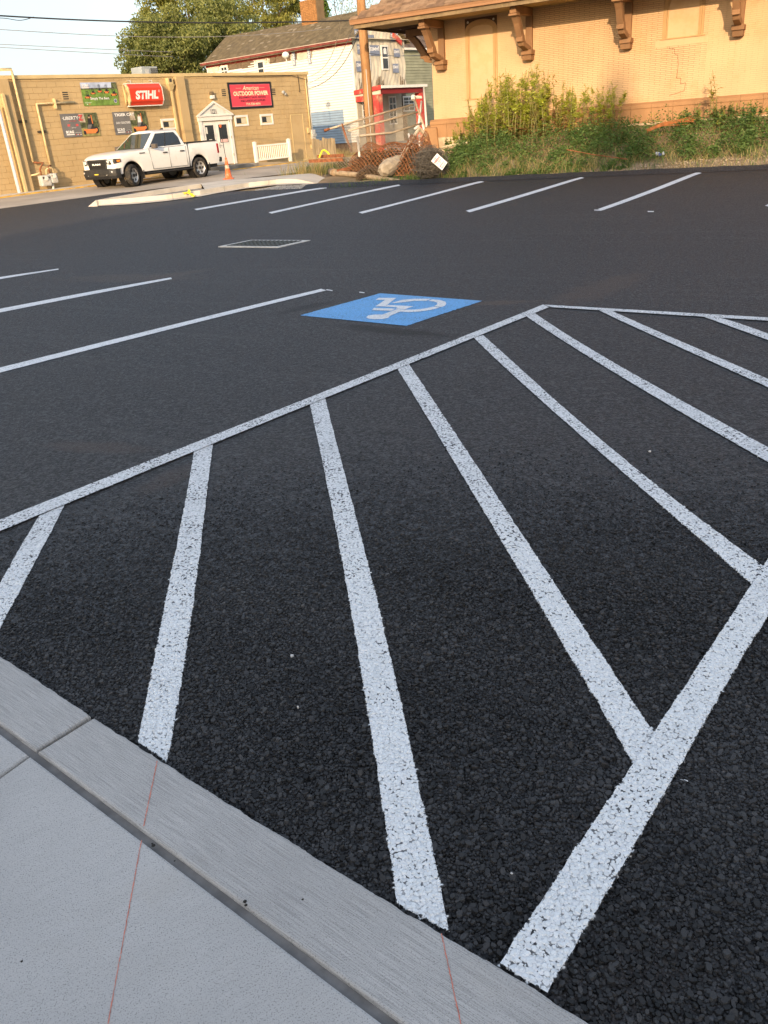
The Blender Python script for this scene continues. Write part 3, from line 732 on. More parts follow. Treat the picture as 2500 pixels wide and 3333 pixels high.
# door with pediment
dl, dr, dz0, dz1 = door; dm = (dl + dr) / 2
b = MB(); b.box(dl - .17, dl, -.06, .02, dz0, dz1 + .02); b.build('door_trim', WHT, lb, bevel=.006)
b = MB(); b.box(dr, dr + .17, -.06, .02, dz0, dz1 + .02); b.build('door_trim', WHT, lb, bevel=.006)
b = MB(); b.box(dl - .21, dr + .21, -.085, .02, dz1 + .021, dz1 + .20); b.build('door_lintel', WHT, lb, bevel=.006)
pz = dz1 + .201; hw = (dr - dl) / 2 + .28; ph = lf(689, 329)[1] - pz
ped = MB(); ped.prism([(dm - hw + .05, pz + .03), (dm + hw - .05, pz + .03), (dm, pz + ph - .03)], 'y', -.06, .02); ped = ped.build('pediment', WHTD, lb)
b = MB(); b.box(dm - hw, dm + hw, -.13, -.0605, pz, pz + .05)
for sg in (-1, 1):
    b.prism([(dm + sg * hw, pz + .051), (dm + sg * (hw - .12), pz + .051), (dm, pz + ph - .09), (dm, pz + ph)][::sg], 'y', -.13, -.0605)
b.build('moulding', WHT, ped)
nx0, nz0 = lf(685, 356, .06), lf(705, 370, .06)
lettering('1221', [(nx0[0], -.061, nz0[1]), (nz0[0], -.061, nz0[1]), (nz0[0], -.061, nx0[1]), (nx0[0], -.061, nx0[1])], BLK, ped, 'house_number', bold=.02)
for k, (a, c) in enumerate(((dl + .006, dm - .004), (dm + .004, dr - .006))):
    b = MB(); b.box(a, c, -.005, .02, dz0 + .02, dz1 - .01); d_ = b.build('door', WHT, lb, bevel=.004)
    w0, w1 = a + .14, c - .14; z0, z1 = dz0 + .95, dz1 - .16
    b = MB(); b.box(w0, w1, -.012, -.006, z0, z1); g = b.build('pane', GLS, d_)
    b = MB(); b.box(w0 - .05, w0, -.02, -.006, z0 - .05, z1 + .05); b.box(w1, w1 + .05, -.02, -.006, z0 - .05, z1 + .05); b.box(w0, w1, -.02, -.006, z1, z1 + .05); b.box(w0, w1, -.02, -.006, z0 - .05, z0); b.build('pane_frame', WHT, d_)
    if k == 0:
        for (u, v, w, h) in ((.05, .55, .2, .35), (.3, .08, .34, .16), (.62, .02, .16, .12)):
            b = MB(); ww = w1 - w0; hh = z1 - z0; b.box(w0 + ww * u, w0 + ww * (u + w), -.0155, -.0125, z0 + hh * v, z0 + hh * (v + h)); b.build('notice', WHTD, d_)
    else:
        b = MB(); ww = w1 - w0; b.box(w0 + .05, w1 - .04, -.0155, -.0125, z0 + .02, z0 + .15); b.build('notice', mk('red_white_card', (.7, .45, .4), .6), d_)
    if k == 1:
        b = MB(); b.tube([(dm + .07, -.02, dz0 + .86), (dm + .07, -.07, dz0 + .86), (dm + .2, -.07, dz0 + .83)], .014, 6); b.box(dm + .04, dm + .1, -.02, -.0055, dz0 + .74, dz0 + .98); b.build('door_handle', GREYM, d_)
for zz in (.35, 1.1, 1.8):
    b = MB(); b.box(dr - .005, dr + .025, -.075, -.061, dz0 + zz, dz0 + zz + .11); b.build('hinge', mk('brass', (.35, .28, .14), .5, metal=.5), lb)
# plain flush door
b = MB(); b.box(d2[0] + .02, d2[1] - .02, -.004, .02, d2[2] + .08, d2[3] - .03); dd = b.build('plain_door', TAN, lb, bevel=.004)
b = MB(); b.box(d2[0] - .0, d2[0] + .04, -.02, .02, d2[2], d2[3]); b.box(d2[1] - .04, d2[1] + .0, -.02, .02, d2[2], d2[3]); b.box(d2[0] + .041, d2[1] - .041, -.02, .02, d2[3] - .04, d2[3]); b.build('door_frame', TRIMY, lb)
b = MB(); b.box(d2[0] - .02, d2[1] + .02, -.05, .02, d2[2] - .02, d2[2] + .07); b.build('door_sill', TRIMY, lb, bevel=.005)
# small windows
for (a, c, z0, z1) in W:
    f = MB(); t_ = .09
    f.box(a, a + t_, -.035, .02, z0, z1); f.box(c - t_, c, -.035, .02, z0, z1); f.box(a + t_ + .001, c - t_ - .001, -.034, .02, z1 - t_, z1); f.box(a + t_ + .001, c - t_ - .001, -.034, .02, z0, z0 + t_)
    fo = f.build('window', WHT, lb, bevel=.004)
    b = MB(); b.box(a + t_, c - t_, .004, .01, z0 + t_, z1 - t_); b.build('pane', GLS, fo)
    i0, i1 = a + t_ + .001, c - t_ - .001; q0, q1 = z0 + t_ + .001, z1 - t_ - .001; b = MB()
    b.box(i0, i0 + .03, -.012, .004, q0, q1); b.box(i1 - .03, i1, -.012, .004, q0, q1); b.box(i0 + .03, i1 - .03, -.012, .004, q1 - .03, q1); b.box(i0 + .03, i1 - .03, -.012, .004, q0, q0 + .03); b.build('sash', TRIMY, fo)
    b = MB(); b.box((a + c) / 2, c - t_ - .035, .001, .0035, z0 + t_ + .035, z1 - t_ - .035); b.build('blind', PALEIN, fo)
# wall vents
for (px, py) in ((213, 312), (728, 302), (890, 299)):
    s, z = lf(px, py); v = MB(); v.box(s - .17, s + .17, -.012, .012, z - .17, z + .17); vo_ = v.build('wall_vent', TAN, lb)
    for k in range(4):
        b = MB(); b.box(s - .12, s + .12, -.016, -.0125, z - .13 + k * .075, z - .085 + k * .075); b.build('slot', DGREY, vo_)
# lamp over the door and floodlight
s, z = lf(687, 312); b = MB(); b.box(s - .09, s + .09, -.14, .012, z + .02, z + .17); lo = b.build('wall_lamp', mk('bronze_housing', (.16, .12, .07), .5), lb, bevel=.03)
b = MB(); b.box(s - .1, s + .1, -.16, -.0, z - .13, z + .02); b.build('lamp_lens', WHTD, lo, bevel=.03)
s, z = lf(919, 297); b = MB(); b.lathe([(.02, 0), (.07, .02), (.07, .1), (.0, .1)], (s - .05, -.17, z - .05), 'y', 10); b.lathe([(.02, 0), (.06, .02), (.06, .1), (0, .1)], (s + .1, -.15, z - .13), 'y', 10); b.tube([(s, .01, z), (s, -.08, z), (s - .05, -.1, z - .04)], .015, 6); b.build('floodlight', GREYM, lb)
# downspouts with hopper, conduits and meter box
def pipe(pts, r, name, mat, parent=lb, seg=8):
    b = MB(); b.tube(pts, r, seg); return b.build(name, mat, parent, smooth=True)
p0, p1 = lf(557, 292, .1), lf(588, 462, .1); ss = (p0[0] + p1[0]) / 2
b = MB(); b.box(ss - .05, ss + .05, -.11, -.01, .15, p0[1] + .1); ds_ = b.build('downspout', TRIMY, lb, bevel=.01)
b = MB(); hx = ss - .02; zt = lf(552, 258)[1]
b.hexa([(hx - .06, -.12, zt - .45), (hx + .06, -.12, zt - .45), (hx + .06, -.01, zt - .45), (hx - .06, -.01, zt - .45), (hx - .16, -.22, zt - .2), (hx + .16, -.22, zt - .2), (hx + .16, -.005, zt - .2), (hx - .16, -.005, zt - .2)]); b.box(hx - .16, hx + .1, -.2, -.005, zt - .199, zt + .05); b.build('hopper', TRIMY, ds_)
b = MB(); b.box(hx - .1, hx + .03, -.205, -.2005, zt - .12, zt + .02); b.build('outlet_hole', DGREY, ds_)
p0, p1 = lf(20, 330, .3), lf(85, 632, .3); ss = (p0[0] + p1[0]) / 2
b = MB(); b.box(ss - .06, ss + .06, -.32, -.205, .12, LBZ - .6); b.build('downspout', TRIMY, lb, bevel=.012)
p0, p1 = lf(8, 400, .25), lf(58, 630, .25); ss = (p0[0] + p1[0]) / 2
b = MB(); b.tube([(ss, -.3, LBZ - 1.0), (ss, -.3, .2), (ss + .1, -.36, .12)], .06, 10); b.build('white_downpipe', mk('white_plastic', (.50, .52, .55), .5, .06), lb, smooth=True)  # white pipe greyed toward blue to stand for its shade
cx_ = lf(1000, 300, .06)[0]
pipe([(cx_ - .04, -.06, LBZ - .25), (cx_ - .04, -.06, .95)], .035, 'conduit', TRIMY)
pipe([(cx_ + .1, -.05, LBZ - .5), (cx_ + .1, -.05, 1.1)], .025, 'conduit', GREYM)
zt = lf(1010, 440)[1]; b = MB(); b.box(cx_ - .05, cx_ + .22, -.16, .0, zt - .35, zt + .25); mb_ = b.build('meter_box', GREYM, lb, bevel=.015)
b = MB(); b.lathe([(.09, -.26), (.1, -.16)], (cx_ + .09, 0, zt), 'y', 14); b.lathe([(0.001, -.26), (.09, -.26)], (cx_ + .09, 0, zt), 'y', 14); b.build('meter_dial', mk('meter_glass', (.3, .32, .33), .15), mb_)
b = MB(); b.box(cx_ - .25, cx_ - .1, -.1, 0, zt + .1, zt + .35); b.build('junction_box', TRIMY, lb, bevel=.01)
b = MB(); b.box(cx_ - .1, cx_ + .06, -.08, 0, .95 - .2, .95); b.build('junction_box', TRIMY, lb, bevel=.01)
pipe([(cx_ - .5, -.02, LBZ - .13), (cx_ - .49, -.03, LBZ - .9), (cx_ - .56, -.03, LBZ - .85)], .012, 'loose_cable', BLK, seg=5)
pipe([lpt_ for lpt_ in [(cx_ - 6, -.06, LBZ - .12), (cx_ - 3, -.06, LBZ - .17), (cx_ - 1, -.06, LBZ - .15), (cx_ + .05, -.08, LBZ - .35)]], .012, 'cable', BLK, seg=5)
# gas pipes and meters
GP = mk('gas_pipe_paint', (.66, .52, .28), .6, .12, 5, .3, dirt=((.35, .15, .06), 4, .5))
GM = mk('gas_meter_grey', (.50, .49, .45), .6, .1, 6, .3, dirt=((.33, .26, .18), 6, .6))
gas = empty('gas_meter_set', lpt(lf(150, 590)[0], .0, .2), LBA, 'two grey gas meters with tan pipes on the block wall', 'gas meter')
s0 = lf(150, 590)[0]
def gl_(s, d, z): return (s - s0, -d, z - .2)
a = lf(42, 250, .12); bq2 = lf(109, 528, .12); sa = (a[0] + bq2[0]) / 2
pipe([gl_(sa - 1.2, .12, LBZ + .18), gl_(sa, .12, LBZ + .2), gl_(sa, .12, LBZ - .02), gl_(sa, .12, bq2[1])], .05, 'riser_pipe', GP, gas)
a = lf(118, 339, .09); c = lf(242, 337, .09); e = lf(165, 538, .09); sc = (a[0] + e[0]) / 2
pipe([gl_(c[0], .06, a[1] + .02), gl_(sc, .09, a[1]), gl_(sc, .09, e[1])], .045, 'riser_pipe', GP, gas)
pipe([gl_(c[0], .09, a[1] + .02), gl_(c[0], -.02, a[1] + .02)], .045, 'wall_elbow', GP, gas)
for (s, z) in ((sa, lf(75, 395)[1]), (sc, lf(140, 428)[1])):
    b = MB(); b.box(s - s0 - .17, s - s0 + .17, -.07, .0, z - .2, z - .17); b.box(s - s0 - .17, s - s0 + .17, -.07, .0, z - .245, z - .215); b.build('pipe_strap', DGREY, gas)
cs = (lf(173, 330)[0]); b = MB(); b.box(cs - s0 - .03, cs - s0 + .03, -.15, 0, a[1] - .38, a[1] - .03); b.build('pipe_strap', GP, gas)
m1, m2 = lf(146, 588, .35), lf(172, 580, .35)
for (s, z, w, h) in ((m1[0], m1[1], .21, .2), (m2[0], m2[1], .15, .18)):
    b = MB(); b.box(s - s0 - w, s - s0 + w, -.5, -.22, z - .2 - h, z - .2 + h); mo = b.build('meter_body', GM, gas, bevel=.05)
    b = MB(); b.lathe([(0.001, -.53), (.08, -.53), (.09, -.5)], (s - s0, 0, z - .12), 'y', 12); b.build('meter_dial', WHTD, mo)
    b = MB(); b.box(s - s0 - w * .7, s - s0 + w * .7, -.52, -.501, z - .2 + h * .35, z - .2 + h * .7); b.build('meter_plate', DGREY, mo)
z1 = m1[1] - .2; zb_ = bq2[1] - .2
pipe([(sa - s0, -.12, zb_), (sa - s0 + .12, -.2, zb_ - .03), (sa - s0 + .3, -.3, zb_ - .05), (m1[0] - s0 - .1, -.36, z1 + .42), (m1[0] - s0 - .1, -.36, z1 + .2)], .035, 'link_pipe', RUST, gas)
pipe([(sc - s0, -.09, e[1] - .2), (sc - s0 - .15, -.25, e[1] - .23), (m2[0] - s0 - .1, -.36, m2[1] + .2), (m2[0] - s0 - .08, -.36, m2[1] - .05)], .035, 'link_pipe', RUST, gas)
pipe([(m1[0] - s0 + .12, -.36, z1 + .2), (m1[0] - s0 + .15, -.36, z1 + .38), (m1[0] - s0 + .3, -.36, z1 + .45), (m2[0] - s0 + .06, -.36, z1 + .42), (m2[0] - s0 + .08, -.36, m2[1] - .05)], .03, 'link_pipe', GP, gas)
pipe([(m1[0] - s0 - .55, -.0, z1 + .2), (m1[0] - s0 - .3, -.3, z1 + .25), (m1[0] - s0 - .1, -.36, z1 + .3)], .03, 'link_pipe', GP, gas)
pipe([(m2[0] - s0 - .06, -.36, m2[1] - .38), (m2[0] - s0 - .1, -.36, -.2)], .045, 'ground_riser', WHTD, gas)
# roof unit
ra = empty('rooftop_unit', lpt(lf(472, 240, -3.2)[0], -3.2, LBZ + .016), LBA, 'grey louvred air conditioning unit on the block shop roof', 'air conditioner')
b = MB(); b.box(-.45, .45, -.4, .4, 0, .52); b.build('housing', mk('unit_grey', (.33, .36, .36), .5, .1, 2), ra, bevel=.02)
for k in range(5):
    b = MB(); b.box(.04, .42, -.43, -.405, .08 + k * .08, .12 + k * .08); b.build('louvre', DGREY, ra)
b = MB(); b.box(-.25, -.05, -.42, -.402, .05, .4); b.build('panel', GREYM, ra)
# landing, ramp kerb and walk along the shop
walk = empty('shop_walk', lpt(0, 0, 0), LBA); tag(walk, 'pale concrete walk along the block shop with worn yellow kerb', kind='structure')
GREYC = mk('grey_concrete', (.25, .235, .21), .9, .25, 2, .2, .004, 40)
def strip(name, s_a, s_b, d0, d1, dz, mat, seg=24, face=.16):
    b = MB(); V = []; Fs = []
    for i in range(seg + 1):
        s = s_a + (s_b - s_a) * i / seg
        for d in (d0, d1):
            p = lpt(s, d, 0); V.append((s, -d, float(ht(p[0], p[1])) + dz))
        V.append((s, -d1 - .012, float(ht(*lpt(s, d1, 0)[:2])) - .02))
    for i in range(seg): k = i * 3; Fs += [(k, k + 1, k + 4, k + 3), (k + 1, k + 2, k + 5, k + 4)]
    b.add(V, Fs); return b.build(name, mat, walk)
strip('walk_slab', -9., 5.3, .0, 1.05, .05, PALE); strip('yellow_kerb', -9, 6.6, 1.07, 1.22, .045, YELL)
strip('yellow_kerb', 9.2, S1b + 1.5, 1.25, 1.5, .03, YELL)
sl0, sl1 = lf(715, 560, 1.1)[0], lf(841, 540, 1.1)[0]
b = MB(); b.box(sl0, sl1, -1.15, -.001, -.05, .42); b.build('landing', GREYC, walk, bevel=.012)
b = MB(); b.box(sl0 - .9, sl0 - .003, -1.1, -.001, -.05, .27); b.build('step', PALE, walk, bevel=.012)
b = MB(); s3 = lf(985, 530, 1.1)[0]
b.hexa([(sl1 + .004, -1.15, -.05), (s3, -1.15, -.05), (s3, -.002, -.05), (sl1 + .004, -.002, -.05), (sl1 + .004, -1.15, .42), (s3, -1.15, .26), (s3, -.002, .26), (sl1 + .004, -.002, .42)]); b.build('ramp', mk('ramp_concrete', (.36, .29, .2), .9, .2, 2), walk)
# white vinyl railing on the ramp
pa, pb = lf(838, 533, 1.0), lf(950, 531, 1.0)
rs0, rs1 = lf(832, 500, 1.0)[0], lf(943, 500, 1.0)[0]
ra_ = empty('vinyl_railing', lpt(rs0, 1.0, .40), LBA, 'white vinyl railing with slim balusters in front of the tan wall', 'railing')
VIN = mk('white_vinyl', (.82, .80, .72), .45, .03, 2, .4); L_ = rs1 - rs0
zt = lf(832, 466, 1.0)[1] - .40
for k, s in enumerate((0, L_)):
    b = MB(); b.box(s - .07, s + .07, -.07, .07, -.02 - .12 * k, zt + .02); po = b.build('post', VIN, ra_, bevel=.01)
    b = MB(); b.hexa([(s - .085, -.085, zt + .022), (s + .085, -.085, zt + .022), (s + .085, .085, zt + .022), (s - .085, .085, zt + .022), (s - .03, -.03, zt + .07), (s + .03, -.03, zt + .07), (s + .03, .03, zt + .07), (s - .03, .03, zt + .07)]); b.build('post_cap', VIN, po)
b = MB(); b.box(.071, L_ - .071, -.04, .04, zt - .17, zt - .1); b.build('rail', VIN, ra_, bevel=.008)
b = MB(); b.box(.071, L_ - .071, -.04, .04, .08, .15); b.build('rail', VIN, ra_, bevel=.008)
b = MB(); b.box(-.022, .022, -.02, .02, .151, zt - .171); bm = b.build('baluster', VIN, ra_); nb = 17
for k in range(nb):
    x = .071 + (L_ - .142) * (k + .5) / nb
    if k == 0: bm.location.x = x
    else: share('baluster', bm.data, ra_, (x, 0, 0))

# ------------------------------------------------------------------ signs and banners on the block wall
def on_wall(name, px, d, label, cat, group=None):
    q = [lf(*p, d) for p in px]; cxs = sum(v[0] for v in q) / 4; zb = min(v[1] for v in q)
    e = empty(name, lpt(cxs, d, zb), LBA, label, cat, group)
    return e, [(v[0] - cxs, v[1] - zb) for v in q]       # corners tl, tr, br, bl in (x, z)
RED = mk('orange_red_sign_face', (.72, .055, .022), .3, .06, 2, .5)
st_, c = on_wall('box_sign', [(410, 274), (516.5, 273), (528.4, 342.5), (423, 344.5)], .22, 'orange red rounded box sign reading STIHL', 'sign')
x0, x1 = (c[0][0] + c[3][0]) / 2, (c[1][0] + c[2][0]) / 2; z0, z1 = c[3][1], c[0][1]
prof = [(-.02, z0), (-.05, z0 + .03)] + [(-.05 - .10 * float(sst(min(t_, 1 - t_) / .2)), z0 + .03 + (z1 - z0 - .06) * t_) for t_ in np.linspace(.05, .95, 19)] + [(-.05, z1 - .03), (-.02, z1)]
def bulge(z): return float(np.interp(z, [p[1] for p in prof], [p[0] for p in prof]))
b = MB(); b.prism([*prof[::-1], (.06, z1 - .001), (.06, z0 + .001)][::1], 'x', x0 + .001, x1 - .001); b.build('sign_face', RED, st_)
for s_, w in ((x0, -.05), (x1, .03)):
    b = MB(); b.prism([(y - .012, z) for y, z in prof][::-1] + [(.21, z1 + .02), (.21, z0 - .02)], 'x', min(s_, s_ + w), max(s_, s_ + w)); b.build('end_cap', TRIMY if w < 0 else WHTD, st_)
b = MB(); b.box(x0, x1, -.03, .21, z0 - .035, z0 - .001); b.box(x0, x1, -.03, .21, z1 + .001, z1 + .03); b.box(x0 + .05, x1 - .05, .065, .21, z0, z1); b.build('cabinet', WHTD, st_)
lw, lh = x1 - x0, z1 - z0
me = lettering('STIHL', [(x0 + lw * .15, 0, z0 + lh * .27), (x0 + lw * .84, 0, z0 + lh * .27), (x0 + lw * .89, 0, z0 + lh * .68), (x0 + lw * .18, 0, z0 + lh * .68)], mk('sign_white', (.82, .76, .70), .5), st_, bold=.05, lift=0)
for v in me.data.vertices: v.co.y = bulge(v.co.z) - .006
me = lettering('®', [(x0 + lw * .87, 0, z0 + lh * .58), (x0 + lw * .93, 0, z0 + lh * .58), (x0 + lw * .94, 0, z0 + lh * .70), (x0 + lw * .88, 0, z0 + lh * .70)], MATS['sign_white'], st_, bold=0, lift=0)
for v in me.data.vertices: v.co.y = bulge(v.co.z) - .006
for k in (.15, .8):
    b = MB(); b.tube([(x0 + lw * k, .0, z1 + .02), (x0 + lw * k, .0, z1 + .12), (x0 + lw * k, .22, z1 + .14)], .015, 5); b.build('hanger', GREYM, st_)

SR = mk('crimson_sign_panel', (.66, .055, .085), .45, .05, 1.2, .4, dirt=((.58, .09, .10), 1.5, .5))
am, c = on_wall('shop_sign', [(740, 267.4), (880.4, 266.4), (890.8, 349.3), (752.6, 355.4)], .05, 'crimson shop sign with black frame reading American Outdoor Power', 'sign')
x0, x1 = (c[0][0] + c[3][0]) / 2, (c[1][0] + c[2][0]) / 2; z0, z1 = (c[3][1] + c[2][1]) / 2, (c[0][1] + c[1][1]) / 2
lw, lh = x1 - x0, z1 - z0; fr = .09
b = MB(); b.box(x0, x0 + fr, 0, .05, z0, z1); b.box(x1 - fr, x1, 0, .05, z0, z1); b.box(x0 + fr, x1 - fr, 0, .05, z1 - fr, z1); b.box(x0 + fr, x1 - fr, 0, .05, z0, z0 + fr); b.build('frame', BLK, am)
b = MB(); b.box(x0 + fr, x1 - fr, .012, .05, z0 + fr, z1 - fr); b.build('panel', SR, am)
PK = mk('pink_border', (.78, .22, .24), .5); CRM = mk('cream_lettering', (.80, .70, .45), .5); NVY = mk('dark_lettering', (.03, .015, .03), .5)
b = MB(); k_ = .018; a0, a1, a2, a3 = x0 + fr, x1 - fr, z0 + fr, z1 - fr
b.box(a0, a1, .009, .0115, a3 - k_, a3); b.box(a0, a1, .009, .0115, a2, a2 + k_); b.box(a0, a0 + k_, .009, .0115, a2 + k_, a3 - k_); b.box(a1 - k_, a1, .009, .0115, a2 + k_, a3 - k_); b.build('border', PK, am)
def tx(s, u0, u1, v0, v1, mat, **kw):
    return lettering(s, [(x0 + lw * u0, .012, z0 + lh * v0), (x0 + lw * u1, .012, z0 + lh * v0), (x0 + lw * u1, .012, z0 + lh * v1), (x0 + lw * u0, .012, z0 + lh * v1)], mat, TXP, **kw)
TXP = am
tx('American', .32, .70, .70, .86, CRM, shear=.35, bold=.012)
b = MB(); b.box(x0 + lw * .17, x0 + lw * .29, .008, .0115, z0 + lh * .775, z0 + lh * .782); b.box(x0 + lw * .72, x0 + lw * .84, .008, .0115, z0 + lh * .775, z0 + lh * .782); b.build('rule', CRM, am)
tx('OUTDOOR POWER', .10, .91, .49, .66, CRM, bold=.045)
tx('EQUIPMENT SALES, REPAIRS', .22, .84, .375, .455, NVY, bold=.012)
tx('AND LANDSCAPE SUPPLIES', .24, .82, .255, .335, NVY, bold=.012)
tx('724-728-4696', .36, .70, .125, .215, CRM, bold=.02)

# vinyl banners: slightly rippled sheets with flat print
def banner(name, px, label):
    e, c = on_wall(name, px, .03, label, 'banner')
    q = {'tl': c[0], 'tr': c[1], 'br': c[2], 'bl': c[3]}
    def P(u, v, lift=0):
        x = (1 - u) * (1 - v) * q['bl'][0] + u * (1 - v) * q['br'][0] + u * v * q['tr'][0] + (1 - u) * v * q['tl'][0]
        z = (1 - u) * (1 - v) * q['bl'][1] + u * (1 - v) * q['br'][1] + u * v * q['tr'][1] + (1 - u) * v * q['tl'][1]
        return (x, .012 * math.sin(u * 9 + v * 4) * math.sin(v * 3.1) - lift, z)
    return e, P
def patch(e, P, uv, mat, lift, name='print', n=1):
    b = MB()
    if len(uv) == 4 and n > 1:
        V = []; 
        for i in range(n + 1):
            for j in range(n + 1):
                s, t_ = i / n, j / n
                u = (1 - s) * (1 - t_) * uv[0][0] + s * (1 - t_) * uv[1][0] + s * t_ * uv[2][0] + (1 - s) * t_ * uv[3][0]
                v = (1 - s) * (1 - t_) * uv[0][1] + s * (1 - t_) * uv[1][1] + s * t_ * uv[2][1] + (1 - s) * t_ * uv[3][1]
                V.append(P(u, v, lift))
        b.add(V, [(i * (n + 1) + j, (i + 1) * (n + 1) + j, (i + 1) * (n + 1) + j + 1, i * (n + 1) + j + 1) for i in range(n) for j in range(n)])
    else:
        b.add([P(u, v, lift) for u, v in uv], [tuple(range(len(uv)))])
    return b.build(name, mat, e)
def btext(e, P, s, u0, u1, v0, v1, mat, **kw):
    kw.setdefault('bold', .03)
    return lettering(s, [P(u0, v0), P(u1, v0), P(u1, v1), P(u0, v1)], mat, e, lift=.022, **kw)
ORG = mk('mower_orange', (.80, .22, .06), .6, .1, 9); PBLK = mk('print_black', (.03, .03, .03), .6); PWH = mk('print_white', (.78, .76, .72), .6); PGR = mk('print_grey', (.16, .155, .15), .55, .1, 3); PRD = mk('print_red', (.62, .09, .09), .6)
GRS = mk('print_grass', (.15, .25, .05), .7, .35, 6); SKB = mk('print_sky', (.42, .48, .62), .7, .25, 3); TRE = mk('print_trees', (.10, .11, .05), .7, .6, 9); SKIN = mk('print_skin', (.55, .36, .25), .7); SHRT = mk('print_shirt', (.70, .68, .66), .7)
def disc(cx, cy, rx, ry, n=14): return [(cx + rx * math.cos(t_), cy + ry * math.sin(t_)) for t_ in np.arange(n) * 2 * math.pi / n]
def mower(e, P, cx, cy, w, h, rider=None):
    patch(e, P, [(cx - w * .45, cy), (cx + w * .45, cy), (cx + w * .38, cy + h * .22), (cx - w * .38, cy + h * .22)], ORG, .010)
    patch(e, P, [(cx - w * .18, cy + h * .2), (cx + w * .25, cy + h * .2), (cx + w * .2, cy + h * .5), (cx - w * .1, cy + h * .5)], PBLK, .012)
    patch(e, P, disc(cx + w * .33, cy + h * .16, w * .14, h * .19), PBLK, .014); patch(e, P, disc(cx + w * .33, cy + h * .16, w * .07, h * .09), ORG, .016)
    patch(e, P, disc(cx - w * .36, cy + h * .05, w * .08, h * .11), PBLK, .014)
    if rider:
        patch(e, P, [(cx - w * .16, cy + h * .22), (cx + w * .02, cy + h * .22), (cx + w * .14, cy + h * .48), (cx - w * .08, cy + h * .5)], PGR, .016)
        patch(e, P, [(cx - w * .08, cy + h * .46), (cx + w * .14, cy + h * .46), (cx + w * .13, cy + h * .78), (cx - w * .05, cy + h * .78)], rider, .018)
        patch(e, P, disc(cx + w * .03, cy + h * .86, w * .055, h * .075), SKIN, .020); patch(e, P, disc(cx + w * .03, cy + h * .905, w * .065, h * .04), PBLK, .022)
        patch(e, P, [(cx + w * .17, cy + h * .2), (cx + w * .22, cy + h * .2), (cx + w * .19, cy + h * .95), (cx + w * .15, cy + h * .95)], ORG, .013)
    else:
        patch(e, P, [(cx - w * .15, cy + h * .5), (cx - w * .1, cy + h * .5), (cx - w * .1, cy + h), (cx - w * .15, cy + h)], PBLK, .012); patch(e, P, [(cx + w * .1, cy + h * .5), (cx + w * .15, cy + h * .5), (cx + w * .15, cy + h), (cx + w * .1, cy + h)], PBLK, .012); patch(e, P, [(cx - w * .15, cy + h * .94), (cx + w * .15, cy + h * .94), (cx + w * .15, cy + h), (cx - w * .15, cy + h)], PBLK, .0125)
e, P = banner('wall_banner', [(259.4, 268.9), (376.2, 266.9), (389.7, 341.9), (273.8, 345.1)], 'green banner with five orange mowers reading Simply The Best')
patch(e, P, [(0, 0), (1, 0), (1, .72), (0, .72)], GRS, .0, 'sheet', 10); patch(e, P, [(0, .72), (1, .72), (1, 1), (0, 1)], SKB, .0, 'sheet', 10)
patch(e, P, [(0, .70), (1, .70), (1, .77), (0, .75)], TRE, .004, n=6); patch(e, P, [(.84, .72), (1, .70), (1, .99), (.86, .99)], TRE, .006)
for (u, v, w, h) in ((.14, .33, .19, .3), (.30, .50, .16, .26), (.50, .57, .15, .33), (.69, .53, .16, .36), (.88, .42, .2, .36)): mower(e, P, u, v, w, h)
btext(e, P, 'SCAG', .03, .21, .83, .93, PWH, bold=.06); patch(e, P, [(.03, .76), (.22, .76), (.22, .815), (.03, .815)], PWH, .006); patch(e, P, [(.03, .79), (.22, .79), (.22, .80), (.03, .80)], PRD, .008)
btext(e, P, 'Simply The Best.', .2, .74, .23, .37, PWH, bold=.02)
btext(e, P, 'www.SCAG.com', .03, .21, .12, .16, PWH, bold=.0); patch(e, P, disc(.90, .19, .045, .09), PWH, .006); patch(e, P, disc(.90, .19, .038, .075), mk('print_navy', (.12, .13, .25), .6), .008)
patch(e, P, [(.09, .05), (.11, .05), (.11, .09), (.09, .09)], PWH, .006); patch(e, P, [(.14, .05), (.18, .05), (.18, .09), (.14, .09)], PRD, .006)
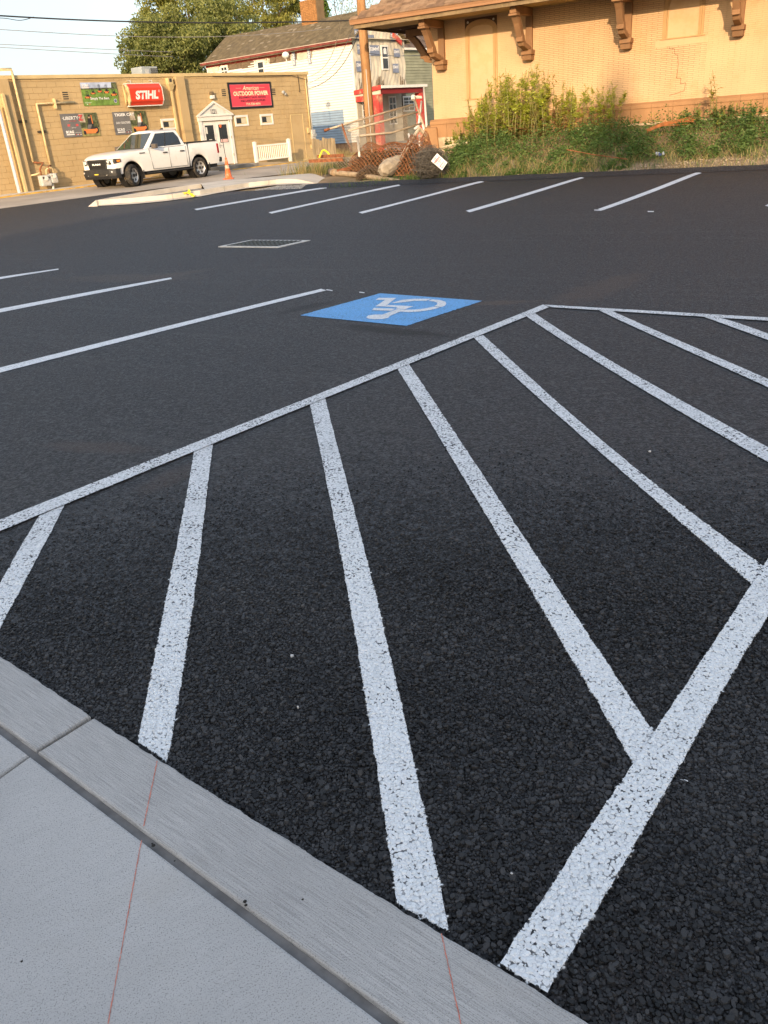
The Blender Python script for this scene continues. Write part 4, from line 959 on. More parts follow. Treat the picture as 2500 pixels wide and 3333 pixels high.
for nm, px, lab, head, sub, rid in (('wall_banner', [(192.8, 371.3), (313, 366), (328, 441), (209.7, 448)], 'lower left grey banner reading LIBERTY Z with a mower rider', 'LIBERTY', None, PBLK),
                                    ('wall_banner', [(363.7, 365), (472.6, 360), (486.5, 432.5), (376.8, 439.7)], 'lower right grey banner reading TIGER CAT with a mower rider', 'TIGER CAT', 'EARN YOUR STRIPES', SHRT)):
    e, P = banner(nm, px, lab)
    sp_ = .5
    patch(e, P, [(0, 0), (sp_, 0), (sp_, 1), (0, 1)], PGR, 0, 'sheet', 8); patch(e, P, [(sp_, 0), (1, 0), (1, .36), (sp_, .36)], mk('print_field', (.30, .27, .10), .7, .3, 6), 0, 'sheet', 6); patch(e, P, [(sp_, .36), (1, .36), (1, 1), (sp_, 1)], TRE, 0, 'sheet', 8)
    patch(e, P, [(sp_, .62), (.66, .6), (.64, .98), (sp_, .98)], mk('print_haze', (.45, .38, .28), .7, .4, 8), .004)
    mower(e, P, .75, .12, .48, .82, rid)
    if sub is None:
        btext(e, P, '·LIBERTY·', .04, .5, .74, .88, PWH, bold=.02); btext(e, P, 'Z', .47, .6, .68, .93, PRD, bold=.05)
        btext(e, P, 'WITH SIZE', .2, .4, .66, .70, PRD, bold=.0); patch(e, P, [(.15, .46), (.44, .46), (.44, .55), (.15, .55)], PRD, .006); btext(e, P, '20.5 hp', .24, .36, .37, .42, PWH, bold=0)
    else:
        btext(e, P, head, .05, .64, .80, .93, PWH, bold=.05); btext(e, P, sub, .07, .48, .47, .57, PWH, bold=.015)
    btext(e, P, 'SCAG', .07, .28, .16, .28, PWH, bold=.06); patch(e, P, [(.08, .09), (.29, .09), (.29, .135), (.08, .135)], PWH, .006); btext(e, P, 'www.SCAG.com', .31, .48, .17, .205, PWH, bold=0)
    for k in range(4): patch(e, P, [(.33 + k * .04, .08), (.35 + k * .04, .08), (.35 + k * .04, .12), (.33 + k * .04, .12)], PWH if k % 2 else PRD, .006)
# ------------------------------------------------------------------ white pickup truck
def car_paint(name, c):
    mt, t, b = _nodes(name)
    out = mixc(t, ramp(t, noise(t, pos(t), 1.5, 5), .35, .75, 0, .5), c, np.array(c) * .93)
    out = mixc(t, ramp(t, noise(t, pos(t), 7, 5), .5, .8, 0, .25), out, (.62, .56, .46))
    t.links.new(out, b.inputs['Base Color']); b.inputs['Roughness'].default_value = .28; b.inputs['Specular IOR Level'].default_value = .5
    b.inputs['Coat Weight'].default_value = .5; b.inputs['Coat Roughness'].default_value = .06
    return mt
CARW = car_paint('white_car_paint', (.80, .79, .75))
TRIMB = mk('black_plastic_trim', (.025, .025, .025), .6, .15, 6, .4, dirt=((.10, .085, .065), 4, .5))
TYRE = mk('tyre_rubber', (.035, .033, .031), .85, .15, 8, .2, .002, 90, dirt=((.16, .125, .085), 5, .8))
RIM = mk('silver_rim', (.55, .54, .52), .35, .06, 5, .5, metal=.6)
CGL = mk('car_glass', (.02, .023, .022), .03, .05, 2, .9)
LENS = mk('clear_lamp_lens', (.62, .62, .60), .1, .1, 8, .8); AMB = mk('amber_lens', (.75, .22, .03), .2); TAIL = mk('red_tail_lens', (.28, .015, .02), .15, .1, 5, .7)
zt_ = .17
rw = atz(652, 579, zt_); fw = atz(437, 607, zt_)
hd = fw[:2] - rw[:2]; hd /= np.linalg.norm(hd); TA = math.atan2(hd[1], hd[0]); WB = 3.67
tsc = float(np.clip(np.linalg.norm(fw[:2] - rw[:2]) / WB, .96, .98))
mid = (fw[:2] + rw[:2]) / 2
lefth = np.array([-hd[1], hd[0]])
org = mid - hd * (WB / 2 * tsc) - lefth * (.86 * tsc)
zg = float(ht(mid[0], mid[1]))
truck = empty('pickup_truck', (org[0], org[1], zg - .01), TA, 'white crew cab pickup truck parked beside the block wall', 'truck')
truck.scale = (tsc, tsc, tsc)
ARCH = .50; ZC = .405
def zb(x):
    z = .50
    for xc in (0., WB):
        if abs(x - xc) < ARCH: z = max(z, ZC + .02 + math.sqrt(ARCH ** 2 - (x - xc) ** 2))
    return z
xs_ = sorted(set([-1.22, -1.15, -1.0, -.75, .6, .75, 1.0, 1.4, 1.8, 2.2, 2.6, 2.8, 3.0, 4.25, 4.38, 4.46, 4.52] + [round(xc + ARCH * math.sin(t_), 4) for xc in (0, WB) for t_ in np.linspace(-1.5708, 1.5708, 17)]))
def ztop(x): return float(np.interp(x, [-1.22, .58, .64, 2.75, 3.0, 3.5, 4.0, 4.3, 4.45, 4.52], [1.40, 1.39, 1.33, 1.31, 1.285, 1.275, 1.235, 1.17, 1.09, 1.02]))
def hwid(x): return float(np.interp(x, [-1.22, -1.0, 0, 3.8, 4.2, 4.4, 4.52], [.985, 1.0, 1.01, 1.01, .99, .94, .86]))
V = []; nsec = 8
for x in xs_:
    w, zt, b0 = hwid(x), ztop(x), zb(x)
    cr_ = .035 if x > 2.7 else .0
    half = [(0, zt + cr_), (w * .5, zt + cr_ * .8), (w * .82, zt + cr_ * .3), (w * .955, zt - .025), (w * .99, zt - .10), (w * 1.0, max(zt - .42, b0 + .05)), (w * .985, max(.70, b0 + .025)), (w * .955, b0)]
    V += [(x, y, z) for y, z in half[::-1]] + [(x, -y, z) for y, z in half[1:]]
m_ = 15; nst = len(xs_)
Fs = [(i * m_ + k, i * m_ + k + 1, (i + 1) * m_ + k + 1, (i + 1) * m_ + k) for i in range(nst - 1) for k in range(m_ - 1)]
Fs += [tuple(range(m_ - 1, -1, -1)), tuple((nst - 1) * m_ + k for k in range(m_))]
b = MB(); b.add(V, Fs); body = b.build('body', CARW, truck, smooth=True)
md = body.modifiers.new('edge', 'EDGE_SPLIT'); md.split_angle = R(38)
b = MB(); b.box(-1.15, 4.3, -.86, .86, .36, .66); b.build('chassis', BLK, truck)
for xc in (0, WB):
    for sg in (-1, 1): b = MB(); b.lathe([(.49, sg * .62), (.49, sg * .955)], (xc, 0, ZC + .02), 'y', 22); b.build('wheel_well_liner', BLK, truck)
for xc in (0, WB):
    b = MB(); b.box(xc - .55, xc + .55, -.62, .62, .4, .93); b.build('wheel_well', BLK, truck)
# cab
def lerp(a, b_, t_): return tuple(a[i] + (b_[i] - a[i]) * t_ for i in range(3))
cb = {'fl': (2.82, .90, 1.305), 'rl': (.62, .92, 1.33), 'tfl': (2.02, .68, 1.90), 'trl': (.80, .70, 1.90)}
mir = lambda p: (p[0], -p[1], p[2])
V = [cb['fl'], cb['rl'], mir(cb['rl']), mir(cb['fl']), cb['tfl'], cb['trl'], mir(cb['trl']), mir(cb['tfl']), (1.95, .3, 1.965), (.90, .3, 1.965), (.90, -.3, 1.965), (1.95, -.3, 1.965)]
b = MB(); b.add(V, [(0, 1, 5, 4), (2, 3, 7, 6), (3, 0, 4, 7), (1, 2, 6, 5), (4, 5, 9, 8), (10, 6, 7, 11), (8, 9, 10, 11), (7, 4, 8, 11), (5, 6, 10, 9)])
cab = b.build('cab', CARW, truck, bevel=.045)
def bil(c0, c1, c2, c3, u, v): return lerp(lerp(c0, c1, u), lerp(c3, c2, u), v)
def glass(name, c0, c1, c2, c3, uvs, off, mat=CGL, parent=cab):
    n_ = np.cross(np.array(c1) - np.array(c0), np.array(c3) - np.array(c0)); n_ = n_ / np.linalg.norm(n_)
    P0 = [np.array(bil(c0, c1, c2, c3, u, v)) for u, v in uvs]
    b = MB(); k = len(P0); b.add([p - n_ * .012 for p in P0] + [p + n_ * off for p in P0], [tuple(range(k, 2 * k))] + [(i, (i + 1) % k, k + (i + 1) % k, k + i) for i in range(k)])
    return b.build(name, mat, parent)
# left side runs front -> rear seen from outside
for sg in (1, -1):
    A, B_, C_, D_ = [((p[0], p[1] * sg, p[2])) for p in (cb['fl'], cb['rl'], cb['trl'], cb['tfl'])]
    if sg == 1: q = (A, B_, C_, D_); fl = lambda u: u
    else: q = (B_, A, D_, C_); fl = lambda u: 1 - u
    wf = [(fl(u), v) for u, v in ((.09, .06), (.465, .06), (.465, .90), (.10, .88))]; wr = [(fl(u), v) for u, v in ((.505, .06), (.90, .06), (.92, .55), (.84, .90), (.505, .90))]
    if sg == -1: wf, wr = wf[::-1], wr[::-1]
    glass('side_window', *q, wf, .006); glass('side_window', *q, wr, .006)
    glass('pillar_trim', *q, [(fl(.468), .05), (fl(.502), .05), (fl(.502), .91), (fl(.468), .91)][::sg], .008, TRIMB)
A, B_, C_, D_ = mir(cb['fl']), cb['fl'], cb['tfl'], mir(cb['tfl'])
glass('windshield', A, B_, C_, D_, [(.05, .05), (.95, .05), (.93, .93), (.07, .93)], .008, mk('windshield_glass', (.05, .055, .04), .02, .05, 2, 1.0))
A, B_, C_, D_ = cb['rl'], mir(cb['rl']), mir(cb['trl']), cb['trl']
glass('rear_window', A, B_, C_, D_, [(.08, .1), (.92, .1), (.9, .88), (.1, .88)], .008)
b = MB(); b.tube([(2.84, -.8, 1.315), (2.88, 0, 1.335), (2.84, .8, 1.315)], .025, 6); b.build('wiper_cowl', TRIMB, truck)
# door seams, handles, sills
for sg in (1, -1):
    b = MB(); y = sg * 1.013
    for x in (2.62, 1.66, .72):
        b.prism([(x, .55), (x + .007, .55), (x + .007 + (.09 if x > 2 else 0), 1.29), (x + (.09 if x > 2 else 0), 1.29)], 'y', y - sg * .02, y)
    b.box(.72, 2.62, min(y - sg * .03, y - sg * .012), max(y - sg * .03, y - sg * .012), .545, .56); b.build('door_seam', mk('seam_grey', (.16, .155, .145), .8), body)
    b = MB(); b.box(.585, .61, min(y, y - sg * .04), max(y, y - sg * .04), .5, 1.39); b.build('bed_gap', BLK, body)
    for x in (1.78, .84):
        b = MB(); b.box(x, x + .22, min(y - sg * .01, y + sg * .035), max(y - sg * .01, y + sg * .035), 1.10, 1.14); b.build('door_handle', TRIMB, body, bevel=.01)
    b = MB(); b.box(.5, 2.95, min(sg * .86, sg * 1.02), max(sg * .86, sg * 1.02), .40, .45); b.build('running_board', TRIMB, truck, bevel=.015)
    b = MB(); b.box(2.95, 3.22, min(y - sg * .02, y + sg * .004), max(y - sg * .02, y + sg * .004), 1.155, 1.19); b.build('fender_badge', TRIMB, body)
    # mirror
    b = MB(); b.box(2.40, 2.55, min(sg * .98, sg * 1.22), max(sg * .98, sg * 1.22), 1.30, 1.47); mo_ = b.build('side_mirror', mk('mirror_housing', (.13, .11, .09), .4, .1, 5), truck, bevel=.03)
    b = MB(); b.box(2.39, 2.395, min(sg * 1.02, sg * 1.2), max(sg * 1.02, sg * 1.2), 1.32, 1.45); b.build('mirror_glass', LENS, mo_)
    for x in (WB - .52, -.55):
        b = MB(); b.box(x - .02, x + .01, min(sg * .74, sg * .99), max(sg * .74, sg * .99), .26, .56); b.build('mud_flap', TRIMB, truck)
    # lamps
    P = [(4.55, .56), (4.54, .72), (4.445, .925), (4.20, 1.0)]
    b = MB()
    zz0, zz1 = (.90, .86, .885, .93), (1.03, 1.05, 1.06, 1.045)
    b.add([(x, sg * (y + .012), z) for (x, y), z in zip(P, zz0)] + [(x, sg * (y + .012), z) for (x, y), z in zip(P, zz1)], [(i, i + 1, 5 + i, 4 + i) for i in range(3)])
    b.v = [(x + .012, y, z) for x, y, z in b.v]
    hl_ = b.build('headlight', mk('headlight_black', (.04, .04, .04), .15, .1, 5, .7), truck)
    b = MB(); b.lathe([(.001, .0), (.05, -.004), (.06, -.03)], (4.575, sg * .66, .955), 'x', 12); b.lathe([(.001, 0), (.04, -.004), (.05, -.03)], (4.535, sg * .80, .97), 'x', 12)
    b.add([(4.57, sg * .59, 1.01), (4.56, sg * .74, 1.03), (4.49, sg * .90, 1.045), (4.49, sg * .90, 1.0), (4.56, sg * .74, .985), (4.57, sg * .59, .975)], [(0, 1, 4, 5), (1, 2, 3, 4)]); b.build('headlight_reflector', LENS, hl_)
    b = MB(); b.add([(4.37, sg * .962, .93), (4.24, sg * 1.005, .95), (4.24, sg * 1.005, 1.01), (4.37, sg * .962, 1.01)], [(0, 1, 2, 3)]); b.v = [(x + .012, y + sg * .01, z) for x, y, z in b.v]; b.build('turn_signal', AMB, hl_)
    b = MB(); b.box(-1.245, -1.13, min(sg * .90, sg * 1.005), max(sg * .90, sg * 1.005), .90, 1.28); b.build('tail_light', TAIL, truck, bevel=.02)
# grille, badge, bumper
b = MB(); b.hexa([(4.44, -.52, .70), (4.58, -.48, .70), (4.58, .48, .70), (4.44, .52, .70), (4.40, -.60, 1.06), (4.55, -.58, 1.06), (4.55, .58, 1.06), (4.40, .60, 1.06)]); gr = b.build('grille', TRIMB, truck, bevel=.02)
b = MB(); b.box(4.576, 4.582, -.44, .44, .745, .865); b.box(4.567, 4.573, -.46, .46, .91, 1.0); b.build('grille_mesh', BLK, gr)
b = MB(); b.box(4.56, 4.588, -.5, .5, .872, .902); b.build('grille_bar', TRIMB, gr)
lettering('RAM', [(4.59, -.24, .862), (4.59, .24, .862), (4.588, .24, .925), (4.588, -.24, .925)], mk('badge_white', (.75, .74, .72), .4), gr, 'badge_lettering', bold=.05)
b = MB(); bp = [(4.30, 1.0), (4.50, .96), (4.62, .72), (4.66, 0), (4.62, -.72), (4.50, -.96), (4.30, -1.0)]
b.add([(x, y, .46) for x, y in bp] + [(x + .02, y * 1.01, .56) for x, y in bp] + [(x, y, .70) for x, y in bp] + [(x - .10, y * .97, .72) for x, y in bp], [(r_ * 7 + i, r_ * 7 + i + 1, (r_ + 1) * 7 + i + 1, (r_ + 1) * 7 + i) for r_ in range(3) for i in range(6)]); fb = b.build('front_bumper', TRIMB, truck)
b = MB(); b.add([(x - .03, y, .36) for x, y in bp] + [(x - .0, y, .459) for x, y in bp], [(i, i + 1, 8 + i, 7 + i) for i in range(6)]); b.build('air_dam', BLK, fb)
for sg in (1, -1):
    b = MB(); b.box(4.575, 4.60, min(sg * .62, sg * .86), max(sg * .62, sg * .86), .575, .635); b.build('fog_light', LENS, fb, bevel=.01)
    b = MB(); b.box(4.60, 4.64, min(sg * .40, sg * .58), max(sg * .40, sg * .58), .49, .53); b.build('tow_hook', GREYM, fb, bevel=.01)
b = MB(); b.box(4.672, 4.68, -.16, .16, .50, .58); lp = b.build('licence_plate', mk('plate_black', (.04, .04, .035), .5), fb)
b = MB(); b.box(4.681, 4.684, -.12, .12, .525, .56); b.build('plate_emblem', mk('plate_yellow', (.70, .52, .06), .5), lp)
b = MB(); b.box(-1.40, -1.2, -.97, .97, .55, .74); b.build('rear_bumper', TRIMB, truck, bevel=.03)
b = MB(); b.box(-1.18, .56, -.80, .80, 1.405, 1.43); b.build('bed_cover', mk('black_vinyl_cover', (.04, .036, .032), .7, .2, 3), truck, bevel=.008)
b = MB(); b.box(-1.2, .575, .80, .99, 1.392, 1.418); b.box(-1.2, .575, -.99, -.80, 1.392, 1.418); b.build('bed_rail_cap', TRIMB, truck)
b = MB(); b.prism([(.86, 1.95), (1.06, 1.955), (.93, 2.03), (.87, 2.03)], 'y', -.03, .03); b.build('roof_antenna', BLK, truck, bevel=.008)
b = MB(); b.prism([(.10, 1.02), (.13, .99), (.27, .99), (.30, 1.02), (.30, 1.14), (.27, 1.17), (.13, 1.17), (.10, 1.14)], 'y', 1.0, 1.0135); b.v = [(x - .42 + .55, y, z + .02) for x, y, z in b.v]; b.build('fuel_door', CARW, body)
# wheels
b = MB(); b.lathe([(.255, -.10), (.27, -.125), (.36, -.135), (.395, -.115), (.405, -.06), (.405, .06), (.395, .115), (.36, .135), (.27, .125), (.255, .10)], axis='y', seg=36); tyre_me = b.build('tyre', TYRE, smooth=True)
b = MB(); b.lathe([(.262, .115), (.25, .10), (.235, .07), (.10, .06), (.0005, .07)], axis='y', seg=36); b.lathe([(.262, -.115), (.24, -.1), (.0005, -.08)], axis='y', seg=24); rim_me = b.build('rim', RIM, smooth=True)
b = MB()
for k in range(6):
    a_ = k * math.pi / 3; ca, sa_ = math.cos(a_), math.sin(a_)
    pts = [(.135, -.035), (.215, -.055), (.225, 0), (.215, .055), (.135, .035)]
    b.add([(r_ * ca - t_ * sa_, .078 - (.0 if r_ > .2 else .008), r_ * sa_ + t_ * ca) for r_, t_ in pts], [(4, 3, 2, 1, 0)])
b.lathe([(.06, .075), (.06, .10), (.0005, .105)], axis='y', seg=16); sl_me = b.build('rim_opening', [DGREY])
for (x, sg) in ((WB, 1), (0, 1), (WB, -1), (0, -1)):
    w_ = bpy.data.objects.new('wheel', None); col.objects.link(w_); w_.parent = truck; w_.location = (x, sg * .86, ZC); w_.rotation_euler = (0, 0, (R(20) if x > 1 else 0) + (0 if sg > 0 else math.pi))
    for q in (tyre_me, rim_me, sl_me): share(q.name.split('.')[0], q.data, w_, (0, 0, 0))
for q in (tyre_me, rim_me, sl_me): bpy.data.objects.remove(q)

# ------------------------------------------------------------------ kerbed island, cone, ribbon
isl = empty('kerb_island', (*G(600, 640)[:2], 0), 0); tag(isl, 'long pale concrete kerb island at the lot corner', kind='structure')
io = np.array([*G(600, 640)[:2]])
near = [G(x, y)[:2] for x, y in ((318, 672), (437, 666), (535, 657), (654, 641), (800, 615), (889, 605), (985, 600), (1075, 594))]
far = [G(x, y, .14)[:2] for x, y in ((312, 655), (348, 648), (430, 634), (500, 622), (600, 607), (735, 589), (1000, 568), (1080, 562))]
nearT = resample(near, 40); farT = resample(far, 40)
dirw = farT - nearT; wlen = np.linalg.norm(dirw, axis=1)[:, None]; dirw = dirw / wlen
def isl_sheet(name, a, b_, za, zb2, mat, i0=0, i1=40):
    bm_ = MB(); V = []
    for i in range(i0, i1):
        for p, zz in ((a[i], za), (b_[i], zb2)): V.append((p[0] - io[0], p[1] - io[1], float(ht(p[0], p[1])) + zz * (1 - float(sst((i - 31) / 7))) - .06 * float(sst((i - 33) / 5))))
    k = i1 - i0; bm_.add(V, [(2 * i, 2 * i + 2, 2 * i + 3, 2 * i + 1) for i in range(k - 1)]); return bm_.build(name, mat, isl)
g_ = np.minimum(.30, wlen * .3); k1 = g_ + .03; k2 = k1 + np.minimum(.16, wlen * .12)
isl_sheet('gutter', nearT, nearT + dirw * g_, .02, .045, PALE)
isl_sheet('kerb_face', nearT + dirw * g_, nearT + dirw * k1, .045, .17, PALE)
isl_sheet('kerb_top', nearT + dirw * k1, nearT + dirw * k2, .17, .175, PALE)
ic = 17
isl_sheet('inner_face', nearT + dirw * k2, nearT + dirw * (k2 + .02), .175, .03, PALE, 0, ic)
isl_sheet('island_floor', nearT + dirw * (k2 + .02), farT - dirw * .2, .03, .03, GREYC, 0, ic)
isl_sheet('back_inner_face', farT - dirw * .2, farT - dirw * .18, .03, .17, PALE, 0, ic)
isl_sheet('kerb_top', farT - dirw * .18, farT, .17, .17, PALE, 0, ic)
isl_sheet('walk_slab', nearT + dirw * k2, farT, .175, .17, PALE, ic - 1, 40)
isl_sheet('kerb_face', farT, farT + dirw * .02, .17, -.01, PALE)
bm_ = MB(); V = [(*(nearT[0] - io), float(ht(*nearT[0])) + .0), (*(nearT[0] - io + dirw[0] * k2[0]), float(ht(*nearT[0])) + .172), (*(farT[0] - io), float(ht(*farT[0])) + .17), (*((nearT[0] + farT[0]) / 2 - io + (nearT[0] - nearT[2]) * .8), float(ht(*nearT[0])) - .01)]
bm_.add(V, [(0, 1, 2, 3)]); bm_.build('kerb_nose', PALE, isl)
for k in (11, 20, 28):
    bm_ = MB(); p = nearT[k]; d = dirw[k]; t_ = (nearT[k + 1] - nearT[k - 1]); t_ /= np.linalg.norm(t_); V = []
    for w, z in ((0, .024), (float(g_[k, 0]), .05), (float(k1[k, 0]), .175), (float(k2[k, 0]), .179)):
        for sg in (-.008, .008): q = p + d * (w - .004) + t_ * sg; V.append((*(q - io), float(ht(*q)) + z))
    bm_.add(V, [(0, 1, 3, 2), (2, 3, 5, 4), (4, 5, 7, 6)]); bm_.build('joint', GREYC, isl)
# asphalt lip along the far edge of the lot
bm_ = MB(); V = []; n_ = 70; e0, e1 = EDA + EDE * -1.0, EDA + EDE * 26
for i in range(n_ + 1):
    p = e0 + (e1 - e0) * i / n_
    for w, z in ((-.02, .006), (.28, .10), (.42, .10), (.55, -.05)):
        q = p + EDN * (w + (.0 if w < .1 else random.uniform(-.03, .03))); V.append((q[0], q[1], float(ht(p[0], p[1])) + z + (random.uniform(-.01, .01) if w > .1 else 0)))
bm_.add(V, [(4 * i + k, 4 * i + 4 + k, 4 * i + 5 + k, 4 * i + 1 + k) for i in range(n_) for k in range(3)]); lip = bm_.build('edge_lip', ASPH, lot)
# traffic cone with a whip flag
p = G(745, 583, .172); cone = empty('traffic_cone', (p[0], p[1], float(ht(p[0], p[1])) + .173), 0, 'scuffed orange traffic cone with a thin whip pole', 'traffic cone')
ORC = mk('cone_orange', (.72, .13, .035), .6, .15, 8, .3, dirt=((.55, .40, .30), 7, .9))
b = MB(); b.box(-.19, .19, -.19, .19, 0, .035); b.build('base', ORC, cone, bevel=.01)
b = MB(); b.lathe([(.14, .036), (.125, .08), (.035, .72), (.028, .73)], seg=20); b.build('body', ORC, cone, smooth=True)
WBND = mk('worn_white_band', (.62, .45, .34), .7, .3, 10)
b = MB(); b.lathe([(.112, .17), (.098, .27)], seg=20); b.build('band', WBND, cone, smooth=True); b = MB(); b.lathe([(.085, .37), (.071, .47)], seg=20); b.build('band', WBND, cone, smooth=True)
b = MB(); b.tube([(0, 0, .7), (-.02, 0, 1.2), (-.03, .0, 1.78)], .012, 6); b.build('whip_pole', BLK, cone); b = MB(); b.lathe([(.02, 1.72), (.05, 1.78), (.02, 1.83), (.001, 1.84)], (-.03, 0, 0), seg=8); b.build('whip_tip', ORC, cone)
# yellow ribbon
YT = mk('yellow_tape', (.75, .60, .03), .5, .15, 9)
p = G(618, 634, .1); rb = empty('caution_ribbon', (p[0], p[1], float(ht(p[0], p[1])) + .03), 0, 'crumpled yellow caution ribbon lying over the island kerb', 'ribbon')
b = MB(); V = []; pts = [(-.42, .38, .15), (-.28, .25, .22), (-.15, .12, .17), (-.05, .0, .2), (.08, -.12, .12), (.2, -.24, .06), (.28, -.32, .02)]
for i, (x, y, z) in enumerate(pts): w = .06 + .05 * (i % 2); V += [(x - w, y - w * .3, z), (x + w, y + w * .3, z + .05 * (-1) ** i)]
b.add(V, [(2 * i, 2 * i + 1, 2 * i + 3, 2 * i + 2) for i in range(len(pts) - 1)]); b.build('strip', YT, rb)
b = MB(); b.add([(-.15, .1, .17), (-.05, .22, .34), (.04, .18, .24), (.0, .05, .18)], [(0, 1, 2, 3)]); b.add([(-.15, .12, .17), (-.3, .02, .24), (-.26, -.06, .12)], [(0, 1, 2)]); b.build('knot', YT, rb)
b = MB(); b.add([(.1, -.05, .0), (.2, -.2, .0), (.28, -.1, .01)], [(0, 1, 2)]); b.build('tail', YT, rb); rb.scale = (.62, .62, .7)
# storm drain
dq = [G(*((650 + x / 4.1475), (740 + y / 4.1475))) for x, y in ((255, 270), (695, 172), (1500, 178), (1055, 280))]
dc = sum(dq) / 4
dr_ = empty('storm_drain', (dc[0], dc[1], dc[2]), 0, 'black grated storm drain with a pale concrete collar in the asphalt', 'drain')
ax = (dq[2] - dq[1] + dq[3] - dq[0])[:2] / 2; ay = (dq[1] - dq[0] + dq[2] - dq[3])[:2] / 2
def dp(u, v, z): q = ax * u + ay * v; return (q[0], q[1], z)
FRC = mk('pale_drain_collar', (.62, .60, .56), .9, .1, 6)
for (u0, u1, v0, v1) in ((-.5, .5, -.5, -.40), (-.5, .5, .40, .5), (-.5, -.43, -.40, .40), (.43, .5, -.40, .40)):
    b = MB(); b.hexa([dp(u0, v0, -.03), dp(u1, v0, -.03), dp(u1, v1, -.03), dp(u0, v1, -.03), dp(u0, v0, .012), dp(u1, v0, .012), dp(u1, v1, .012), dp(u0, v1, .012)]); b.build('collar', FRC, dr_)
b = MB(); b.add([dp(-.43, -.4, .0075), dp(.43, -.4, .0075), dp(.43, .4, .0075), dp(-.43, .4, .0075)], [(0, 1, 2, 3)]); b.build('pit', mk('pit_black', (.006, .006, .006), 1), dr_)
GRT = mk('grate_iron', (.06, .065, .055), .6, .2, 9, .4)
for k in range(12):
    u = -.43 + .86 * (k + .5) / 12; b = MB(); b.hexa([dp(u - .012, -.4, .008), dp(u + .012, -.4, .008), dp(u + .012, .4, .008), dp(u - .012, .4, .008), dp(u - .012, -.4, .02), dp(u + .012, -.4, .02), dp(u + .012, .4, .02), dp(u - .012, .4, .02)]); b.build('grate_bar', GRT, dr_)
for k in range(7):
    v = -.4 + .8 * (k + .5) / 7; b = MB(); b.hexa([dp(-.43, v - .02, .0085), dp(.43, v - .02, .0085), dp(.43, v + .02, .0085), dp(-.43, v + .02, .0085), dp(-.43, v - .02, .018), dp(.43, v - .02, .018), dp(.43, v + .02, .018), dp(-.43, v + .02, .018)]); b.build('grate_bar', GRT, dr_)
# ------------------------------------------------------------------ white house behind
OH = np.array([.35, 55.35]); HA = R(-41.6); HE = np.array([math.cos(HA), math.sin(HA)]); HI = np.array([-math.sin(HA), math.cos(HA)])
def hs(x, y, d=0.): return vplane(x, y, OH - HI * d, HA)              # side wall (x, z)
def hf(x, y, d=0.): return vplane(x, y, OH + HE * d, HA + math.pi / 2)  # front wall (y, z)
HL = hs(672, 210)[0]; HZ = 6.30; HWD = 4.9
house = empty('white_house', (OH[0], OH[1], 0), HA, 'two storey house with white siding, exposed wrap and red porch', 'house')
SIDW = mk('white_vinyl_siding', (.72, .70, .63), .6, .05, 1.5, .3); SIDB = mk('blue_grey_siding', (.27, .36, .46), .6, .08, 2, .3); SIDT = mk('beige_siding', (.46, .40, .30), .7, .1, 2)
WRAP = mk('house_wrap', (.55, .50, .40), .8, .16, 1.3, .2, .02, 3.0); OLDW = mk('old_brown_boards', (.17, .125, .085), .95, .3, 4, .1, .006, 30, stretch=(1, 1, 6)); REDP = mk('faded_red_paint', (.48, .055, .045), .7, .2, 3, .3, dirt=((.5, .30, .18), 2.2, .9))
SHG = mk('old_roof_shingles', (.15, .12, .075), .95, .25, 3, .1, .02, 14, dirt=((.12, .10, .07), .8, .7)); FND = mk('brick_foundation', (.32, .20, .12), .95, .3, 5)
b = MB(); b.box(HL, 0, .02, HWD, .72, HZ - .02); b.build('sheathing', OLDW, house)  # brown backing shows through the board gaps in place of lap shadow
b = MB(); b.box(HL + .05, -.05, .05, HWD - .05, -.3, .719); b.build('foundation', FND, house)
# ragged top edge of the siding, traced on the wall
zz7 = lambda p: (640 + p[0] / 2.9625, 40 + p[1] / 2.9625)
top = [hs(*zz7(p)) for p in ((90, 520), (105, 518), (230, 520), (245, 490), (300, 490), (310, 548), (470, 540), (560, 435), (650, 425), (655, 455), (690, 458), (720, 490), (830, 478), (900, 462), (1060, 445), (1112, 440), (1120, 345), (1460, 285), (1500, 280))]
tx_ = np.array([p[0] for p in top]); tz_ = np.array([p[1] for p in top]); tz_[-3:] = HZ
bl0, bl1 = hs(1009, 400)[0], hs(1121, 400)[0]; blz = hs(1065, 364)[1]
EX = .145; z = .74; xsamp = np.linspace(HL + .12, -.13, 240)
def clap(x0, x1, z, mat, nm='siding_board', parent=house, y0=0., ex=EX):
    b = MB(); b.add([(x0, y0 - .04, z), (x1, y0 - .04, z), (x1, y0 - .004, z + ex - .015), (x0, y0 - .004, z + ex - .015), (x0, y0 + .018, z), (x1, y0 + .018, z)], [(0, 1, 2, 3), (4, 5, 1, 0)]); return b.build(nm, mat, parent)
while z < HZ - .05:
    ok = np.interp(xsamp, tx_, tz_) > z + EX * .6
    i = 0
    while i < len(xsamp):
        if ok[i]:
            j = i
            while j + 1 < len(xsamp) and ok[j + 1]: j += 1
            x0, x1 = xsamp[i], xsamp[j]
            if x1 - x0 > .25:
                if z + EX * .5 < blz and x0 < bl0 < x1:
                    if bl0 - x0 > .1: clap(x0, bl0 - .003, z, SIDW)
                    clap(bl0, bl1, z, SIDB); clap(bl1 + .003, x1, z, SIDW)
                else: clap(x0, x1, z, SIDW)
            i = j + 1
        else: i += 1
    z += EX
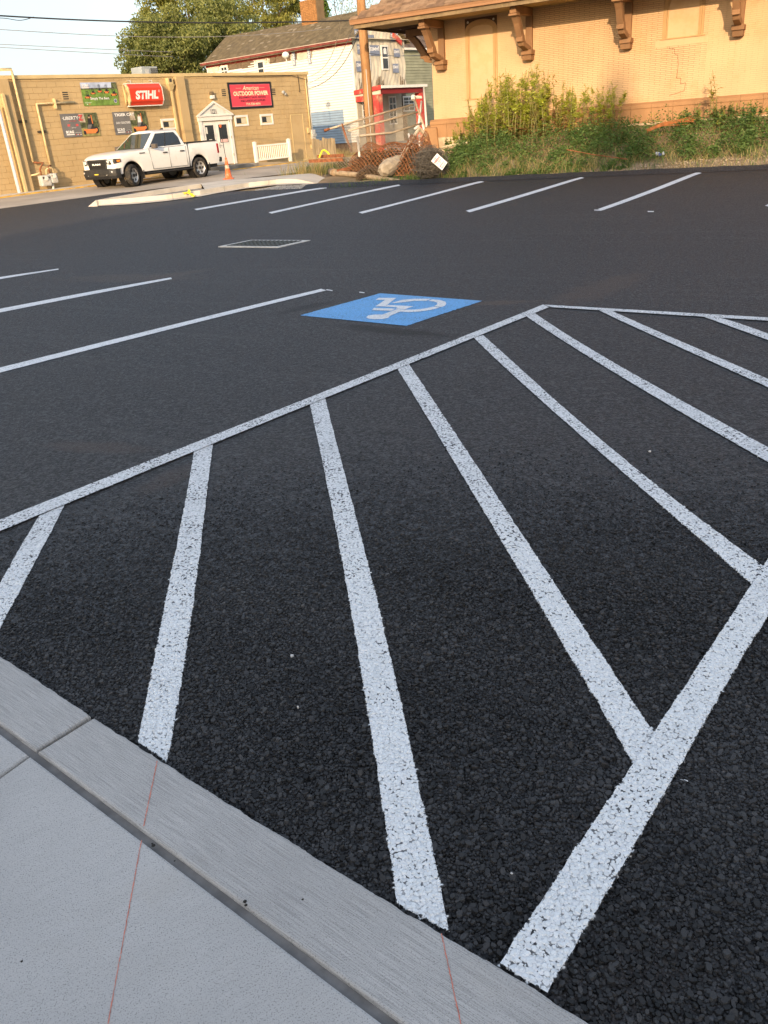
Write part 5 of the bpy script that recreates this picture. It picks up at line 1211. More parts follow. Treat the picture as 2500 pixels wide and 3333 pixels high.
# bare old boards where siding and wrap are torn away
for (u0, u1, v0, v1) in ((312, 430, 470, 548), (434, 556, 448, 540), (662, 760, 428, 486), (764, 895, 402, 480)):
    for k in range(5):
        a = hs(*zz7((u0, v0 + (v1 - v0) * k / 5))); c = hs(*zz7((u1, v0 - (u1 - u0) * .1 + (v1 - v0) * (k + 1) / 5)))
        zt2, zb2 = a[1], c[1]
        b = MB(); b.box(a[0], c[0], -.03 + .002 * k, .019, min(zt2, zb2) + .0, max(zt2, zb2) - .004); b.build('old_board', OLDW, house)
# torn wrap flaps
def wrapsheet(name, P, nu, nv, mat, parent=house):
    V = [P(i / nu, j / nv) for i in range(nu + 1) for j in range(nv + 1)]
    b = MB(); b.add(V, [(i * (nv + 1) + j, (i + 1) * (nv + 1) + j, (i + 1) * (nv + 1) + j + 1, i * (nv + 1) + j + 1) for i in range(nu) for j in range(nv)]); return b.build(name, mat, parent, smooth=True)
for (u0, u1, v0, v1) in ((105, 225, 500, 585), (225, 310, 490, 560), (560, 655, 420, 470), (655, 715, 450, 495), (905, 960, 385, 460), (965, 1118, 355, 450)):
    a = hs(*zz7((u0, v0))); c = hs(*zz7((u1, v1)))
    wrapsheet('wrap_flap', lambda u, v: (a[0] + (c[0] - a[0]) * u, -.035 - .02 * math.sin(u * 13 + v * 5) * math.sin(v * 7), c[1] + (a[1] - c[1]) * v + .12 * u), 14, 8, WRAP)
# red eave board, corner boards
b = MB(); b.box(HL - .05, 0.0, -.06, -.021, HZ - .30, HZ - .02); b.build('eave_board', REDP, house); b = MB(); b.box(HL - .3, .25, -.32, -.26, HZ - .14, HZ + .02); b.build('fascia', mk('dark_red_fascia', (.20, .05, .04), .8, .3, 3), house)
b = MB(); b.box(HL, HL + .11, -.045, .03, .72, HZ - .31); b.build('corner_board', SIDW, house); b = MB(); b.box(-.12, .03, -.045, .03, .72, HZ - .31); b.build('corner_board', SIDW, house)
# side windows
for (u0, u1, v0, v1, mull) in ((243, 302, 536, 600, True), (594, 658, 486, 610, False)):
    a = hs(*zz7((u0, v0))); c = hs(*zz7((u1, v1)))
    b = MB(); b.box(a[0] - .08, c[0] + .08, -.05, .0, c[1], a[1] + .1); wo_ = b.build('window', SIDW, house)
    b = MB(); b.box(a[0], c[0], -.056, -.051, c[1] + .02, a[1]); b.build('pane', GLS, wo_)
    b = MB(); xm, zm = (a[0] + c[0]) / 2, (a[1] * .55 + c[1] * .45)
    if mull: b.box(xm - .03, xm + .03, -.064, -.057, c[1], a[1])
    b.box(a[0], c[0], -.066, -.0575, zm - .04, zm + .03); b.build('muntin', SIDW, wo_)
# roof
rz0 = vplane(733, 119, OH + HI * HWD / 2, HA)[1]
pitch = (rz0 - HZ) / (HWD / 2)
for sg in (0, 1):
    def RP(u, v):
        x = HL - .3 + (-HL + .62) * u; yy = -.34 + (HWD / 2 + .34) * v; zz = HZ + .02 + pitch * (yy) + .03 * math.sin(u * 40) * math.sin(v * 11) * .4 - .10 * math.sin(u * 3.1) * v * .8
        return (x, yy if sg == 0 else HWD - yy, zz)
    b = MB(); rows = 18; n_ = 40
    for r_ in range(rows):
        V = []
        for i in range(n_ + 1):
            p0 = RP(i / n_, r_ / rows); p1 = RP(i / n_, min((r_ + 1.08) / rows, 1)); V += [(p0[0], p0[1], p0[2] + .03), (p1[0], p1[1], p1[2] + .012), (p0[0], p0[1], p0[2] + .0)]
        b.add(V, [(3 * i, 3 * i + 3, 3 * i + 4, 3 * i + 1) for i in range(n_)] + [(3 * i + 2, 3 * i + 5, 3 * i + 3, 3 * i) for i in range(n_)])
    roof_o = b.build('roof', SHG, house)
    if sg == 0: roofF = roof_o
PTC = mk('bleached_shingle', (.24, .20, .14), .9, .15, 4)
for k in range(34):
    u, v = random.uniform(.02, .75), random.choice([.3, .45, .58, .7, .8, .9]) + random.uniform(-.05, .05); p = RP.__call__ if False else None
    x = HL - .3 + (-HL + .62) * u; yy = -.34 + (HWD / 2 + .34) * v; zz = HZ + .055 + pitch * yy - .10 * math.sin(u * 3.1) * v * .8 + .008
    w = random.uniform(.15, .4); b = MB(); b.add([(x, yy, zz), (x + w, yy, zz), (x + w, yy + .13, zz + .13 * pitch), (x, yy + .13, zz + .13 * pitch)], [(0, 1, 2, 3)]); b.build('bleached_shingle', PTC, roofF)
b = MB(); b.box(HL - .3, .32, -.34, HWD + .34, HZ - .02, HZ + .01); b.build('soffit', WRAP, house)
b = MB(); b.prism([(.02, HZ + .012), (HWD - .02, HZ + .012), (HWD / 2, rz0 - .05)], 'x', -.16, -.01); b.build('gable', WRAP, house)
# chimney of brick
a = vplane(994, 63, OH + HI * HWD / 2, HA); c = vplane(1041, 10, OH + HI * HWD / 2, HA)
ch = MB(); ch.box(a[0], c[0], HWD / 2 - .35, HWD / 2 + .35, rz0 - .6, c[1] + .25); cho = ch.build('chimney', mk('chimney_mortar', (.19, .13, .07), .95), house)
BRK = mk('orange_brick', (.34, .165, .06), .9, .25, 7); bw = (c[0] - a[0]) / 3.5; z = rz0 - .3; r_ = 0
while z < c[1] + .2:
    x = a[0] - (bw / 2 if r_ % 2 else 0)
    while x < c[0]:
        x0, x1 = max(x, a[0]) , min(x + bw - .015, c[0])
        if x1 - x0 > .04: b = MB(); b.box(x0, x1, HWD / 2 - .375, HWD / 2 - .3505, z, z + .075); b.build('brick', BRK, cho)
        x += bw
    z += .09; r_ += 1
# front wall: loose house wrap, lath, two windows
PORZ = 3.55; PD = 2.0
def FW(u, v):
    y = HWD * u; zt = HZ + pitch * min(y, HWD - y) - .05; z = PORZ + .02 + (zt - PORZ - .02) * v
    return (.03 + .035 * abs(math.sin(y * 9 + 2 * math.sin(z * 2.3))) + .03 * math.sin(z * 5 + y * 3) * math.sin(y * 4.1), y, z)
wrapsheet('wrap_sheet', FW, 60, 34, WRAP)
for k in range(34):
    y = random.choice([random.uniform(.15, .85), random.uniform(1.9, 2.6), random.uniform(4.2, 4.75)]); h = random.uniform(.2, .75); b = MB(); b.box(.09, .105, y, y + random.uniform(.02, .05), PORZ + .03, PORZ + .03 + h); b.build('lath_strip', OLDW, house)
def front_window(px, d=.08):
    q = [hf(*p, d) for p in px]; y0, y1 = (q[0][0] + q[3][0]) / 2, (q[1][0] + q[2][0]) / 2; z0, z1 = (q[2][1] + q[3][1]) / 2, (q[0][1] + q[1][1]) / 2
    b = MB(); b.box(.03, d + .04, y0, y1, z0, z1); w_ = b.build('window', SIDW, house, bevel=.01); f = .09; zm = (z0 + z1) / 2
    for (p0, p1) in ((z0 + f, zm - .04), (zm + .04, z1 - f)):
        b = MB(); b.box(d + .042, d + .05, y0 + f, y1 - f, p0, p1); b.build('pane', GLS, w_)
    return w_, y0, y1, z0, z1, f
w_, y0, y1, z0, z1, f = front_window([(1239.5, 147), (1261, 147), (1266, 228), (1243, 229)])
zm = (z0 + z1) / 2; b = MB(); b.add([(.132, y0 + f + .1, zm + .2), (.132, y1 - f - .1, zm + .2), (.132, y1 - f - .1, z1 - f - .12), (.132, (y0 + y1) / 2, z1 - f - .04), (.132, y0 + f + .1, z1 - f - .12)], [(0, 1, 2, 3, 4)]); b.build('sticker', PWH, w_)
front_window([(1183, 149), (1202, 149), (1207, 229), (1188, 229)])
WLB = mk('wrap_blue_print', (.20, .23, .31), .8, .15, 5)
for (px, py, w, h) in ((1163, 112, .5, .6), (1283, 120, .75, .5), (1148, 162, .3, .5), (1170, 160, .45, .5), (1219, 164, .95, .55), (1291, 172, .6, .45), (1170, 216, .6, .55), (1288, 222, .6, .5), (1203, 118, .8, .15)):
    y, z = hf(px, py, .11); zt = HZ + pitch * min(y, HWD - y)
    if not (0 < y < HWD): continue
    y0, y1 = max(y - w / 2, .02), min(y + w / 2, HWD - .02)
    b = MB(); b.add([(.118, y0, z - h / 2), (.118, y1, z - h / 2), (.118, y1, z + h / 2), (.118, y0, z + h / 2)], [(0, 1, 2, 3)]); lg = b.build('wrap_print', WLB, house)
    if h > .3 and y1 - y0 > .35: lettering('JAMES', [(.12, y0 + .03, z - .02), (.12, y1 - .03, z - .02), (.12, y1 - .03, z + h * .4), (.12, y0 + .03, z + h * .4)], PWH, lg, bold=.02, flip=True)
for (px, py) in ((943, 182), (1041, 175) if False else (1041 - 50 + 2, 176)):
    x, z = hs(px + 12, py, .06); b = MB(); b.add([(x - .12, -.075, z - .55), (x + .16, -.075, z - .55), (x + .16, -.075, z + .3), (x - .12, -.075, z + .3)], [(0, 1, 2, 3)]); lg = b.build('wrap_print', WLB, house)
    lettering('HARDIE', [(x - .08, -.077, z + .26), (x - .08, -.077, z - .5), (x + .1, -.077, z - .5), (x + .1, -.077, z + .26)], PWH, lg, bold=.02)
b = MB(); ra2, rb2 = hf(1281, 104, .3), hf(1308, 130, .3); b.prism([(ra2[0], ra2[1]), (rb2[0], rb2[1] - .05), (rb2[0], rb2[1] - .3), (ra2[0], ra2[1] - .3)], 'x', .2, .32); b.build('rake_board', REDP, house)
# porch
pz1 = PORZ; pz0 = vplane(1300, 276, OH + HE * PD, HA + math.pi / 2)[1]
py1 = vplane(1384, 273, OH + HE * PD, HA + math.pi / 2)[0]
porch = MB(); porch.hexa([(0.0, -.1, pz1 - .06), (PD + .1, -.1, pz0 - .06), (PD + .1, py1, pz0 - .06), (0.0, py1, pz1 - .06), (0.0, -.1, pz1), (PD + .1, -.1, pz0), (PD + .1, py1, pz0), (0.0, py1, pz1)]); po_ = porch.build('porch_roof', SHG, house)
b = MB(); b.box(PD + .102, PD + .17, -.1, py1, pz0 - .16, pz0 - .01); b.build('gutter', WHTD, po_)
b = MB(); b.hexa([(.0, -.17, pz1 - .22), (PD + .1, -.17, pz0 - .22), (PD + .1, -.102, pz0 - .22), (.0, -.102, pz1 - .22), (.0, -.17, pz1 + .02), (PD + .1, -.17, pz0 + .02), (PD + .1, -.102, pz0 + .02), (.0, -.102, pz1 + .02)]); b.build('rake_board', REDP, po_)
b = MB(); b.box(.02, PD, -.08, -.02, pz0 - .75, pz0 - .45); b.build('side_beam', REDP, po_); b = MB(); b.hexa([(.02, -.075, pz0 - .449), (PD, -.075, pz0 - .449), (PD, -.03, pz0 - .449), (.02, -.03, pz0 - .449), (.02, -.075, pz1 - .23), (PD, -.075, pz0 - .23), (PD, -.03, pz0 - .23), (.02, -.03, pz1 - .23)]); b.build('side_infill', WRAP, po_)
b = MB(); b.box(PD - .2, PD, .1, py1 - .1, pz0 - .45, pz0 - .17); b.build('front_beam', mk('dark_red_beam', (.20, .02, .02), .7), po_)
for (px, w) in ((1236, .42), (1372, .36)):
    y = vplane(px, 340, OH + HE * (PD - .1), HA + math.pi / 2)[0]; b = MB(); b.box(PD - .45, PD - .02, y - w / 2, y + w / 2, -.1, pz0 - .46); b.build('porch_post', REDP, house, bevel=.01)
b = MB(); b.box(.03, PD, -.05, py1, -.2, .55); b.build('porch_floor', GREYC, house)
z = .56
while z < PORZ - .1:
    b = MB(); b.add([(.075, .0, z), (.075, py1, z), (.06, py1, z + .143), (.06, 0, z + .143)], [(0, 1, 2, 3)]); b.build('siding_board', SIDT, house); z += .145
b = MB(); b.box(.0, .055, .0, py1, .56, PORZ - .07); b.build('porch_wall', SIDT, house)
for (px, nm, mat) in (([(1267, 318), (1286, 318), (1290, 400), (1270, 400)], 'door', SIDT), ([(1314, 318), (1345, 317), (1348, 357), (1317, 358)], 'window', GLS), ([(1180, 322), (1190, 322), (1193, 397), (1183, 397)], 'window', GLS)):
    q = [hf(*p, .09) for p in px]; y0, y1 = q[0][0], q[1][0]; z0, z1 = q[2][1], q[0][1]
    b = MB(); b.box(.076, .1, y0 - .09, y1 + .09, z0 - .08, z1 + .09); w_ = b.build(nm, SIDW, house); b = MB(); b.box(.101, .108, y0, y1, z0, z1); b.build('pane', GLS, w_)
    b = MB(); n_ = 2 if y1 - y0 > .5 else 1
    for k in range(1, 4): b.box(.109, .116, y0, y1, z0 + (z1 - z0) * k / 4 - .02, z0 + (z1 - z0) * k / 4 + .02)
    if n_ == 2: b.box(.1092, .1165, (y0 + y1) / 2 - .03, (y0 + y1) / 2 + .03, z0, z1)
    b.build('muntin', SIDW, w_)
# white dome on a mast standing on the shop roof
a = lf(931, 182, -2.0); dm_ = empty('dome_mast', lpt(a[0] + .05, -2.0, LBZ + .016), 0, 'white round dome on a thin mast above the shop roof', 'antenna')
zc_ = a[1] - LBZ; b = MB(); b.tube([(0, 0, 0), (-.02, 0, zc_ * .5), (-.05, 0, zc_ - .1)], .025, 7); b.build('mast', WHTD, dm_)
b = MB(); b.lathe([(.001, .17)] + [(.19 * math.sin(t_), zc_ * 0 + .16 * math.cos(t_)) for t_ in np.linspace(.2, 2.2, 9)] + [(.04, -.16)], (-.05, 0, zc_ + .02), seg=18); b.build('dome', WHT, dm_, smooth=True)

# ------------------------------------------------------------------ grey-green house farther back
OG = atzc(1300, 300, 64.)[:2]; GA = R(48.4)
def gf(x, y): return vplane(x, y, OG, GA)
gh = empty('grey_house', (OG[0], OG[1], 0), GA, 'grey green clapboard house half hidden behind the depot corner', 'house')
GGR = mk('grey_green_siding', (.27, .28, .20), .85, .15, 1.2, .2)
gz1 = gf(1350, 163)[1]; g1 = gf(1480, 300)[0]
b = MB(); b.box(-1.5, g1 + 3, .02, 6, -.2, gz1); b.build('wall', GGR, gh)
z = .5
while z < gz1 - .05: clap(-1.5, g1 + 3, z, GGR, 'clapboard', gh, ex=.2); z += .2
b = MB(); b.box(-1.6, g1 + 3.1, -.35, -.2, gz1 - .02, gz1 + .12); b.build('gutter', WHTD, gh)
b = MB(); b.hexa([(-1.6, -.3, gz1 + .0), (g1 + 3.1, -.3, gz1 + .0), (g1 + 3.1, 3, gz1 + 1.9), (-1.6, 3, gz1 + 1.9), (-1.6, -.3, gz1 + .14), (g1 + 3.1, -.3, gz1 + .14), (g1 + 3.1, 3, gz1 + 2.05), (-1.6, 3, gz1 + 2.05)]); b.build('roof', mk('brown_mottled_shingles', (.13, .09, .065), .95, .5, 2.5), gh)

# ------------------------------------------------------------------ depot
def df(x, y, d=0.): return vplane(x, y, DPO - DPI * d, DPA)
dep = empty('depot', (DPO[0], DPO[1], 0), DPA, 'tan painted brick depot with bracketed deep eaves and stone base', 'building')
DBR = mkwall('cream_painted_brick', (.60, .40, .225), (.53, .345, .185), (.56, .335, .16), .8); DMO = mk('darkened_mortar_joint', (.36, .225, .115), .95, .15, 3); STN = mk('brown_painted_stone', (.36, .20, .095), .85, .1, 1.5, .25, .004, 40); WOOD = mk('brown_painted_timber', (.28, .15, .072), .8, .15, 2, .25, .004, 50, stretch=(1, 1, .4), dirt=((.24, .15, .09), 3, .6))  # joint colour darkened to show the shallow recess; mortar is painted like the brick
WOODG = mk('weathered_timber', (.21, .15, .085), .9, .3, 3, .2, .005, 40, dirt=((.33, .24, .12), 2.5, .8)); DKB = mk('dark_brown_panel', (.11, .06, .035), .8, .2, 4)
XL = df(1410, 300)[0]; XR = 17.; ov = 1.75
PZ = 1.62                                     # top of the stone base
zF = df(1364, 63.6, ov)[1]; SOF = zF + .06
b = MB(); b.box(XL, XR, .0, 8, PZ - .3, SOF + .4); b.build('wall_core', DMO, dep)
# blind windows: centre panel and moulding keep the bricks out
w1l, w1r = df(1520, 200)[0], df(1617, 200)[0]; w1b = df(1570, 318)[1]; w1s = df(1520, 104)[1]; w1a = df(1569, 66)[1]
w2l, w2r = df(2163, 60)[0], df(2289, 60)[0]; w2b = df(2220, 119)[1]; w2s = df(2163, 33)[1]; w2a = w2s + .55
blind = [(w1l, w1r, w1b, w1s, w1a), (w2l, w2r, w2b, w2s, w2a)]
bx0, bx1 = df(1735, 150)[0], df(2230, 150)[0]
rest = MB(); CHb, BLb = .0508, .312; r_ = 0; z = PZ + .004
def jmask(x, z):
    a = float(sst((x - bx0 + .2) / .6) * (1 - sst((x - bx1) / .9))); nz_ = math.sin(x * 3.1 + z * 2) * math.sin(z * 4.3 - x) * .5 + .5
    lowfade = float(sst((z - 1.9) / .9)); return max(.02 + .22 * nz_ * (x > bx1), a * (.45 + .55 * lowfade) * (.7 + .3 * nz_))
while z < SOF + .3:
    x = XL - (BLb / 2 if r_ % 2 else 0)
    while x < XR:
        x0, x1 = max(x, XL), min(x + BLb, XR); xm = (x0 + x1) / 2; skip = False
        for (a, c, zb_, zs, za) in blind:
            ztop2 = za if abs(xm - (a + c) / 2) < .2 else zs + (za - zs) * .6
            if zb_ - .1 < z < ztop2:
                if x0 < a - .03 < x1: x1 = a - .03
                elif x0 < c + .03 < x1: x0 = c + .03
                elif a - .03 <= x0 and x1 <= c + .03: skip = True
        if not skip and x1 - x0 > .02:
            m_ = jmask(xm, z); g = .0014 + .0075 * m_; y = -.004 - .006 * m_ + random.uniform(-.0015, .0015); zt2 = min(z + CHb, SOF + .35)
            rest.add([(x0 + g, y, z + g), (x1 - g, y, z + g), (x1 - g, y, zt2 - g), (x0 + g, y, zt2 - g), (x0 + g * .6, .002, z + g * .6), (x1 - g * .6, .002, z + g * .6), (x1 - g * .6, .002, zt2 - g * .6), (x0 + g * .6, .002, zt2 - g * .6)], [(0, 1, 2, 3), (4, 5, 1, 0), (5, 6, 2, 1), (6, 7, 3, 2), (7, 4, 0, 3)])
        x += BLb
    z += CHb; r_ += 1
o = rest.build('brick_courses', DBR, dep); o['kind'] = 'stuff'
def arch_path(a, c, zb_, zs, za, ins=0.):
    a, c = a + ins, c - ins; xm = (a + c) / 2; za -= ins * 1.1; hw_ = (c - a) / 2; pts = [(a, zb_), (a, zs)]
    for t_ in np.linspace(.12, 1, 9): pts.append((a + hw_ * (1 - math.cos(t_ * math.pi / 2) ** 1.0) if False else a + hw_ * t_ ** 1.7, zs + (za - zs) * math.sin(t_ * math.pi / 2) ** .85))
    return pts + [(2 * xm - p[0], p[1]) for p in pts[-2::-1]]
for wi, (a, c, zb_, zs, za) in enumerate(blind):
    pn = MB(); pts = arch_path(a, c, zb_, zs, za, .1); pn.prism(pts[::-1], 'y', -.006, .002); bw_ = pn.build('blind_window', DBR, dep)
    for (i0, i1, pr) in ((-.03, .03, .03), (.035, .075, .045), (.08, .115, .025)):
        A, B_ = arch_path(a, c, zb_, zs, za, i0), arch_path(a, c, zb_, zs, za, i1); b = MB(); V = []
        for p, q in zip(A, B_): V += [(p[0], -.004, p[1]), (p[0], -.004 - pr, p[1]), (q[0], -.004 - pr, q[1]), (q[0], -.004, q[1])]
        n_ = len(A); b.add(V, [(4 * i + k, 4 * i + 4 + k, 4 * i + 5 + k, 4 * i + 1 + k) for i in range(n_ - 1) for k in range(3)]); b.build('moulding', mk('moulding_paint', (.50, .31, .14), .8, .08, 2), bw_)
    b = MB(); b.box(a - .08, c + .08, -.05, .0, zb_ - .035, zb_ - .001); b.build('sill_edge', MATS['moulding_paint'], bw_)
    b = MB(); b.box(a - .22, c + .2, -.02, .0, zb_ - .22, zb_ - .036); b.build('sill', DBR, bw_, bevel=.006)
    if wi == 0:
        sx0, sx1 = a - .03, c + .03; zt2 = za + .12
        for sg in (0, 1):
            pl = arch_path(a, c, zb_, zs, za, -.035); half = pl[1:len(pl) // 2 + 1]
            if sg: half = [(a + c - p[0], p[1]) for p in half]
            xe = sx0 if sg == 0 else sx1
            poly = [(xe, zt2 - .02), *[(p[0], p[1]) for p in half[::-1]], (xe, zs)]
            poly = [(xe, half[0][1]), *half, (half[-1][0], zt2 - .03), (xe, zt2 - .03)]
            b = MB(); b.prism(poly if sg else poly[::-1], 'y', -.022, -.0), b.build('spandrel', DKB, bw_)
            b = MB(); kx = xe + (.11 if sg == 0 else -.11); b.lathe([(.03, -.02), (.035, -.035), (.001, -.05)], (kx, 0, zt2 - .13), 'y', 10); b.build('knob', WHTD, bw_)
# hairline crack stepping down the wall
CRK = mk('crack_dark', (.12, .07, .035), 1.)
zz4 = lambda p: (2000 + p[0] / 3.318, 120 + p[1] / 3.318)
cp = [df(*zz4(p), .012) for p in ((592, 85), (595, 130), (648, 128), (652, 185), (684, 200), (690, 300), (672, 445), (715, 445), (712, 510), (768, 495), (755, 580), (690, 605), (595, 632))]
b = MB()
for (p, q) in zip(cp[:-1], cp[1:]):
    d_ = np.array(q) - np.array(p); d_ = d_ / np.linalg.norm(d_); n_ = np.array([-d_[1], d_[0]]) * .005
    b.add([(p[0] - n_[0], -.0125, p[1] - n_[1]), (q[0] - n_[0], -.0125, q[1] - n_[1]), (q[0] + n_[0], -.0125, q[1] + n_[1]), (p[0] + n_[0], -.0125, p[1] + n_[1])], [(0, 1, 2, 3)])
b.build('wall_crack', CRK, dep)
# stone base: cap stones and panels, one object each
x = XL - .12; k = 0
while x < XR:
    x1 = x + .62
    b = MB(); b.prism([(-.13, PZ - .155), (.0, PZ - .155), (.0, PZ), (-.02, PZ), (-.125, PZ - .06)][::-1], 'x', x + .003, x1 - .003); b.build('cap_stone', STN, dep)
    b = MB(); b.box(x + .003, x1 - .003, -.10, .0, PZ - .56, PZ - .157); b.build('base_panel', STN, dep, bevel=.004)
    x = x1
b = MB(); b.box(XL - .2, XR, -.14, .1, .2, PZ - .563); b.build('footing', mk('rubble_footing', (.50, .38, .24), .95, .25, 4), dep)
b = MB(); b.hexa([(XL - .42, -.25, .3), (XL + .25, -.25, .3), (XL + .25, .1, .3), (XL - .42, .1, .3), (XL - .32, -.2, PZ - .25), (XL + .15, -.2, PZ - .25), (XL + .15, .1, PZ - .16), (XL - .32, .1, PZ - .16)]); b.build('corner_stone', STN, dep, bevel=.03)
# eaves
xe0 = df(1150, 75, ov)[0]; GT = df(1364, 33, ov + .1)[1]
b = MB(); b.box(xe0 + .05, XR, -ov, -ov + .05, zF, GT - .13); b.build('fascia', WOODG, dep)
b = MB(); b.prism([(-ov - .01, GT - .13), (-ov - .085, GT - .12), (-ov - .10, GT - .06), (-ov - .13, GT), (-ov - .01, GT)], 'x', xe0 - .08, XR); b.build('gutter', mk('brown_gutter', (.38, .20, .10), .6, .06, 1.5, .4), dep)
b = MB(); b.box(xe0 + .1, XR, -ov + .051, .0, SOF, SOF + .03); b.build('soffit', mk('soffit_paint', (.40, .27, .12), .85, .15, 2), dep)
b = MB(); b.box(xe0 + .0, xe0 + .05, -ov, 6, zF, GT - .13); b.build('fascia', WOODG, dep)
b = MB(); b.box(xe0 + .051, XL - .01, .001, 6, SOF + .12, SOF + .15); b.build('soffit', DKB, dep)
for k in range(6):
    b = MB(); b.box(xe0 + .06, XL, .5 + k * .9, .62 + k * .9, SOF - .02, SOF + .11); b.build('rafter', DKB, dep)
TP = .60; rsx = xe0 - .1
b = MB(); E_ = 5.5
b.add([(rsx, -ov - .12, GT + .0), (XR, -ov - .12, GT + .0), (XR, -ov + E_, GT + TP * (E_ + .12)), (rsx + E_ + .12, -ov + E_, GT + TP * (E_ + .12)), (rsx, 8, GT), (rsx + E_ + .12, 8 - E_, GT + TP * (E_ + .12))], [(0, 1, 2, 3), (0, 3, 5, 4)]); roofd = b.build('roof', mk('roof_underlay', (.16, .10, .06), .95), dep)
SHI = [mk('brown_shingle', (.27, .165, .095), .95, .22, 5, .1, .006, 60), mk('dark_brown_shingle', (.21, .13, .08), .95, .22, 5, .1, .006, 60), mk('tan_shingle', (.31, .20, .12), .95, .2, 5, .1, .006, 60)]
shm = []
for q in SHI:
    b = MB(); b.add([(0, 0, .018), (.30, 0, .018), (.30, .19, .008), (0, .19, .008), (0, 0, 0), (.30, 0, 0)], [(0, 1, 2, 3), (4, 5, 1, 0)]); o = b.build('shingle', q); shm.append(o.data); bpy.data.objects.remove(o)
ca = math.atan(TP); ex_ = .145; cnt = 0; rest = MB(); pend = []
for r_ in range(26):
    yy = -ov - .12 + r_ * ex_ * math.cos(ca); zz = GT + .004 + r_ * ex_ * math.sin(ca) + .004
    x = rsx + (yy + ov + .12) + (.155 if r_ % 2 else 0.02)
    while x < XR - .3:
        pend.append((x, yy, zz, r_)); x += .305
pend.sort(key=lambda p: p[0] + p[3] * .35)
for i, (x, yy, zz, r_) in enumerate(pend):
    if i < 300: share('shingle', random.choice(shm), roofd, (x, yy, zz), (ca + .05, 0, random.uniform(-.01, .01)))
    else:
        c_, s_ = math.cos(ca + .05), math.sin(ca + .05); rest.cur = random.randrange(3)
        rest.add([(x, yy - s_ * .018, zz + c_ * .018), (x + .30, yy - s_ * .018, zz + c_ * .018), (x + .30, yy + .19 * c_, zz + .19 * s_ + .008), (x, yy + .19 * c_, zz + .19 * s_ + .008)], [(0, 1, 2, 3)])
o = rest.build('shingle_courses', SHI, roofd); o['kind'] = 'stuff'
# brackets
TIPZ = df(1665, 42, 1.4)[1]
def bracket(x, tip=1.42, zbot=3.09, side=False):
    br = bpy.data.objects.new('bracket', None); col.objects.link(br); br.parent = dep; br.location = (x, 0, 0) if not side else (XL, side, 0); br.rotation_euler = (0, 0, 0 if not side else R(-90))
    w = .10; bt_ = SOF - .005
    b = MB(); b.box(-w, w, -tip - .08, -.012, TIPZ - .02, bt_); b.build('beam', WOOD, br, bevel=.012)
    b = MB(); b.box(-w * 1.05, w * 1.05, -.13, -.011, zbot + .29, TIPZ - .021); b.build('wall_post', WOOD, br, bevel=.01)
    cl = [(-1.34, TIPZ - .03), (-1.14, TIPZ - .22), (-.92, TIPZ - .52), (-.72, TIPZ - .80), (-.22, zbot + .30)]
    ou, inn_ = [], []
    for i, (y, z) in enumerate(cl):
        ou.append((y - .085, z - .05)); inn_.append((y + .10, z + .06))
    b = MB(); b.prism(ou + inn_[::-1], 'x', -w * .92, w * .92); b.build('brace', WOOD, br, bevel=.012)
    b = MB(); b.box(-w * 1.06, w * 1.06, -.97, -.74, TIPZ - .74, TIPZ - .56); bb2 = b.build('brace_block', WOOD, br, bevel=.015); bb2.rotation_euler = (0, 0, 0)
    b = MB(); b.box(-w * 1.3, w * 1.3, -1.52, -1.22, TIPZ - .085, TIPZ - .025); b.box(-w * .9, w * .9, -1.46, -1.30, TIPZ - .024, TIPZ + .02); b.build('tip_block', WOOD, br, bevel=.01)
    b = MB(); b.hexa([(-.14, -.28, zbot), (.14, -.28, zbot), (.14, -.012, zbot), (-.14, -.012, zbot), (-.15, -.33, zbot + .12), (.15, -.33, zbot + .12), (.15, -.012, zbot + .12), (-.15, -.012, zbot + .12)]); b.box(-.17, .17, -.36, -.012, zbot + .15, zbot + .285); b.box(-.14, .14, -.30, -.012, zbot + .121, zbot + .149); b.build('corbel', WOOD, br, bevel=.01)
    return br
bx = [df(1435, 229, .2)[0], df(1718, 197, .2)[0], df(2037, 159, .2)[0], df(2401, 120, .2)[0]]
for x in bx: bracket(x)
bracket(bx[3] + 3.05); bracket(0, side=1.2)
# board rail at the top of the wall left of bracket one; small utility box on the fascia
b = MB(); q = df(1330, 48, ov + .04); b.box(q[0] - .06, q[0] + .06, -ov - .06, -ov - .002, q[1] - .04, q[1] + .04); b.build('fascia_box', WHTD, dep)

# ------------------------------------------------------------------ utility pole and wires
pb = atzc(1209, 470, 30.); pz = float(ht(pb[0], pb[1]))
pole = empty('utility_pole', (pb[0], pb[1], pz), 0, 'weathered brown wooden utility pole in front of the house', 'utility pole')
PW = mk('pole_wood', (.37, .20, .09), .95, .3, 3, .1, .012, 20, stretch=(3, 3, .35))
b = MB(); b.tube([(0, 0, -.3), (0, 0, 3), (.0, 0, 6), (0, 0, 11)], [.175, .165, .15, .13], 16); b.build('shaft', PW, pole, smooth=True)
b = MB(); b.box(-.012, .012, -.19, -.165, .5, 3.2); b.build('ground_strip', GREYM, pole)
b = MB(); b.box(-1.1, 1.1, -.22, -.12, 9.2, 9.35); b.build('cross_arm', PW, pole)
WIRE = mk('black_cable', (.03, .03, .03), .6, .1, 3)
def wire(pts, r, label, mat=WIRE):
    P3 = [atzc(*p) for p in pts]; ts = np.linspace(0, 1, len(P3)); tt = np.linspace(0, 1, 40)
    A = np.array(P3)
    try: 
        co = np.polyfit(ts, A, min(3, len(P3) - 1)); Q = np.stack([np.polyval(co[:, k], tt) for k in range(3)], 1)
    except Exception: Q = A
    b = MB(); b.tube(Q - A[0], r, 6); o = b.build('overhead_wire', mat, loc=A[0]); tag(o, label, 'wire'); return o
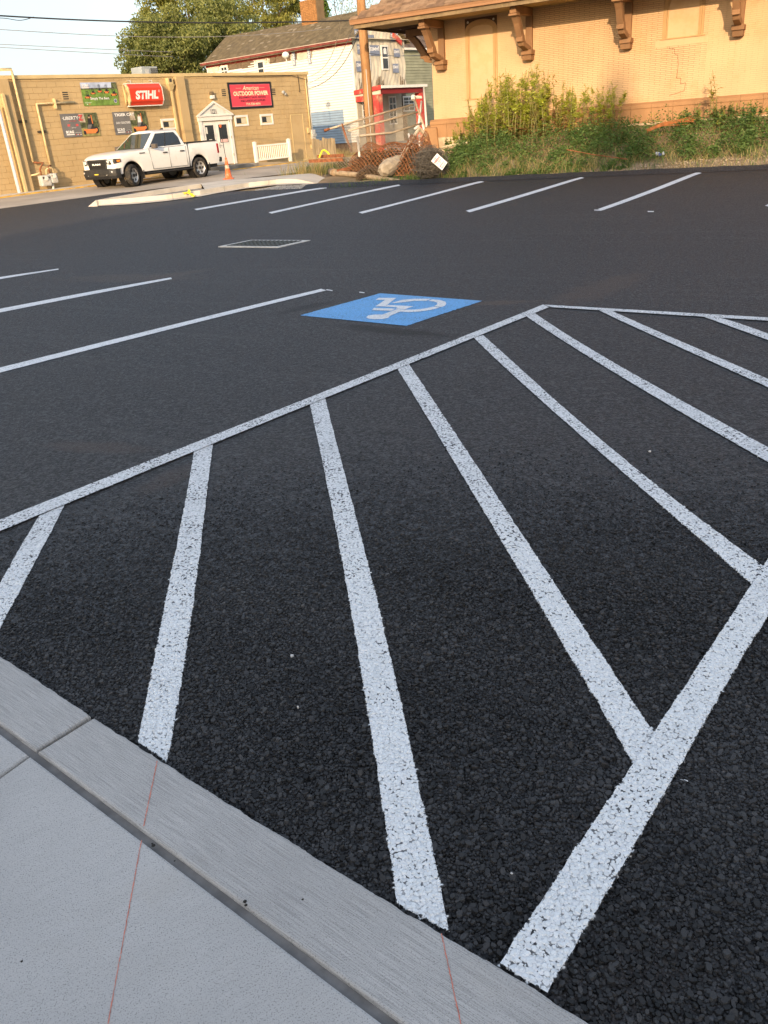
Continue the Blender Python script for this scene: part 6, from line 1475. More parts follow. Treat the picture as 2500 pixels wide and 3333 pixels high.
wire([(-400, 30, 22), (0, 51, 24), (497, 72, 26.5), (1172, 66, 30)], .022, 'thick black cable crossing the sky to the wooden pole')
wire([(-60, 62, 24.2), (20, 60, 24.3), (60, 66, 24.5), (110, 55, 24.8)], .010, 'short slack black cable looped under the thick cable', WIRE)
GW = mk('grey_cable', (.22, .21, .20), .6, .1, 3)
wire([(-300, 80, 38), (0, 97, 40), (380, 116, 43), (700, 119, 46), (1080, 92, 50)], .016, 'thin grey wire, upper of the three behind the cable', GW)
wire([(-300, 128, 44), (0, 144, 46), (400, 163, 50), (560, 168, 53)], .016, 'thin grey wire, middle of the three behind the cable', GW)
wire([(-300, 136, 44), (0, 154, 46), (400, 177, 50), (560, 183, 53)], .016, 'thin grey wire, lowest of the three behind the cable', GW)
LW = mk('pale_cable', (.45, .38, .28), .6, .1, 3)
wire([(1002, 250, 41), (1055, 218, 39), (1092, 150, 36), (1106, 70, 33), (1122, -40, 30)], .013, 'pale service wire hanging left from the shop corner', LW)
wire([(1003, 272, 41), (1075, 225, 38), (1125, 148, 34), (1165, 40, 30)], .012, 'middle service wire from the shop corner to the pole', GW)
wire([(1005, 289, 41), (1095, 235, 38), (1150, 150, 33), (1172, 90, 30)], .014, 'dark service wire, right of three at the shop corner', WIRE)
wire([(1196, 172, 30), (1250, 180, 33), (1310, 182, 37), (1400, 178, 42)], .012, 'thin wire running right from the pole past the windows', GW)

# ------------------------------------------------------------------ brick building behind the viewer that shades the lot
tip = np.array([-2.5, 29.6]); BH = 16.0  # unseen building inferred from its shade; height and distance set for sky light
P1 = tip + SUN_AZ * (BH / math.tan(R(SUN_EL))); FA = R(-36)
sb = empty('brick_block', (P1[0], P1[1], 0), FA, 'five storey brick building across the walk, behind the viewer', 'building')
BRW = mk('dull_red_brick', (.30, .17, .12), .9, .2, 2)
b = MB(); b.box(0, 60, -14, 0, -.3, BH - .25); b.build('wall', BRW, sb); b = MB(); b.box(-.1, 60.1, -14.1, .1, BH - .25, BH); b.build('cornice', PALE, sb)
for zf in (1.0, 4.0, 7.0, 10.0, 13.0):
    for k in range(15):
        b = MB(); x = 1.6 + k * 3.7; b.box(x, x + 1.3, .0, .03, zf, zf + 1.7); w_ = b.build('window', WHTD, sb); b = MB(); b.box(x + .1, x + 1.2, .031, .04, zf + .1, zf + 1.6); b.build('pane', GLS, w_)
# ------------------------------------------------------------------ vegetation
BARK = mk('tree_bark', (.13, .10, .07), .95, .3, 6, .1, .01, 30)
LF1 = mk_leaf('tree_leaf', (.095, .125, .04), (.33, .34, .11), .42); LF2 = mk_leaf('pale_tree_leaf', (.16, .18, .04), (.42, .40, .11), .45); LFI = mk_leaf('ivy_leaf', (.05, .10, .015), (.13, .20, .03))
WEED = mk_leaf('weed_leaf', (.40, .48, .07), (.85, .85, .22), .5); WEEDY = mk_leaf('yellow_weed_leaf', (.36, .32, .06), (.58, .52, .12), .5); WEEDD = mk_leaf('brown_weed_leaf', (.22, .10, .035), (.38, .26, .10)); GRN = mk_leaf('groundcover_leaf', (.06, .12, .03), (.19, .28, .08), .4); DRY = mk_leaf('dry_grass_blade', (.30, .22, .09), (.52, .42, .20)); STEM = mk('weed_stem', (.22, .20, .07), .8, .2, 6); STEMB = mk('brown_stem', (.28, .15, .07), .9, .2, 6)
def tree(name, base, label, height, crown_r, crown_c, nclump, nleaf, leaf, mat, seed, trunk_r=.22, group='trees behind the buildings', squash=.8, gaps=.0):
    r_ = np.random.default_rng(seed); base = np.array(base, float); e = empty(name, base, 0, label, 'tree', group)
    cc = np.array([0, 0, crown_c]); b = MB()
    b.tube([(0, 0, -.2), (.05, .03, height * .25), (-.08, .05, height * .5), (.03, 0, height * .78)], [trunk_r, trunk_r * .75, trunk_r * .5, trunk_r * .15], 9)
    cl = []
    for k in range(nclump):
        v = r_.normal(size=3); v /= np.linalg.norm(v); rr = crown_r * r_.uniform(.25, 1.0) ** .6
        c = cc + v * rr * np.array([1, 1, squash]); cl.append((c, crown_r * r_.uniform(.16, .34)))
        if k % 2 == 0:
            s0_ = np.array([0, 0, height * r_.uniform(.2, .6)]); mid_ = (s0_ + c) / 2 + np.array([0, 0, -.15 * crown_r * r_.random()])
            b.tube([s0_, mid_, c], [trunk_r * .32, trunk_r * .18, trunk_r * .05], 5)
    b.build('trunk', BARK, e, smooth=True)
    per = nleaf // nclump; C = []; T = []
    for c, rad in cl:
        v = r_.normal(size=(per, 3)); v /= np.linalg.norm(v, axis=1)[:, None]; d_ = v * rad * (r_.uniform(.15, 1, (per, 1)) ** .45) * np.array([1.15, 1.15, .75]); C.append(c + d_)
        T.append(np.clip(r_.normal(.45, .22, per) + .15 * r_.normal(), 0, 1))
    C = np.concatenate(C); T = np.concatenate(T); n = len(C)
    A = r_.normal(size=(n, 3)); A[:, 2] -= .5; A /= np.linalg.norm(A, axis=1)[:, None]; A *= leaf * r_.uniform(.6, 1.3, (n, 1)); q = r_.normal(size=(n, 3)); B_ = np.cross(A, q); B_ /= np.linalg.norm(B_, axis=1)[:, None]; B_ *= leaf * .45
    V, Fc = quads_cards(C, A, B_); fast_mesh('crown', V, Fc, mat, e, tone=np.repeat(T, 4))
    return e
def at_ground(x, zc): p = atzc(x, 70, zc); return (p[0], p[1], 0.2)
def tree_at(px, zc, ytop, ybot, wpx, label, nclump, nleaf, leaf, mat, seed, name='tree', **kw):
    p = at_ground(px, zc); s = F / zc; zt = atzc(px, ytop, zc)[2]; zb2 = atzc(px, ybot, zc)[2]
    rad = wpx / 2 / s; cz = (zt + zb2) / 2 - .2; sq = min(1.4, (zt - zb2) / 2 / rad)
    return tree(name, p, label, zt - .2, rad, cz, nclump, nleaf, leaf, mat, seed, squash=sq, **kw)
tree_at(525, 58, 40, 330, 330, 'large leafy green tree rising behind the tan shop roof', 70, 23000, .13, LF1, 3)
tree_at(690, 62, 0, 240, 300, 'green tree between the shop tree and the house roof', 50, 15000, .13, LF1, 4)
tree_at(620, 74, -170, 190, 330, 'tall pale green tree over the left end of the house roof', 55, 19000, .14, LF2, 5)
tree_at(860, 78, -160, 150, 260, 'loose pale tree behind the middle of the house roof', 44, 15000, .13, LF2, 6)
tree_at(955, 80, -120, 110, 150, 'sparse yellowish tree beside the brick chimney', 26, 6500, .13, LF2, 8)
tree_at(400, 66, 175, 330, 110, 'low dark tree at the left foot of the large tree', 16, 3500, .13, LF1, 12)
iv = at_ground(1058, 74); e = empty('ivy_trunk', iv, 0, 'upright trunk wrapped in green ivy right of the chimney', 'tree', 'trees behind the buildings')
zt = atzc(1058, -60, 74)[2]; b = MB(); b.tube([(0, 0, 0), (.05, 0, zt * .5), (0, 0, zt)], .2, 8); b.build('trunk', BARK, e)
n = 3500; zz = rng.uniform(zt * .45, zt * 1.0, n); rr = rng.uniform(.1, .62, n) * (1 + .3 * np.sin(zz * 2)); th = rng.uniform(0, 6.28, n); C = np.stack([rr * np.cos(th), rr * np.sin(th), zz], 1); A = rand_dirs(n) * .12; V, Fc = quads_cards(C, A, perp(A) * .07); fast_mesh('crown', V, Fc, LFI, e, tone=np.repeat(rng.beta(2, 3, n), 4))
# bare branches
br_ = at_ground(1125, 76); e = empty('bare_tree', br_, 0, 'thin bare branched tree above the roof beside the pole', 'tree', 'trees behind the buildings'); b = MB(); zt = atzc(1125, -80, 76)[2]
b.tube([(0, 0, 0), (.1, 0, zt * .4), (0, 0, zt * .62)], [.16, .12, .07], 7)
tw = []
def branch(p, d, L, r0, dep_):
    q = p + d * L; b.tube([p, (p + q) / 2 + rng.normal(0, .05 * L, 3), q], [r0, r0 * .7, r0 * .45], 4); tw.append(q)
    if dep_ < 4:
        for k in range(3 if dep_ < 3 else 2):
            nd = d + rng.normal(0, .5, 3) + np.array([0, 0, .12]); nd /= np.linalg.norm(nd); branch(q if k else (p + q) / 2, nd, L * rng.uniform(.55, .85), r0 * .55, dep_ + 1)
for k in range(6):
    d = rng.normal(0, .6, 3) + np.array([0, 0, .7]); d /= np.linalg.norm(d); branch(np.array([.05, 0, zt * (.42 + .035 * k)]), d, zt * .16, .06, 0)
b.build('trunk', mk('grey_bark', (.24, .21, .17), .9), e)
tw = np.array(tw); C = np.repeat(tw, 2, 0) + rng.normal(0, .15, (len(tw) * 2, 3)); n = len(C); A = rand_dirs(n) * .09; V, Fc = quads_cards(C, A, perp(A) * .05); fast_mesh('crown', V, Fc, LF2, e, tone=np.repeat(rng.random(n), 4))
# tree shape far behind the viewer, added to cast the depot wall's blurred shadow
wp = df(2005, 255); wpt = np.array([*(DPO + DPE * wp[0]), wp[1]]); dist_ = 98.
tb = wpt[:2] + SUN_AZ * dist_; zt = wpt[2] + dist_ * math.tan(R(SUN_EL)) + .3
e = empty('shadow_tree', (tb[0], tb[1], 0), 0, 'unseen tall tree shape added behind the viewer to shade the depot wall', 'tree'); b = MB(); b.tube([(0, 0, 0), (0, 0, zt)], .25, 8, .02); b.build('trunk', BARK, e)
n = 9000; hh = rng.uniform(0, 1, n) ** 1.3; zz = zt - .1 - hh * 14; rr = (.06 + hh * 14 * .26) * rng.uniform(.2, 1, n) ** .5; th = rng.uniform(0, 6.28, n); C = np.stack([rr * np.cos(th) , rr * np.sin(th), zz - rr * .15], 1); A = np.stack([np.cos(th), np.sin(th), np.full(n, -.35)], 1) * .22; V, Fc = quads_cards(C, A, perp(A) * .14); fast_mesh('crown', V, Fc, GRN, e, tone=np.repeat(rng.random(n), 4))

# tall weeds against the depot wall: a few plant shapes, copied
def weed_proto(seed, h, nleaf, leaf, mats, dense_lo=.25, branchy=2):
    r_ = np.random.default_rng(seed); e = empty('tall_weed', (0, 0, 0)); b = MB(); stems = []
    for k in range(branchy):
        lean = r_.normal(0, .09, 2); hk = h * (1 if k == 0 else r_.uniform(.6, .95)); off = r_.normal(0, .05, 2) * (k > 0)
        pts = [np.array([off[0] + lean[0] * t_ ** 1.5 * hk, off[1] + lean[1] * t_ ** 1.5 * hk, hk * t_]) for t_ in np.linspace(0, 1, 6)]; b.tube(pts, .009, 4, .003); stems.append(np.array(pts))
        for q in range(5):
            t_ = r_.uniform(.55, .95); p = np.array([np.interp(t_, np.linspace(0, 1, 6), np.array(pts)[:, i]) for i in range(3)]); d = r_.normal(0, .5, 3); d[2] = abs(d[2]) + .7; d /= np.linalg.norm(d); L = r_.uniform(.12, .32) * h * .5; b.tube([p, p + d * L], .004, 3, .0015); stems.append(np.stack([p + d * L * t2 for t2 in np.linspace(0, 1, 6)]))
    b.build('stem', STEM, e)
    C = []; per = nleaf // len(stems)
    for s_ in stems:
        m_ = per if len(s_) else 0; t_ = dense_lo + (1 - dense_lo) * r_.random(m_) ** 1.5 if s_[0][2] < .1 else r_.random(m_)
        p = np.stack([np.interp(t_, np.linspace(0, 1, 6), s_[:, i]) for i in range(3)], 1); C.append(p)
    C = np.concatenate(C); n = len(C); hrel = C[:, 2] / h
    th = r_.uniform(0, 6.28, n); A = np.stack([np.cos(th), np.sin(th), r_.uniform(-.5, .45, n)], 1); A /= np.linalg.norm(A, axis=1)[:, None]
    sz = leaf * (1.35 - 1.0 * hrel) * r_.uniform(.7, 1.25, n); C = C + A * (sz * .9)[:, None]; A = A * sz[:, None]; B_ = np.cross(A, [0, 0, 1.]) + r_.normal(0, .2, (n, 3)) * sz[:, None]; B_ = B_ / (np.linalg.norm(B_, axis=1)[:, None] + 1e-9) * (sz * .36)[:, None]
    V, Fc = quads_cards(C, A, B_); mi = np.where(hrel + r_.normal(0, .1, n) < .26, 1, 0)
    fast_mesh('leaves', V, Fc, mats, e, tone=np.repeat(np.clip(r_.normal(.5, .25, n), 0, 1), 4), mi=mi)
    return e
protoA = [weed_proto(20 + k, 1.0, 230, .058, [WEED, WEEDD], .12) for k in range(5)]
protoY = [weed_proto(40 + k, 1.0, 170, .05, [WEEDY, WEEDD], .1, 3) for k in range(2)]
protoD = [weed_proto(60 + k, 1.0, 90, .04, [WEEDD, WEEDD], .1, 2) for k in range(2)]
protoG = [weed_proto(50 + k, 1.0, 200, .085, [GRN, GRN], .05, 3) for k in range(3)]
def plant(pr, pos_, h, label, group, wid=1.0):
    c = copy_tree(random.choice(pr)); c.location = [float(v) for v in pos_]; s = float(h); c.scale = (s * wid, s * wid, s); c.rotation_euler = (0, 0, random.uniform(0, 6.28)); tag(c, label, 'weed', group); return c
def dpt(x, d):  # local depot (along, out from wall) -> world on the terrain
    q = DPO + DPE * x - DPI * d; return (q[0], q[1], float(ht(q[0], q[1])) - .02)
# silhouette of the big clump, photo pixels: (x, top y)
sil = [(1440, 440), (1480, 400), (1530, 335), (1570, 300), (1600, 275), (1640, 240), (1680, 228), (1720, 240), (1745, 215), (1790, 240), (1830, 245), (1860, 270), (1885, 330)]
sx_ = [p[0] for p in sil]; sy_ = [p[1] for p in sil]
for k in range(105):
    px = random.uniform(1475, 1875); d = random.uniform(.35, 1.7); ytop = np.interp(px, sx_, sy_) + random.choice([random.uniform(-15, 25), random.uniform(20, 150), random.uniform(60, 160)])
    x, ztop = df(px, ytop, d); p = dpt(x, d); h = ztop - p[2]
    if h < .5: continue
    plant(protoY if 1770 < px < 1830 and random.random() < .6 else protoA, p, h, 'tall leafy weed stalk in the large sunlit clump at the depot wall', 'tall weeds of the large clump')
for k in range(16):
    px = random.uniform(1900, 2010); d = random.uniform(.4, 1.2); ytop = 235 + random.uniform(0, 90) + abs(px - 1950) * .35
    x, ztop = df(px, ytop, d); p = dpt(x, d); plant(protoA, p, max(.8, ztop - p[2]), 'leafy weed stalk in the narrow clump over the soft wall shadow', 'weeds of the narrow clump')
x, ztop = df(2350, 225, 1.0); p = dpt(x, 1.0); pl = plant(protoY, p, ztop - p[2], 'lone thin seeding weed spreading above the right hand weeds', None, 1.3)
for k in range(46):
    px = random.uniform(2200, 2560); d = random.uniform(.5, 2.2); ytop = random.uniform(375, 430) - max(0, px - 2400) * .15
    x, ztop = df(px, ytop, d); p = dpt(x, d); plant(protoG if random.random() < .7 else protoA, p, max(.5, ztop - p[2]), 'green weed in the right hand patch below the stone base', 'weeds of the right hand patch', 1.1)
for (px, yt, d) in ((2070, 385, .9), (2140, 370, .8), (2130, 380, .7), (2240, 350, .6), (1665 - 90, 420, 1.5)):
    x, ztop = df(px, yt, d); p = dpt(x, d); plant(protoA, p, max(.4, ztop - p[2]), 'single weed standing free before the stone base', 'free standing weeds')
for k in range(24):
    px = random.uniform(1425, 1530); d = random.uniform(.3, 1.9); x, ztop = df(px, random.uniform(420, 470), d); p = dpt(x, d); plant(protoG if k % 2 else protoA, p, max(.4, ztop - p[2]), 'short weed left of the large clump by the corner stone', 'short weeds by the corner', 1.1)
for k in range(26):
    px = random.uniform(1470, 2500); d = random.uniform(.4, 2.6); x, ztop = df(px, random.uniform(330, 430) if px > 1900 else random.uniform(260, 400), d); p = dpt(x, d)
    if ztop - p[2] > .3: plant(protoD, p, ztop - p[2], 'dead brown weed stalk standing among the green weeds', 'dead weed stalks')
for pr in protoA + protoY + protoG + protoD:
    for ch in list(pr.children): bpy.data.objects.remove(ch)
    bpy.data.objects.remove(pr)

# ground cover on the bank (nobody could count it)
def bank_points(n, a0, a1, e0, e1):
    a = rng.uniform(a0, a1, n); e2 = rng.uniform(e0, e1, n); q = EDA[None] + EDE[None] * a[:, None] + EDN[None] * e2[:, None]; return q, a, e2
nclu = 420; q, a, e2 = bank_points(nclu, 2.6, 17, .75, 4.2)
hgt = (.16 + .42 * sst((e2 - .8) / 1.8)) * rng.uniform(.55, 1.25, nclu)
soil = ((a > 9.0) & (e2 < 1.75)) | ((a > 8) & (e2 < 1.0)); keep = ~soil | (rng.random(nclu) < .12)
q, e2, hgt = q[keep], e2[keep], hgt[keep]; per = 110; C = []; T = []
for (c, h) in zip(q, hgt):
    r2 = h * rng.uniform(.5, .9); v = rng.normal(size=(per, 3)); v /= np.linalg.norm(v, axis=1)[:, None]; v *= (rng.uniform(.2, 1, (per, 1)) ** .5); P2 = np.stack([c[0] + v[:, 0] * r2, c[1] + v[:, 1] * r2, np.abs(v[:, 2]) * h], 1); P2[:, 2] += ht(P2[:, 0], P2[:, 1]); C.append(P2); T.append(np.clip(rng.normal(.45, .2) + rng.normal(0, .18, per), 0, 1))
C = np.concatenate(C); n = len(C); A = rand_dirs(n, .3); A[:, 2] = np.abs(A[:, 2]) * .6; A *= rng.uniform(.025, .06, (n, 1)); V, Fc = quads_cards(C, A, perp(A) * rng.uniform(.012, .026, (n, 1)))
tag(fast_mesh('groundcover', V, Fc, GRN, tone=np.repeat(np.concatenate(T), 4)), 'dense low green weeds covering the bank', 'weeds', kind='stuff')
def blades(n, pts, hmin, hmax, mat, name, label, lean=.45):
    h = rng.uniform(hmin, hmax, n); d = rng.normal(0, lean, (n, 2)); P0 = np.stack([pts[:, 0], pts[:, 1], ht(pts[:, 0], pts[:, 1])], 1); P1 = P0 + np.stack([d[:, 0] * h * .4, d[:, 1] * h * .4, h * .6], 1); P2 = P0 + np.stack([d[:, 0] * h, d[:, 1] * h, h * .95], 1); th = rng.uniform(0, 6.28, n); w = np.stack([np.cos(th), np.sin(th), 0 * th], 1) * .006
    V = np.stack([P0 - w, P0 + w, P1 + w * .8, P1 - w * .8, P2], 1).reshape(-1, 3); o_ = np.arange(n) * 5
    F4 = np.concatenate([np.stack([o_, o_ + 1, o_ + 2, o_ + 3], 1), np.stack([o_ + 3, o_ + 2, o_ + 4, o_ + 4], 1)]); F3 = np.concatenate([np.stack([o_, o_ + 1, o_ + 2], 1), np.stack([o_, o_ + 2, o_ + 3], 1), np.stack([o_ + 3, o_ + 2, o_ + 4], 1)])
    o = fast_mesh(name, V, F3, mat, tone=np.repeat(rng.random(n), 5)); tag(o, label, 'grass', kind='stuff'); return o
q, a, e2 = bank_points(5200, 2.2, 18, .6, 2.4); kk_ = (a < 8.5) | (e2 > 1.6) | (rng.random(5200) < .2); q = q[kk_]; blades(len(q), q, .06, .26, GRN, 'green_grass', 'short green grass along the asphalt edge')
q, a, e2 = bank_points(5200, 3.5, 18, .6, 3.8); kk_ = (e2 > 1.5) | (a < 8) | (rng.random(5200) < .3); q = q[kk_]; blades(len(q), q, .08, .38, DRY, 'dry_grass', 'straw coloured dry grass on the bank', .7)
def spray(px, py, sx2, sy2, n, hmin, hmax, mat, name, label, lean=.45):
    c = G(px, py); pts = np.stack([c[0] + rng.normal(0, sx2, n), c[1] + rng.normal(0, sy2, n)], 1); return blades(n, pts, hmin, hmax, mat, name, label, lean)
spray(1050, 563, .65, .5, 700, .15, .5, GRN, 'green_grass', 'green grass tuft left of the fallen pole', .5)
spray(1005, 572, .5, .5, 300, .25, .9, DRY, 'dry_grass', 'tall straw grass tuft at the end of the kerb', .35)
spray(1120, 520, .8, .5, 700, .2, .7, DRY, 'dry_grass', 'dry brush around the scrap fence pile', .6)
spray(1340, 585, .9, .3, 600, .08, .25, GRN, 'green_grass', 'green grass under the concrete lump', .5)
# grey gravel strip at the asphalt edge
GRV = mk_stone('gravel_stone', (.22, .21, .20), (.5, .48, .44), .9, .2); n = 5200
t_ = rng.uniform(-2.9, 1.8, n); w_ = rng.uniform(.1, 1.3, n); qq = EDA[None] + EDE[None] * t_[:, None] + EDN[None] * w_[:, None]; k_ = rng.uniform(.012, .028, n)
V, Fc = stones(qq[:, 0], qq[:, 1], ht(qq[:, 0], qq[:, 1]) + .0, k_); tag(fast_mesh('gravel', V, Fc, GRV, tone=np.repeat(rng.random(n), 12)), 'pale loose gravel where the kerb meets the asphalt', 'gravel', kind='stuff')
n = 1500; t_ = rng.uniform(3, 14, n); w_ = rng.uniform(.55, 1.0, n) + .9 * (t_ > 9) * rng.random(n); qq = EDA[None] + EDE[None] * t_[:, None] + EDN[None] * w_[:, None]; V, Fc = stones(qq[:, 0], qq[:, 1], ht(qq[:, 0], qq[:, 1]), rng.uniform(.01, .03, n)); tag(fast_mesh('gravel', V, Fc, mk_stone('soil_clod', (.22, .16, .10), (.46, .38, .27), .95, .1), tone=np.repeat(rng.random(n), 12)), 'scattered clods and chips on the bare soil strip', 'gravel', kind='stuff')

# ------------------------------------------------------------------ scrap pile: fence parts, rolls, pole stubs
GALV = mk('dull_fence_pipe', (.44, .36, .26), .6, .2, 6, .4, metal=.15, dirt=((.30, .15, .07), 3, .6)); RWIRE = mk('rusty_wire', (.30, .125, .055), .9, .3, 5); GWIRE = mk('grey_wire', (.33, .29, .22), .7, .2, 5, .3); DWIRE = mk('dark_brown_wire', (.13, .09, .06), .9, .3, 5)
ZP = 28.0
def scrap_root(px, py, name, label, cat, group=None): p = G(px, py); return empty(name, p, 0, label, cat, group), np.array(p)
fe, fo = scrap_root(1385, 560, 'chain_link_gate', 'bent chain link gate frame leaning over the scrap pile', 'fence gate')
def px3(px, py, zc): return atzc(px, py, zc)
def fpipe(pts, r, name='rail', mat=GALV, root=None, off=None):
    b = MB(); b.tube([px3(*p) - off for p in pts], r, 8); return b.build(name, mat, root, smooth=True)
rails = [[(1058, 424, 27.2), (1200, 382, 28), (1345, 340, 28.6)], [(1132, 426, 27.4), (1250, 394, 28), (1372, 361, 28.6)], [(1170, 442, 27.4), (1275, 432, 27.9), (1372, 402, 28.4)]]
for r_ in rails: fpipe(r_, .035, 'rail', GALV, fe, fo)
fpipe([(1055, 425, 27.19), (1072, 420, 27.22)], .042, 'rail_end', RUST, fe, fo)
fpipe([(1113, 404, 27.5), (1126, 445, 27.4), (1144, 492, 27.3)], .035, 'strut', RUST, fe, fo)
for (p0, p1) in (((1347, 318, 28.6), (1390, 440, 28.4)), ((1380, 285, 28.7), (1391, 445, 28.4)), ((1372, 330, 28.7), (1360, 430, 28.3)), ((1362, 372, 28.6), (1392, 452, 28.3)), ((1350, 420, 28.2), (1372, 400, 28.5)), ((1164, 445, 27.6), (1170, 510, 27.4)), ((1330, 435, 28), (1345, 500, 27.9)), ((1365, 440, 28.3), (1368, 500, 28.1))): fpipe([p0, p1], .038, 'post', WHTD if p0[0] != 1347 else GALV, fe, fo)
b = MB(); b.tube([px3(1346, 316, 28.6) - fo, px3(1372, 317, 28.7) - fo], .05, 8); b.tube([px3(1346, 312, 28.5) - fo, px3(1344, 325, 28.5) - fo], .075, 8); b.build('post_cap', WHTD, fe)
# mesh stretched between the rails
b = MB(); A0, A1 = px3(1100, 412, 27.4) - fo, px3(1350, 342, 28.6) - fo; B0, B1 = px3(1140, 500, 27.2) - fo, px3(1385, 455, 28.3) - fo
nw = 62
for k in range(-20, nw):
    for sg in (1, -1):
        pts = []
        for j in range(9):
            v = j / 8; u = (k + sg * v * 14 + (0 if sg > 0 else 14)) / nw
            if 0 <= u <= 1: pts.append((A0 + (A1 - A0) * u) * (1 - v) + (B0 + (B1 - B0) * u) * v + np.array([0, .03 * math.sin(u * 20 + v * 5), .02 * math.sin(u * 9)]))
        if len(pts) > 1: b.tube(pts, .0045, 3, cap=False)
b.build('mesh', GWIRE, fe)
def roll(name, label, px, py, wpx, hpx, zc, mat, depth, seed, n1=46, rw=.006, skew=0., crumple=.12):
    r_ = np.random.default_rng(seed); c = G(px, py); s = F / zc; w, h = wpx / s, hpx / s
    e = empty(name, c, math.atan2(EDE[1], EDE[0]), label, 'wire roll', 'rolls of scrap fencing'); b = MB()
    ph = r_.uniform(0, 6.28, 6)
    def S_(u, v):   # u along, v over the top
        th = math.pi * (v * 1.1 - .05); q = 1 + crumple * (math.sin(u * 9 + ph[0]) * math.sin(th * 3 + ph[1]) + .6 * math.sin(u * 17 + ph[2] + th * 2))
        return np.array([(u - .5) * w + skew * math.sin(th) * h, -math.cos(th) * depth * q * (.8 + .2 * math.sin(u * 3.1)), max(0, math.sin(th)) * h * q * (.55 + .45 * math.sin(math.pi * min(max(u, .02), .98)) ** .6)])
    slope = 1.25 * (depth + h) * 1.5 / w; ext = int(n1 * slope) + 2
    for layer, sc in ((0, 1.0),):
        for k in range(-ext, n1 + ext):
            for sg in (1, -1):
                pts = [S_(u, v) * np.array([1, sc, sc]) + r_.normal(0, .006, 3) for v in np.linspace(.0, .72, 18) for u in [(k + sg * (v - (0 if sg > 0 else 1) * 0) * n1 * slope - (0 if sg > 0 else 0)) / n1] if 0 <= u <= 1]
                if len(pts) > 2: b.tube(pts, rw, 3, cap=False)
    b.build('wire', mat, e)
    nb_ = int(900 * w); U = r_.random(nb_); Vv = r_.uniform(.03, .9, nb_); C_ = np.array([S_(u_, v_) * np.array([1, .8, .8]) * np.array([1, 1, r_.uniform(.4, 1)]) for u_, v_ in zip(U, Vv)]); A_ = rand_dirs(nb_, .5) * .09; V2, F2 = quads_cards(C_, A_, perp(A_) * .022)
    db_ = fast_mesh('shade_brush', V2, F2, SHADEBRUSH, e, tone=np.repeat(r_.random(nb_), 4)); db_['kind'] = 'stuff'  # dark brush cards added inside the roll to put shade in its gaps
    return e
SHADEBRUSH = mk_leaf('shade_brush_leaf', (.05, .035, .02), (.20, .13, .07), .15)
roll('fence_roll', 'wide rusty orange heap of crumpled chain link', 1262, 556, 235, 84, 28.5, RWIRE, .8, 1, 17, .009, crumple=.10)
roll('fence_roll', 'rusty bent chain link sheet rising beside the depot corner', 1350, 566, 105, 108, 26, RWIRE, .5, 2, 8, .009, .2, crumple=.16)
roll('fence_roll', 'brown tangled wire mat left of the concrete lump', 1140, 556, 215, 48, 29, GWIRE, .8, 3, 17, .007)
roll('fence_roll', 'dark wire mat in the middle front of the scrap pile', 1235, 577, 150, 36, 26.2, DWIRE, .35, 4, 12, .008)
# dark tangled wire bundle with the sign on it
c = G(1405, 585); e = empty('wire_bundle', c, 0, 'dark round bundle of tangled wire behind the no parking sign', 'wire bundle'); b = MB(); s = F / 26
for k in range(150):
    th0 = rng.uniform(0, 6.28); ax_ = rand_dirs(1)[0]; ax_[2] *= .4; ax_ /= np.linalg.norm(ax_); u = np.cross(ax_, [0, 0, 1.]); u /= np.linalg.norm(u); v = np.cross(ax_, u); R0 = rng.uniform(.2, .46)
    pts = [np.array([.06 * math.sin(k), .0, .44 + .07 * math.sin(k * 1.7)]) + ax_ * rng.normal(0, .2) + (u * math.cos(t_) * R0 * 1.05 + v * math.sin(t_) * R0 * .92) + rng.normal(0, .03, 3) for t_ in np.linspace(th0, th0 + 4.2, 16)]; b.tube(pts, .0055, 3, cap=False)
b.build('wire', mk('dark_grey_wire', (.12, .105, .085), .8, .3, 6), e)
# concrete lump with pipe
c = G(1268, 582); e = empty('post_with_footing', c, 0, 'uprooted fence post with a large grey concrete footing', 'fence post'); off = np.array(c)
b = MB(); P0, P1_ = px3(1238, 560, 25.2) - off, px3(1308, 518, 25.5) - off; d = (P1_ - P0) / np.linalg.norm(P1_ - P0)
pts = [P0 + (P1_ - P0) * t_ for t_ in np.linspace(0, 1, 7)]; b.tube(pts, [.12, .23, .25, .24, .21, .19, .12], 11); b.v = [tuple(np.array(v) + rng.normal(0, .018, 3)) for v in b.v]; b.build('footing', mk('lump_concrete', (.36, .30, .22), .95, .25, 4, .1, .02, 18, dirt=((.20, .20, .19), 2, .8)), e)
b = MB(); b.tube([P1_ - d * .1, px3(1330, 470, 25.9) - off, px3(1365, 418, 26.4) - off], .055, 9); b.tube([px3(1365, 418, 26.4) - off, px3(1388, 441, 26.6) - off], .055, 9); b.build('pipe', mk('bleached_pipe', (.55, .46, .33), .7, .2, 6, .3, dirt=((.32, .2, .1), 3, .7)), e)
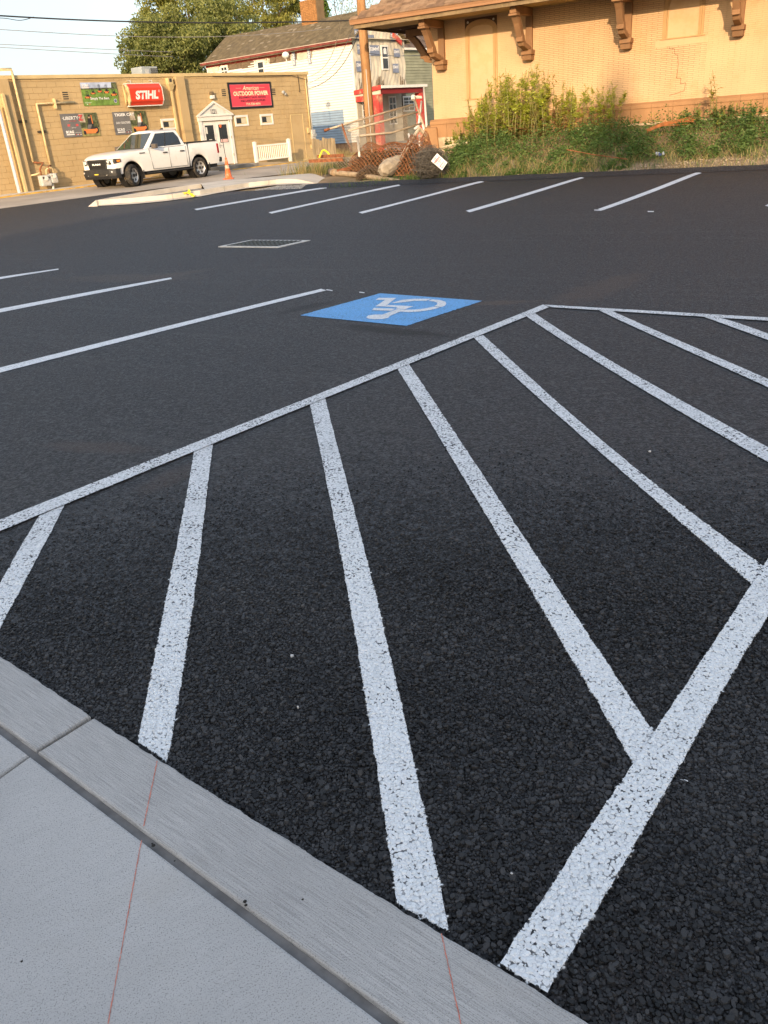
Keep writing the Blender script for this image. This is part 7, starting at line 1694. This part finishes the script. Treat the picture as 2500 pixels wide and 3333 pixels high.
# fallen pole and short rusty pipe
c = G(1180, 584); off = np.array(c); e = empty('fallen_post', c, 0, 'long tan post lying on the ground before the scrap pile', 'post'); b = MB()
b.tube([G(1082, 571) + np.array([0, 0, .09]) - off, G(1170, 578) + np.array([0, 0, .08]) - off, G(1240, 588) + np.array([0, 0, .06]) - off, G(1298, 594) + np.array([0, 0, .05]) - off], [.095, .08, .075, .05], 10); b.build('shaft', mk('tan_post', (.40, .30, .19), .9, .25, 5, .1, .01, 30), e); b = MB(); b.tube([G(1078, 568) + np.array([0, 0, .10]) - off, G(1090, 571) + np.array([0, 0, .10]) - off], .125, 12); b.build('collar', mk('brown_collar', (.26, .18, .11), .9), e)
c = G(1123, 566); e = empty('pipe_stub', c, .4, 'short rusty orange pipe stub beside the fallen post', 'pipe'); b = MB(); b.tube([(-.28, -.05, .1), (.3, .05, .15)], .075, 10); b.build('tube', RUST, e)
# rusty angle irons
for (p0, p1, lab) in (((1036, 513), (1122, 516), 'upper rusty steel strip behind the dry grass'), ((1008, 528), (1118, 521), 'lower rusty steel strip reaching toward the shop')):
    A, B_ = G(p0[0], p0[1] + 22) , G(p1[0], p1[1] + 26); A, B_ = px3(*p0, 29.5), px3(*p1, 28.5); d = B_ - A; L = np.linalg.norm(d); e = empty('steel_strip', A, math.atan2(d[1], d[0]), lab, 'steel strip'); b = MB(); b.prism([(-.05, -.02), (.05, -.02), (.05, .0), (-.03, .0), (-.03, .09), (-.05, .09)], 'x', 0, L); b.build('angle', RUST, e)
# grey wooden fence section by the shop corner
c = atzc(1020, 510, 34); z0 = float(ht(c[0], c[1])); e = empty('wood_fence', (c[0], c[1], z0), R(20), 'short grey weathered plank fence right of the shop corner', 'fence'); s = F / 34
GP_ = mk('grey_plank', (.33, .26, .165), .95, .3, 3, .1, .006, 30, stretch=(4, 4, .5)); n_ = 9; Wd = 80 / s; zt = atzc(1030, 455, 34)[2] - z0
for k in range(n_):
    w = Wd / n_; b = MB(); b.box(0, w - .012, -.012, .012, -.05, zt + random.uniform(-.05, .08)); o = b.build('plank', GP_, e); o.location = (k * w, random.uniform(-.01, .01), 0)
b = MB(); b.box(0, Wd, .013, .05, .3, .38); b.box(0, Wd, .013, .05, zt - .3, zt - .22); b.build('cross_rail', GP_, e)
# knotted yellow tape in the brush
p = px3(1056, 497, 29); e = empty('tape_knot', p, 0, 'yellow green tape arched over the dry brush', 'tape'); b = MB(); b.tube([(-.2, 0, -.15), (-.08, 0, .06), (.0, 0, .09), (.1, 0, .02), (.2, 0, -.12)], .035, 6); b.build('strip', mk('lime_tape', (.62, .62, .05), .5), e)
# plank in the weeds, rebar, bottle
A, B_ = px3(1440, 480, 26.4), px3(1522, 465, 26.2); d = B_ - A; e = empty('plank', A, math.atan2(d[1], d[0]), 'pale plank slanting across the weeds left of the clump', 'plank'); b = MB(); b.tube([(0, 0, 0), (np.linalg.norm(d[:2]), 0, d[2])], .045, 5); b.build('board', mk('pale_plank', (.50, .40, .25), .9), e)
e = empty('rebar_bundle', px3(2108, 424, 22.3), 0, 'bundle of rusty orange bars lying in the weeds', 'rebar'); off = px3(2108, 424, 22.3); b = MB()
for k in range(16):
    b.tube([px3(2108 + random.uniform(-4, 4), 424 + random.uniform(-3, 8), 22.3) - off, px3(2160, 402 + random.uniform(-5, 8), 22.5) - off, px3(2250 + random.uniform(-15, 15), 375 + random.uniform(0, 30), 22.8) - off], .009, 4)
b.build('bars', mk('orange_rust_bar', (.42, .155, .05), .9, .25, 6), e)
e = empty('rebar', px3(1880, 490, 22), 0, 'single thin rusty bar curving through the low weeds', 'rebar'); off = px3(1880, 490, 22); b = MB(); b.tube([px3(1845, 487, 22) - off, px3(1930, 503, 21.8) - off, px3(2040, 518, 21.3) - off], .012, 5); b.build('bar', RUST, e)
c = G(2150, 510); e = empty('crushed_bottle', (c[0], c[1], c[2] + .06), R(-20), 'crushed blue and clear plastic bottle on the soil', 'bottle'); b = MB(); b.lathe([(.001, -.13), (.05, -.13), (.055, -.04), (.04, .0), (.055, .05), (.05, .10)], axis='x', seg=10); b.v = [(x, y, z + .05 * x + .2 * abs(x)) for x, y, z in b.v]; b.build('body', mk('clear_plastic', (.55, .62, .72), .25), e, smooth=True); b = MB(); b.lathe([(.057, -.05), (.06, .03)], axis='x', seg=10); b.build('wrapper', mk('blue_wrapper', (.05, .10, .45), .4), e)
# crooked NO PARKING sign
zz6 = [(1423, 499), (1456, 529), (1439, 554.5), (1403, 524)]
q = [px3(x, y, 23.5) for x, y in zz6]; e = empty('no_parking_sign', q[2], 0, 'tilted white sign reading NO PARKING on the dark wire bundle', 'sign'); off = q[2]
q = [p - off for p in q]     # top, right, bottom, left  -> text baseline runs left->... along (left->top)
TL, TR, BR, BL = q[3], q[0], q[1], q[2]
nrm = np.cross(TR - TL, BL - TL); nrm /= np.linalg.norm(nrm); nrm = -nrm if nrm[1] > 0 else nrm
b = MB(); b.hexa([p - nrm * .006 for p in (BL, BR, TR, TL)] + [p + nrm * .0 for p in (BL, BR, TR, TL)]); b.build('plate', mk('sign_plate_white', (.80, .77, .72), .5, .05, 3, .3, dirt=((.55, .48, .40), 5, .5)), e)
SRD = mk('sign_red', (.50, .03, .06), .6)
def sgq(u0, u1, v0, v1):
    def P(u, v): return TL * (1 - u) * v + TR * u * v + BR * u * (1 - v) + BL * (1 - u) * (1 - v)
    return [P(u0, v0), P(u1, v0), P(u1, v1), P(u0, v1)]
for (s_, u0, u1, v0, v1, bo) in (('NO', .32, .66, .84, .95, .03), ('PARKING', .06, .94, .63, .79, .04), ('BY ORDER', .15, .85, .49, .59, .02), ('OF', .4, .6, .37, .46, .02), ('MONACA', .14, .86, .21, .32, .02), ('POLICE', .18, .82, .05, .16, .02)): lettering(s_, sgq(u0, u1, v0, v1), SRD, e, bold=bo, lift=.004)
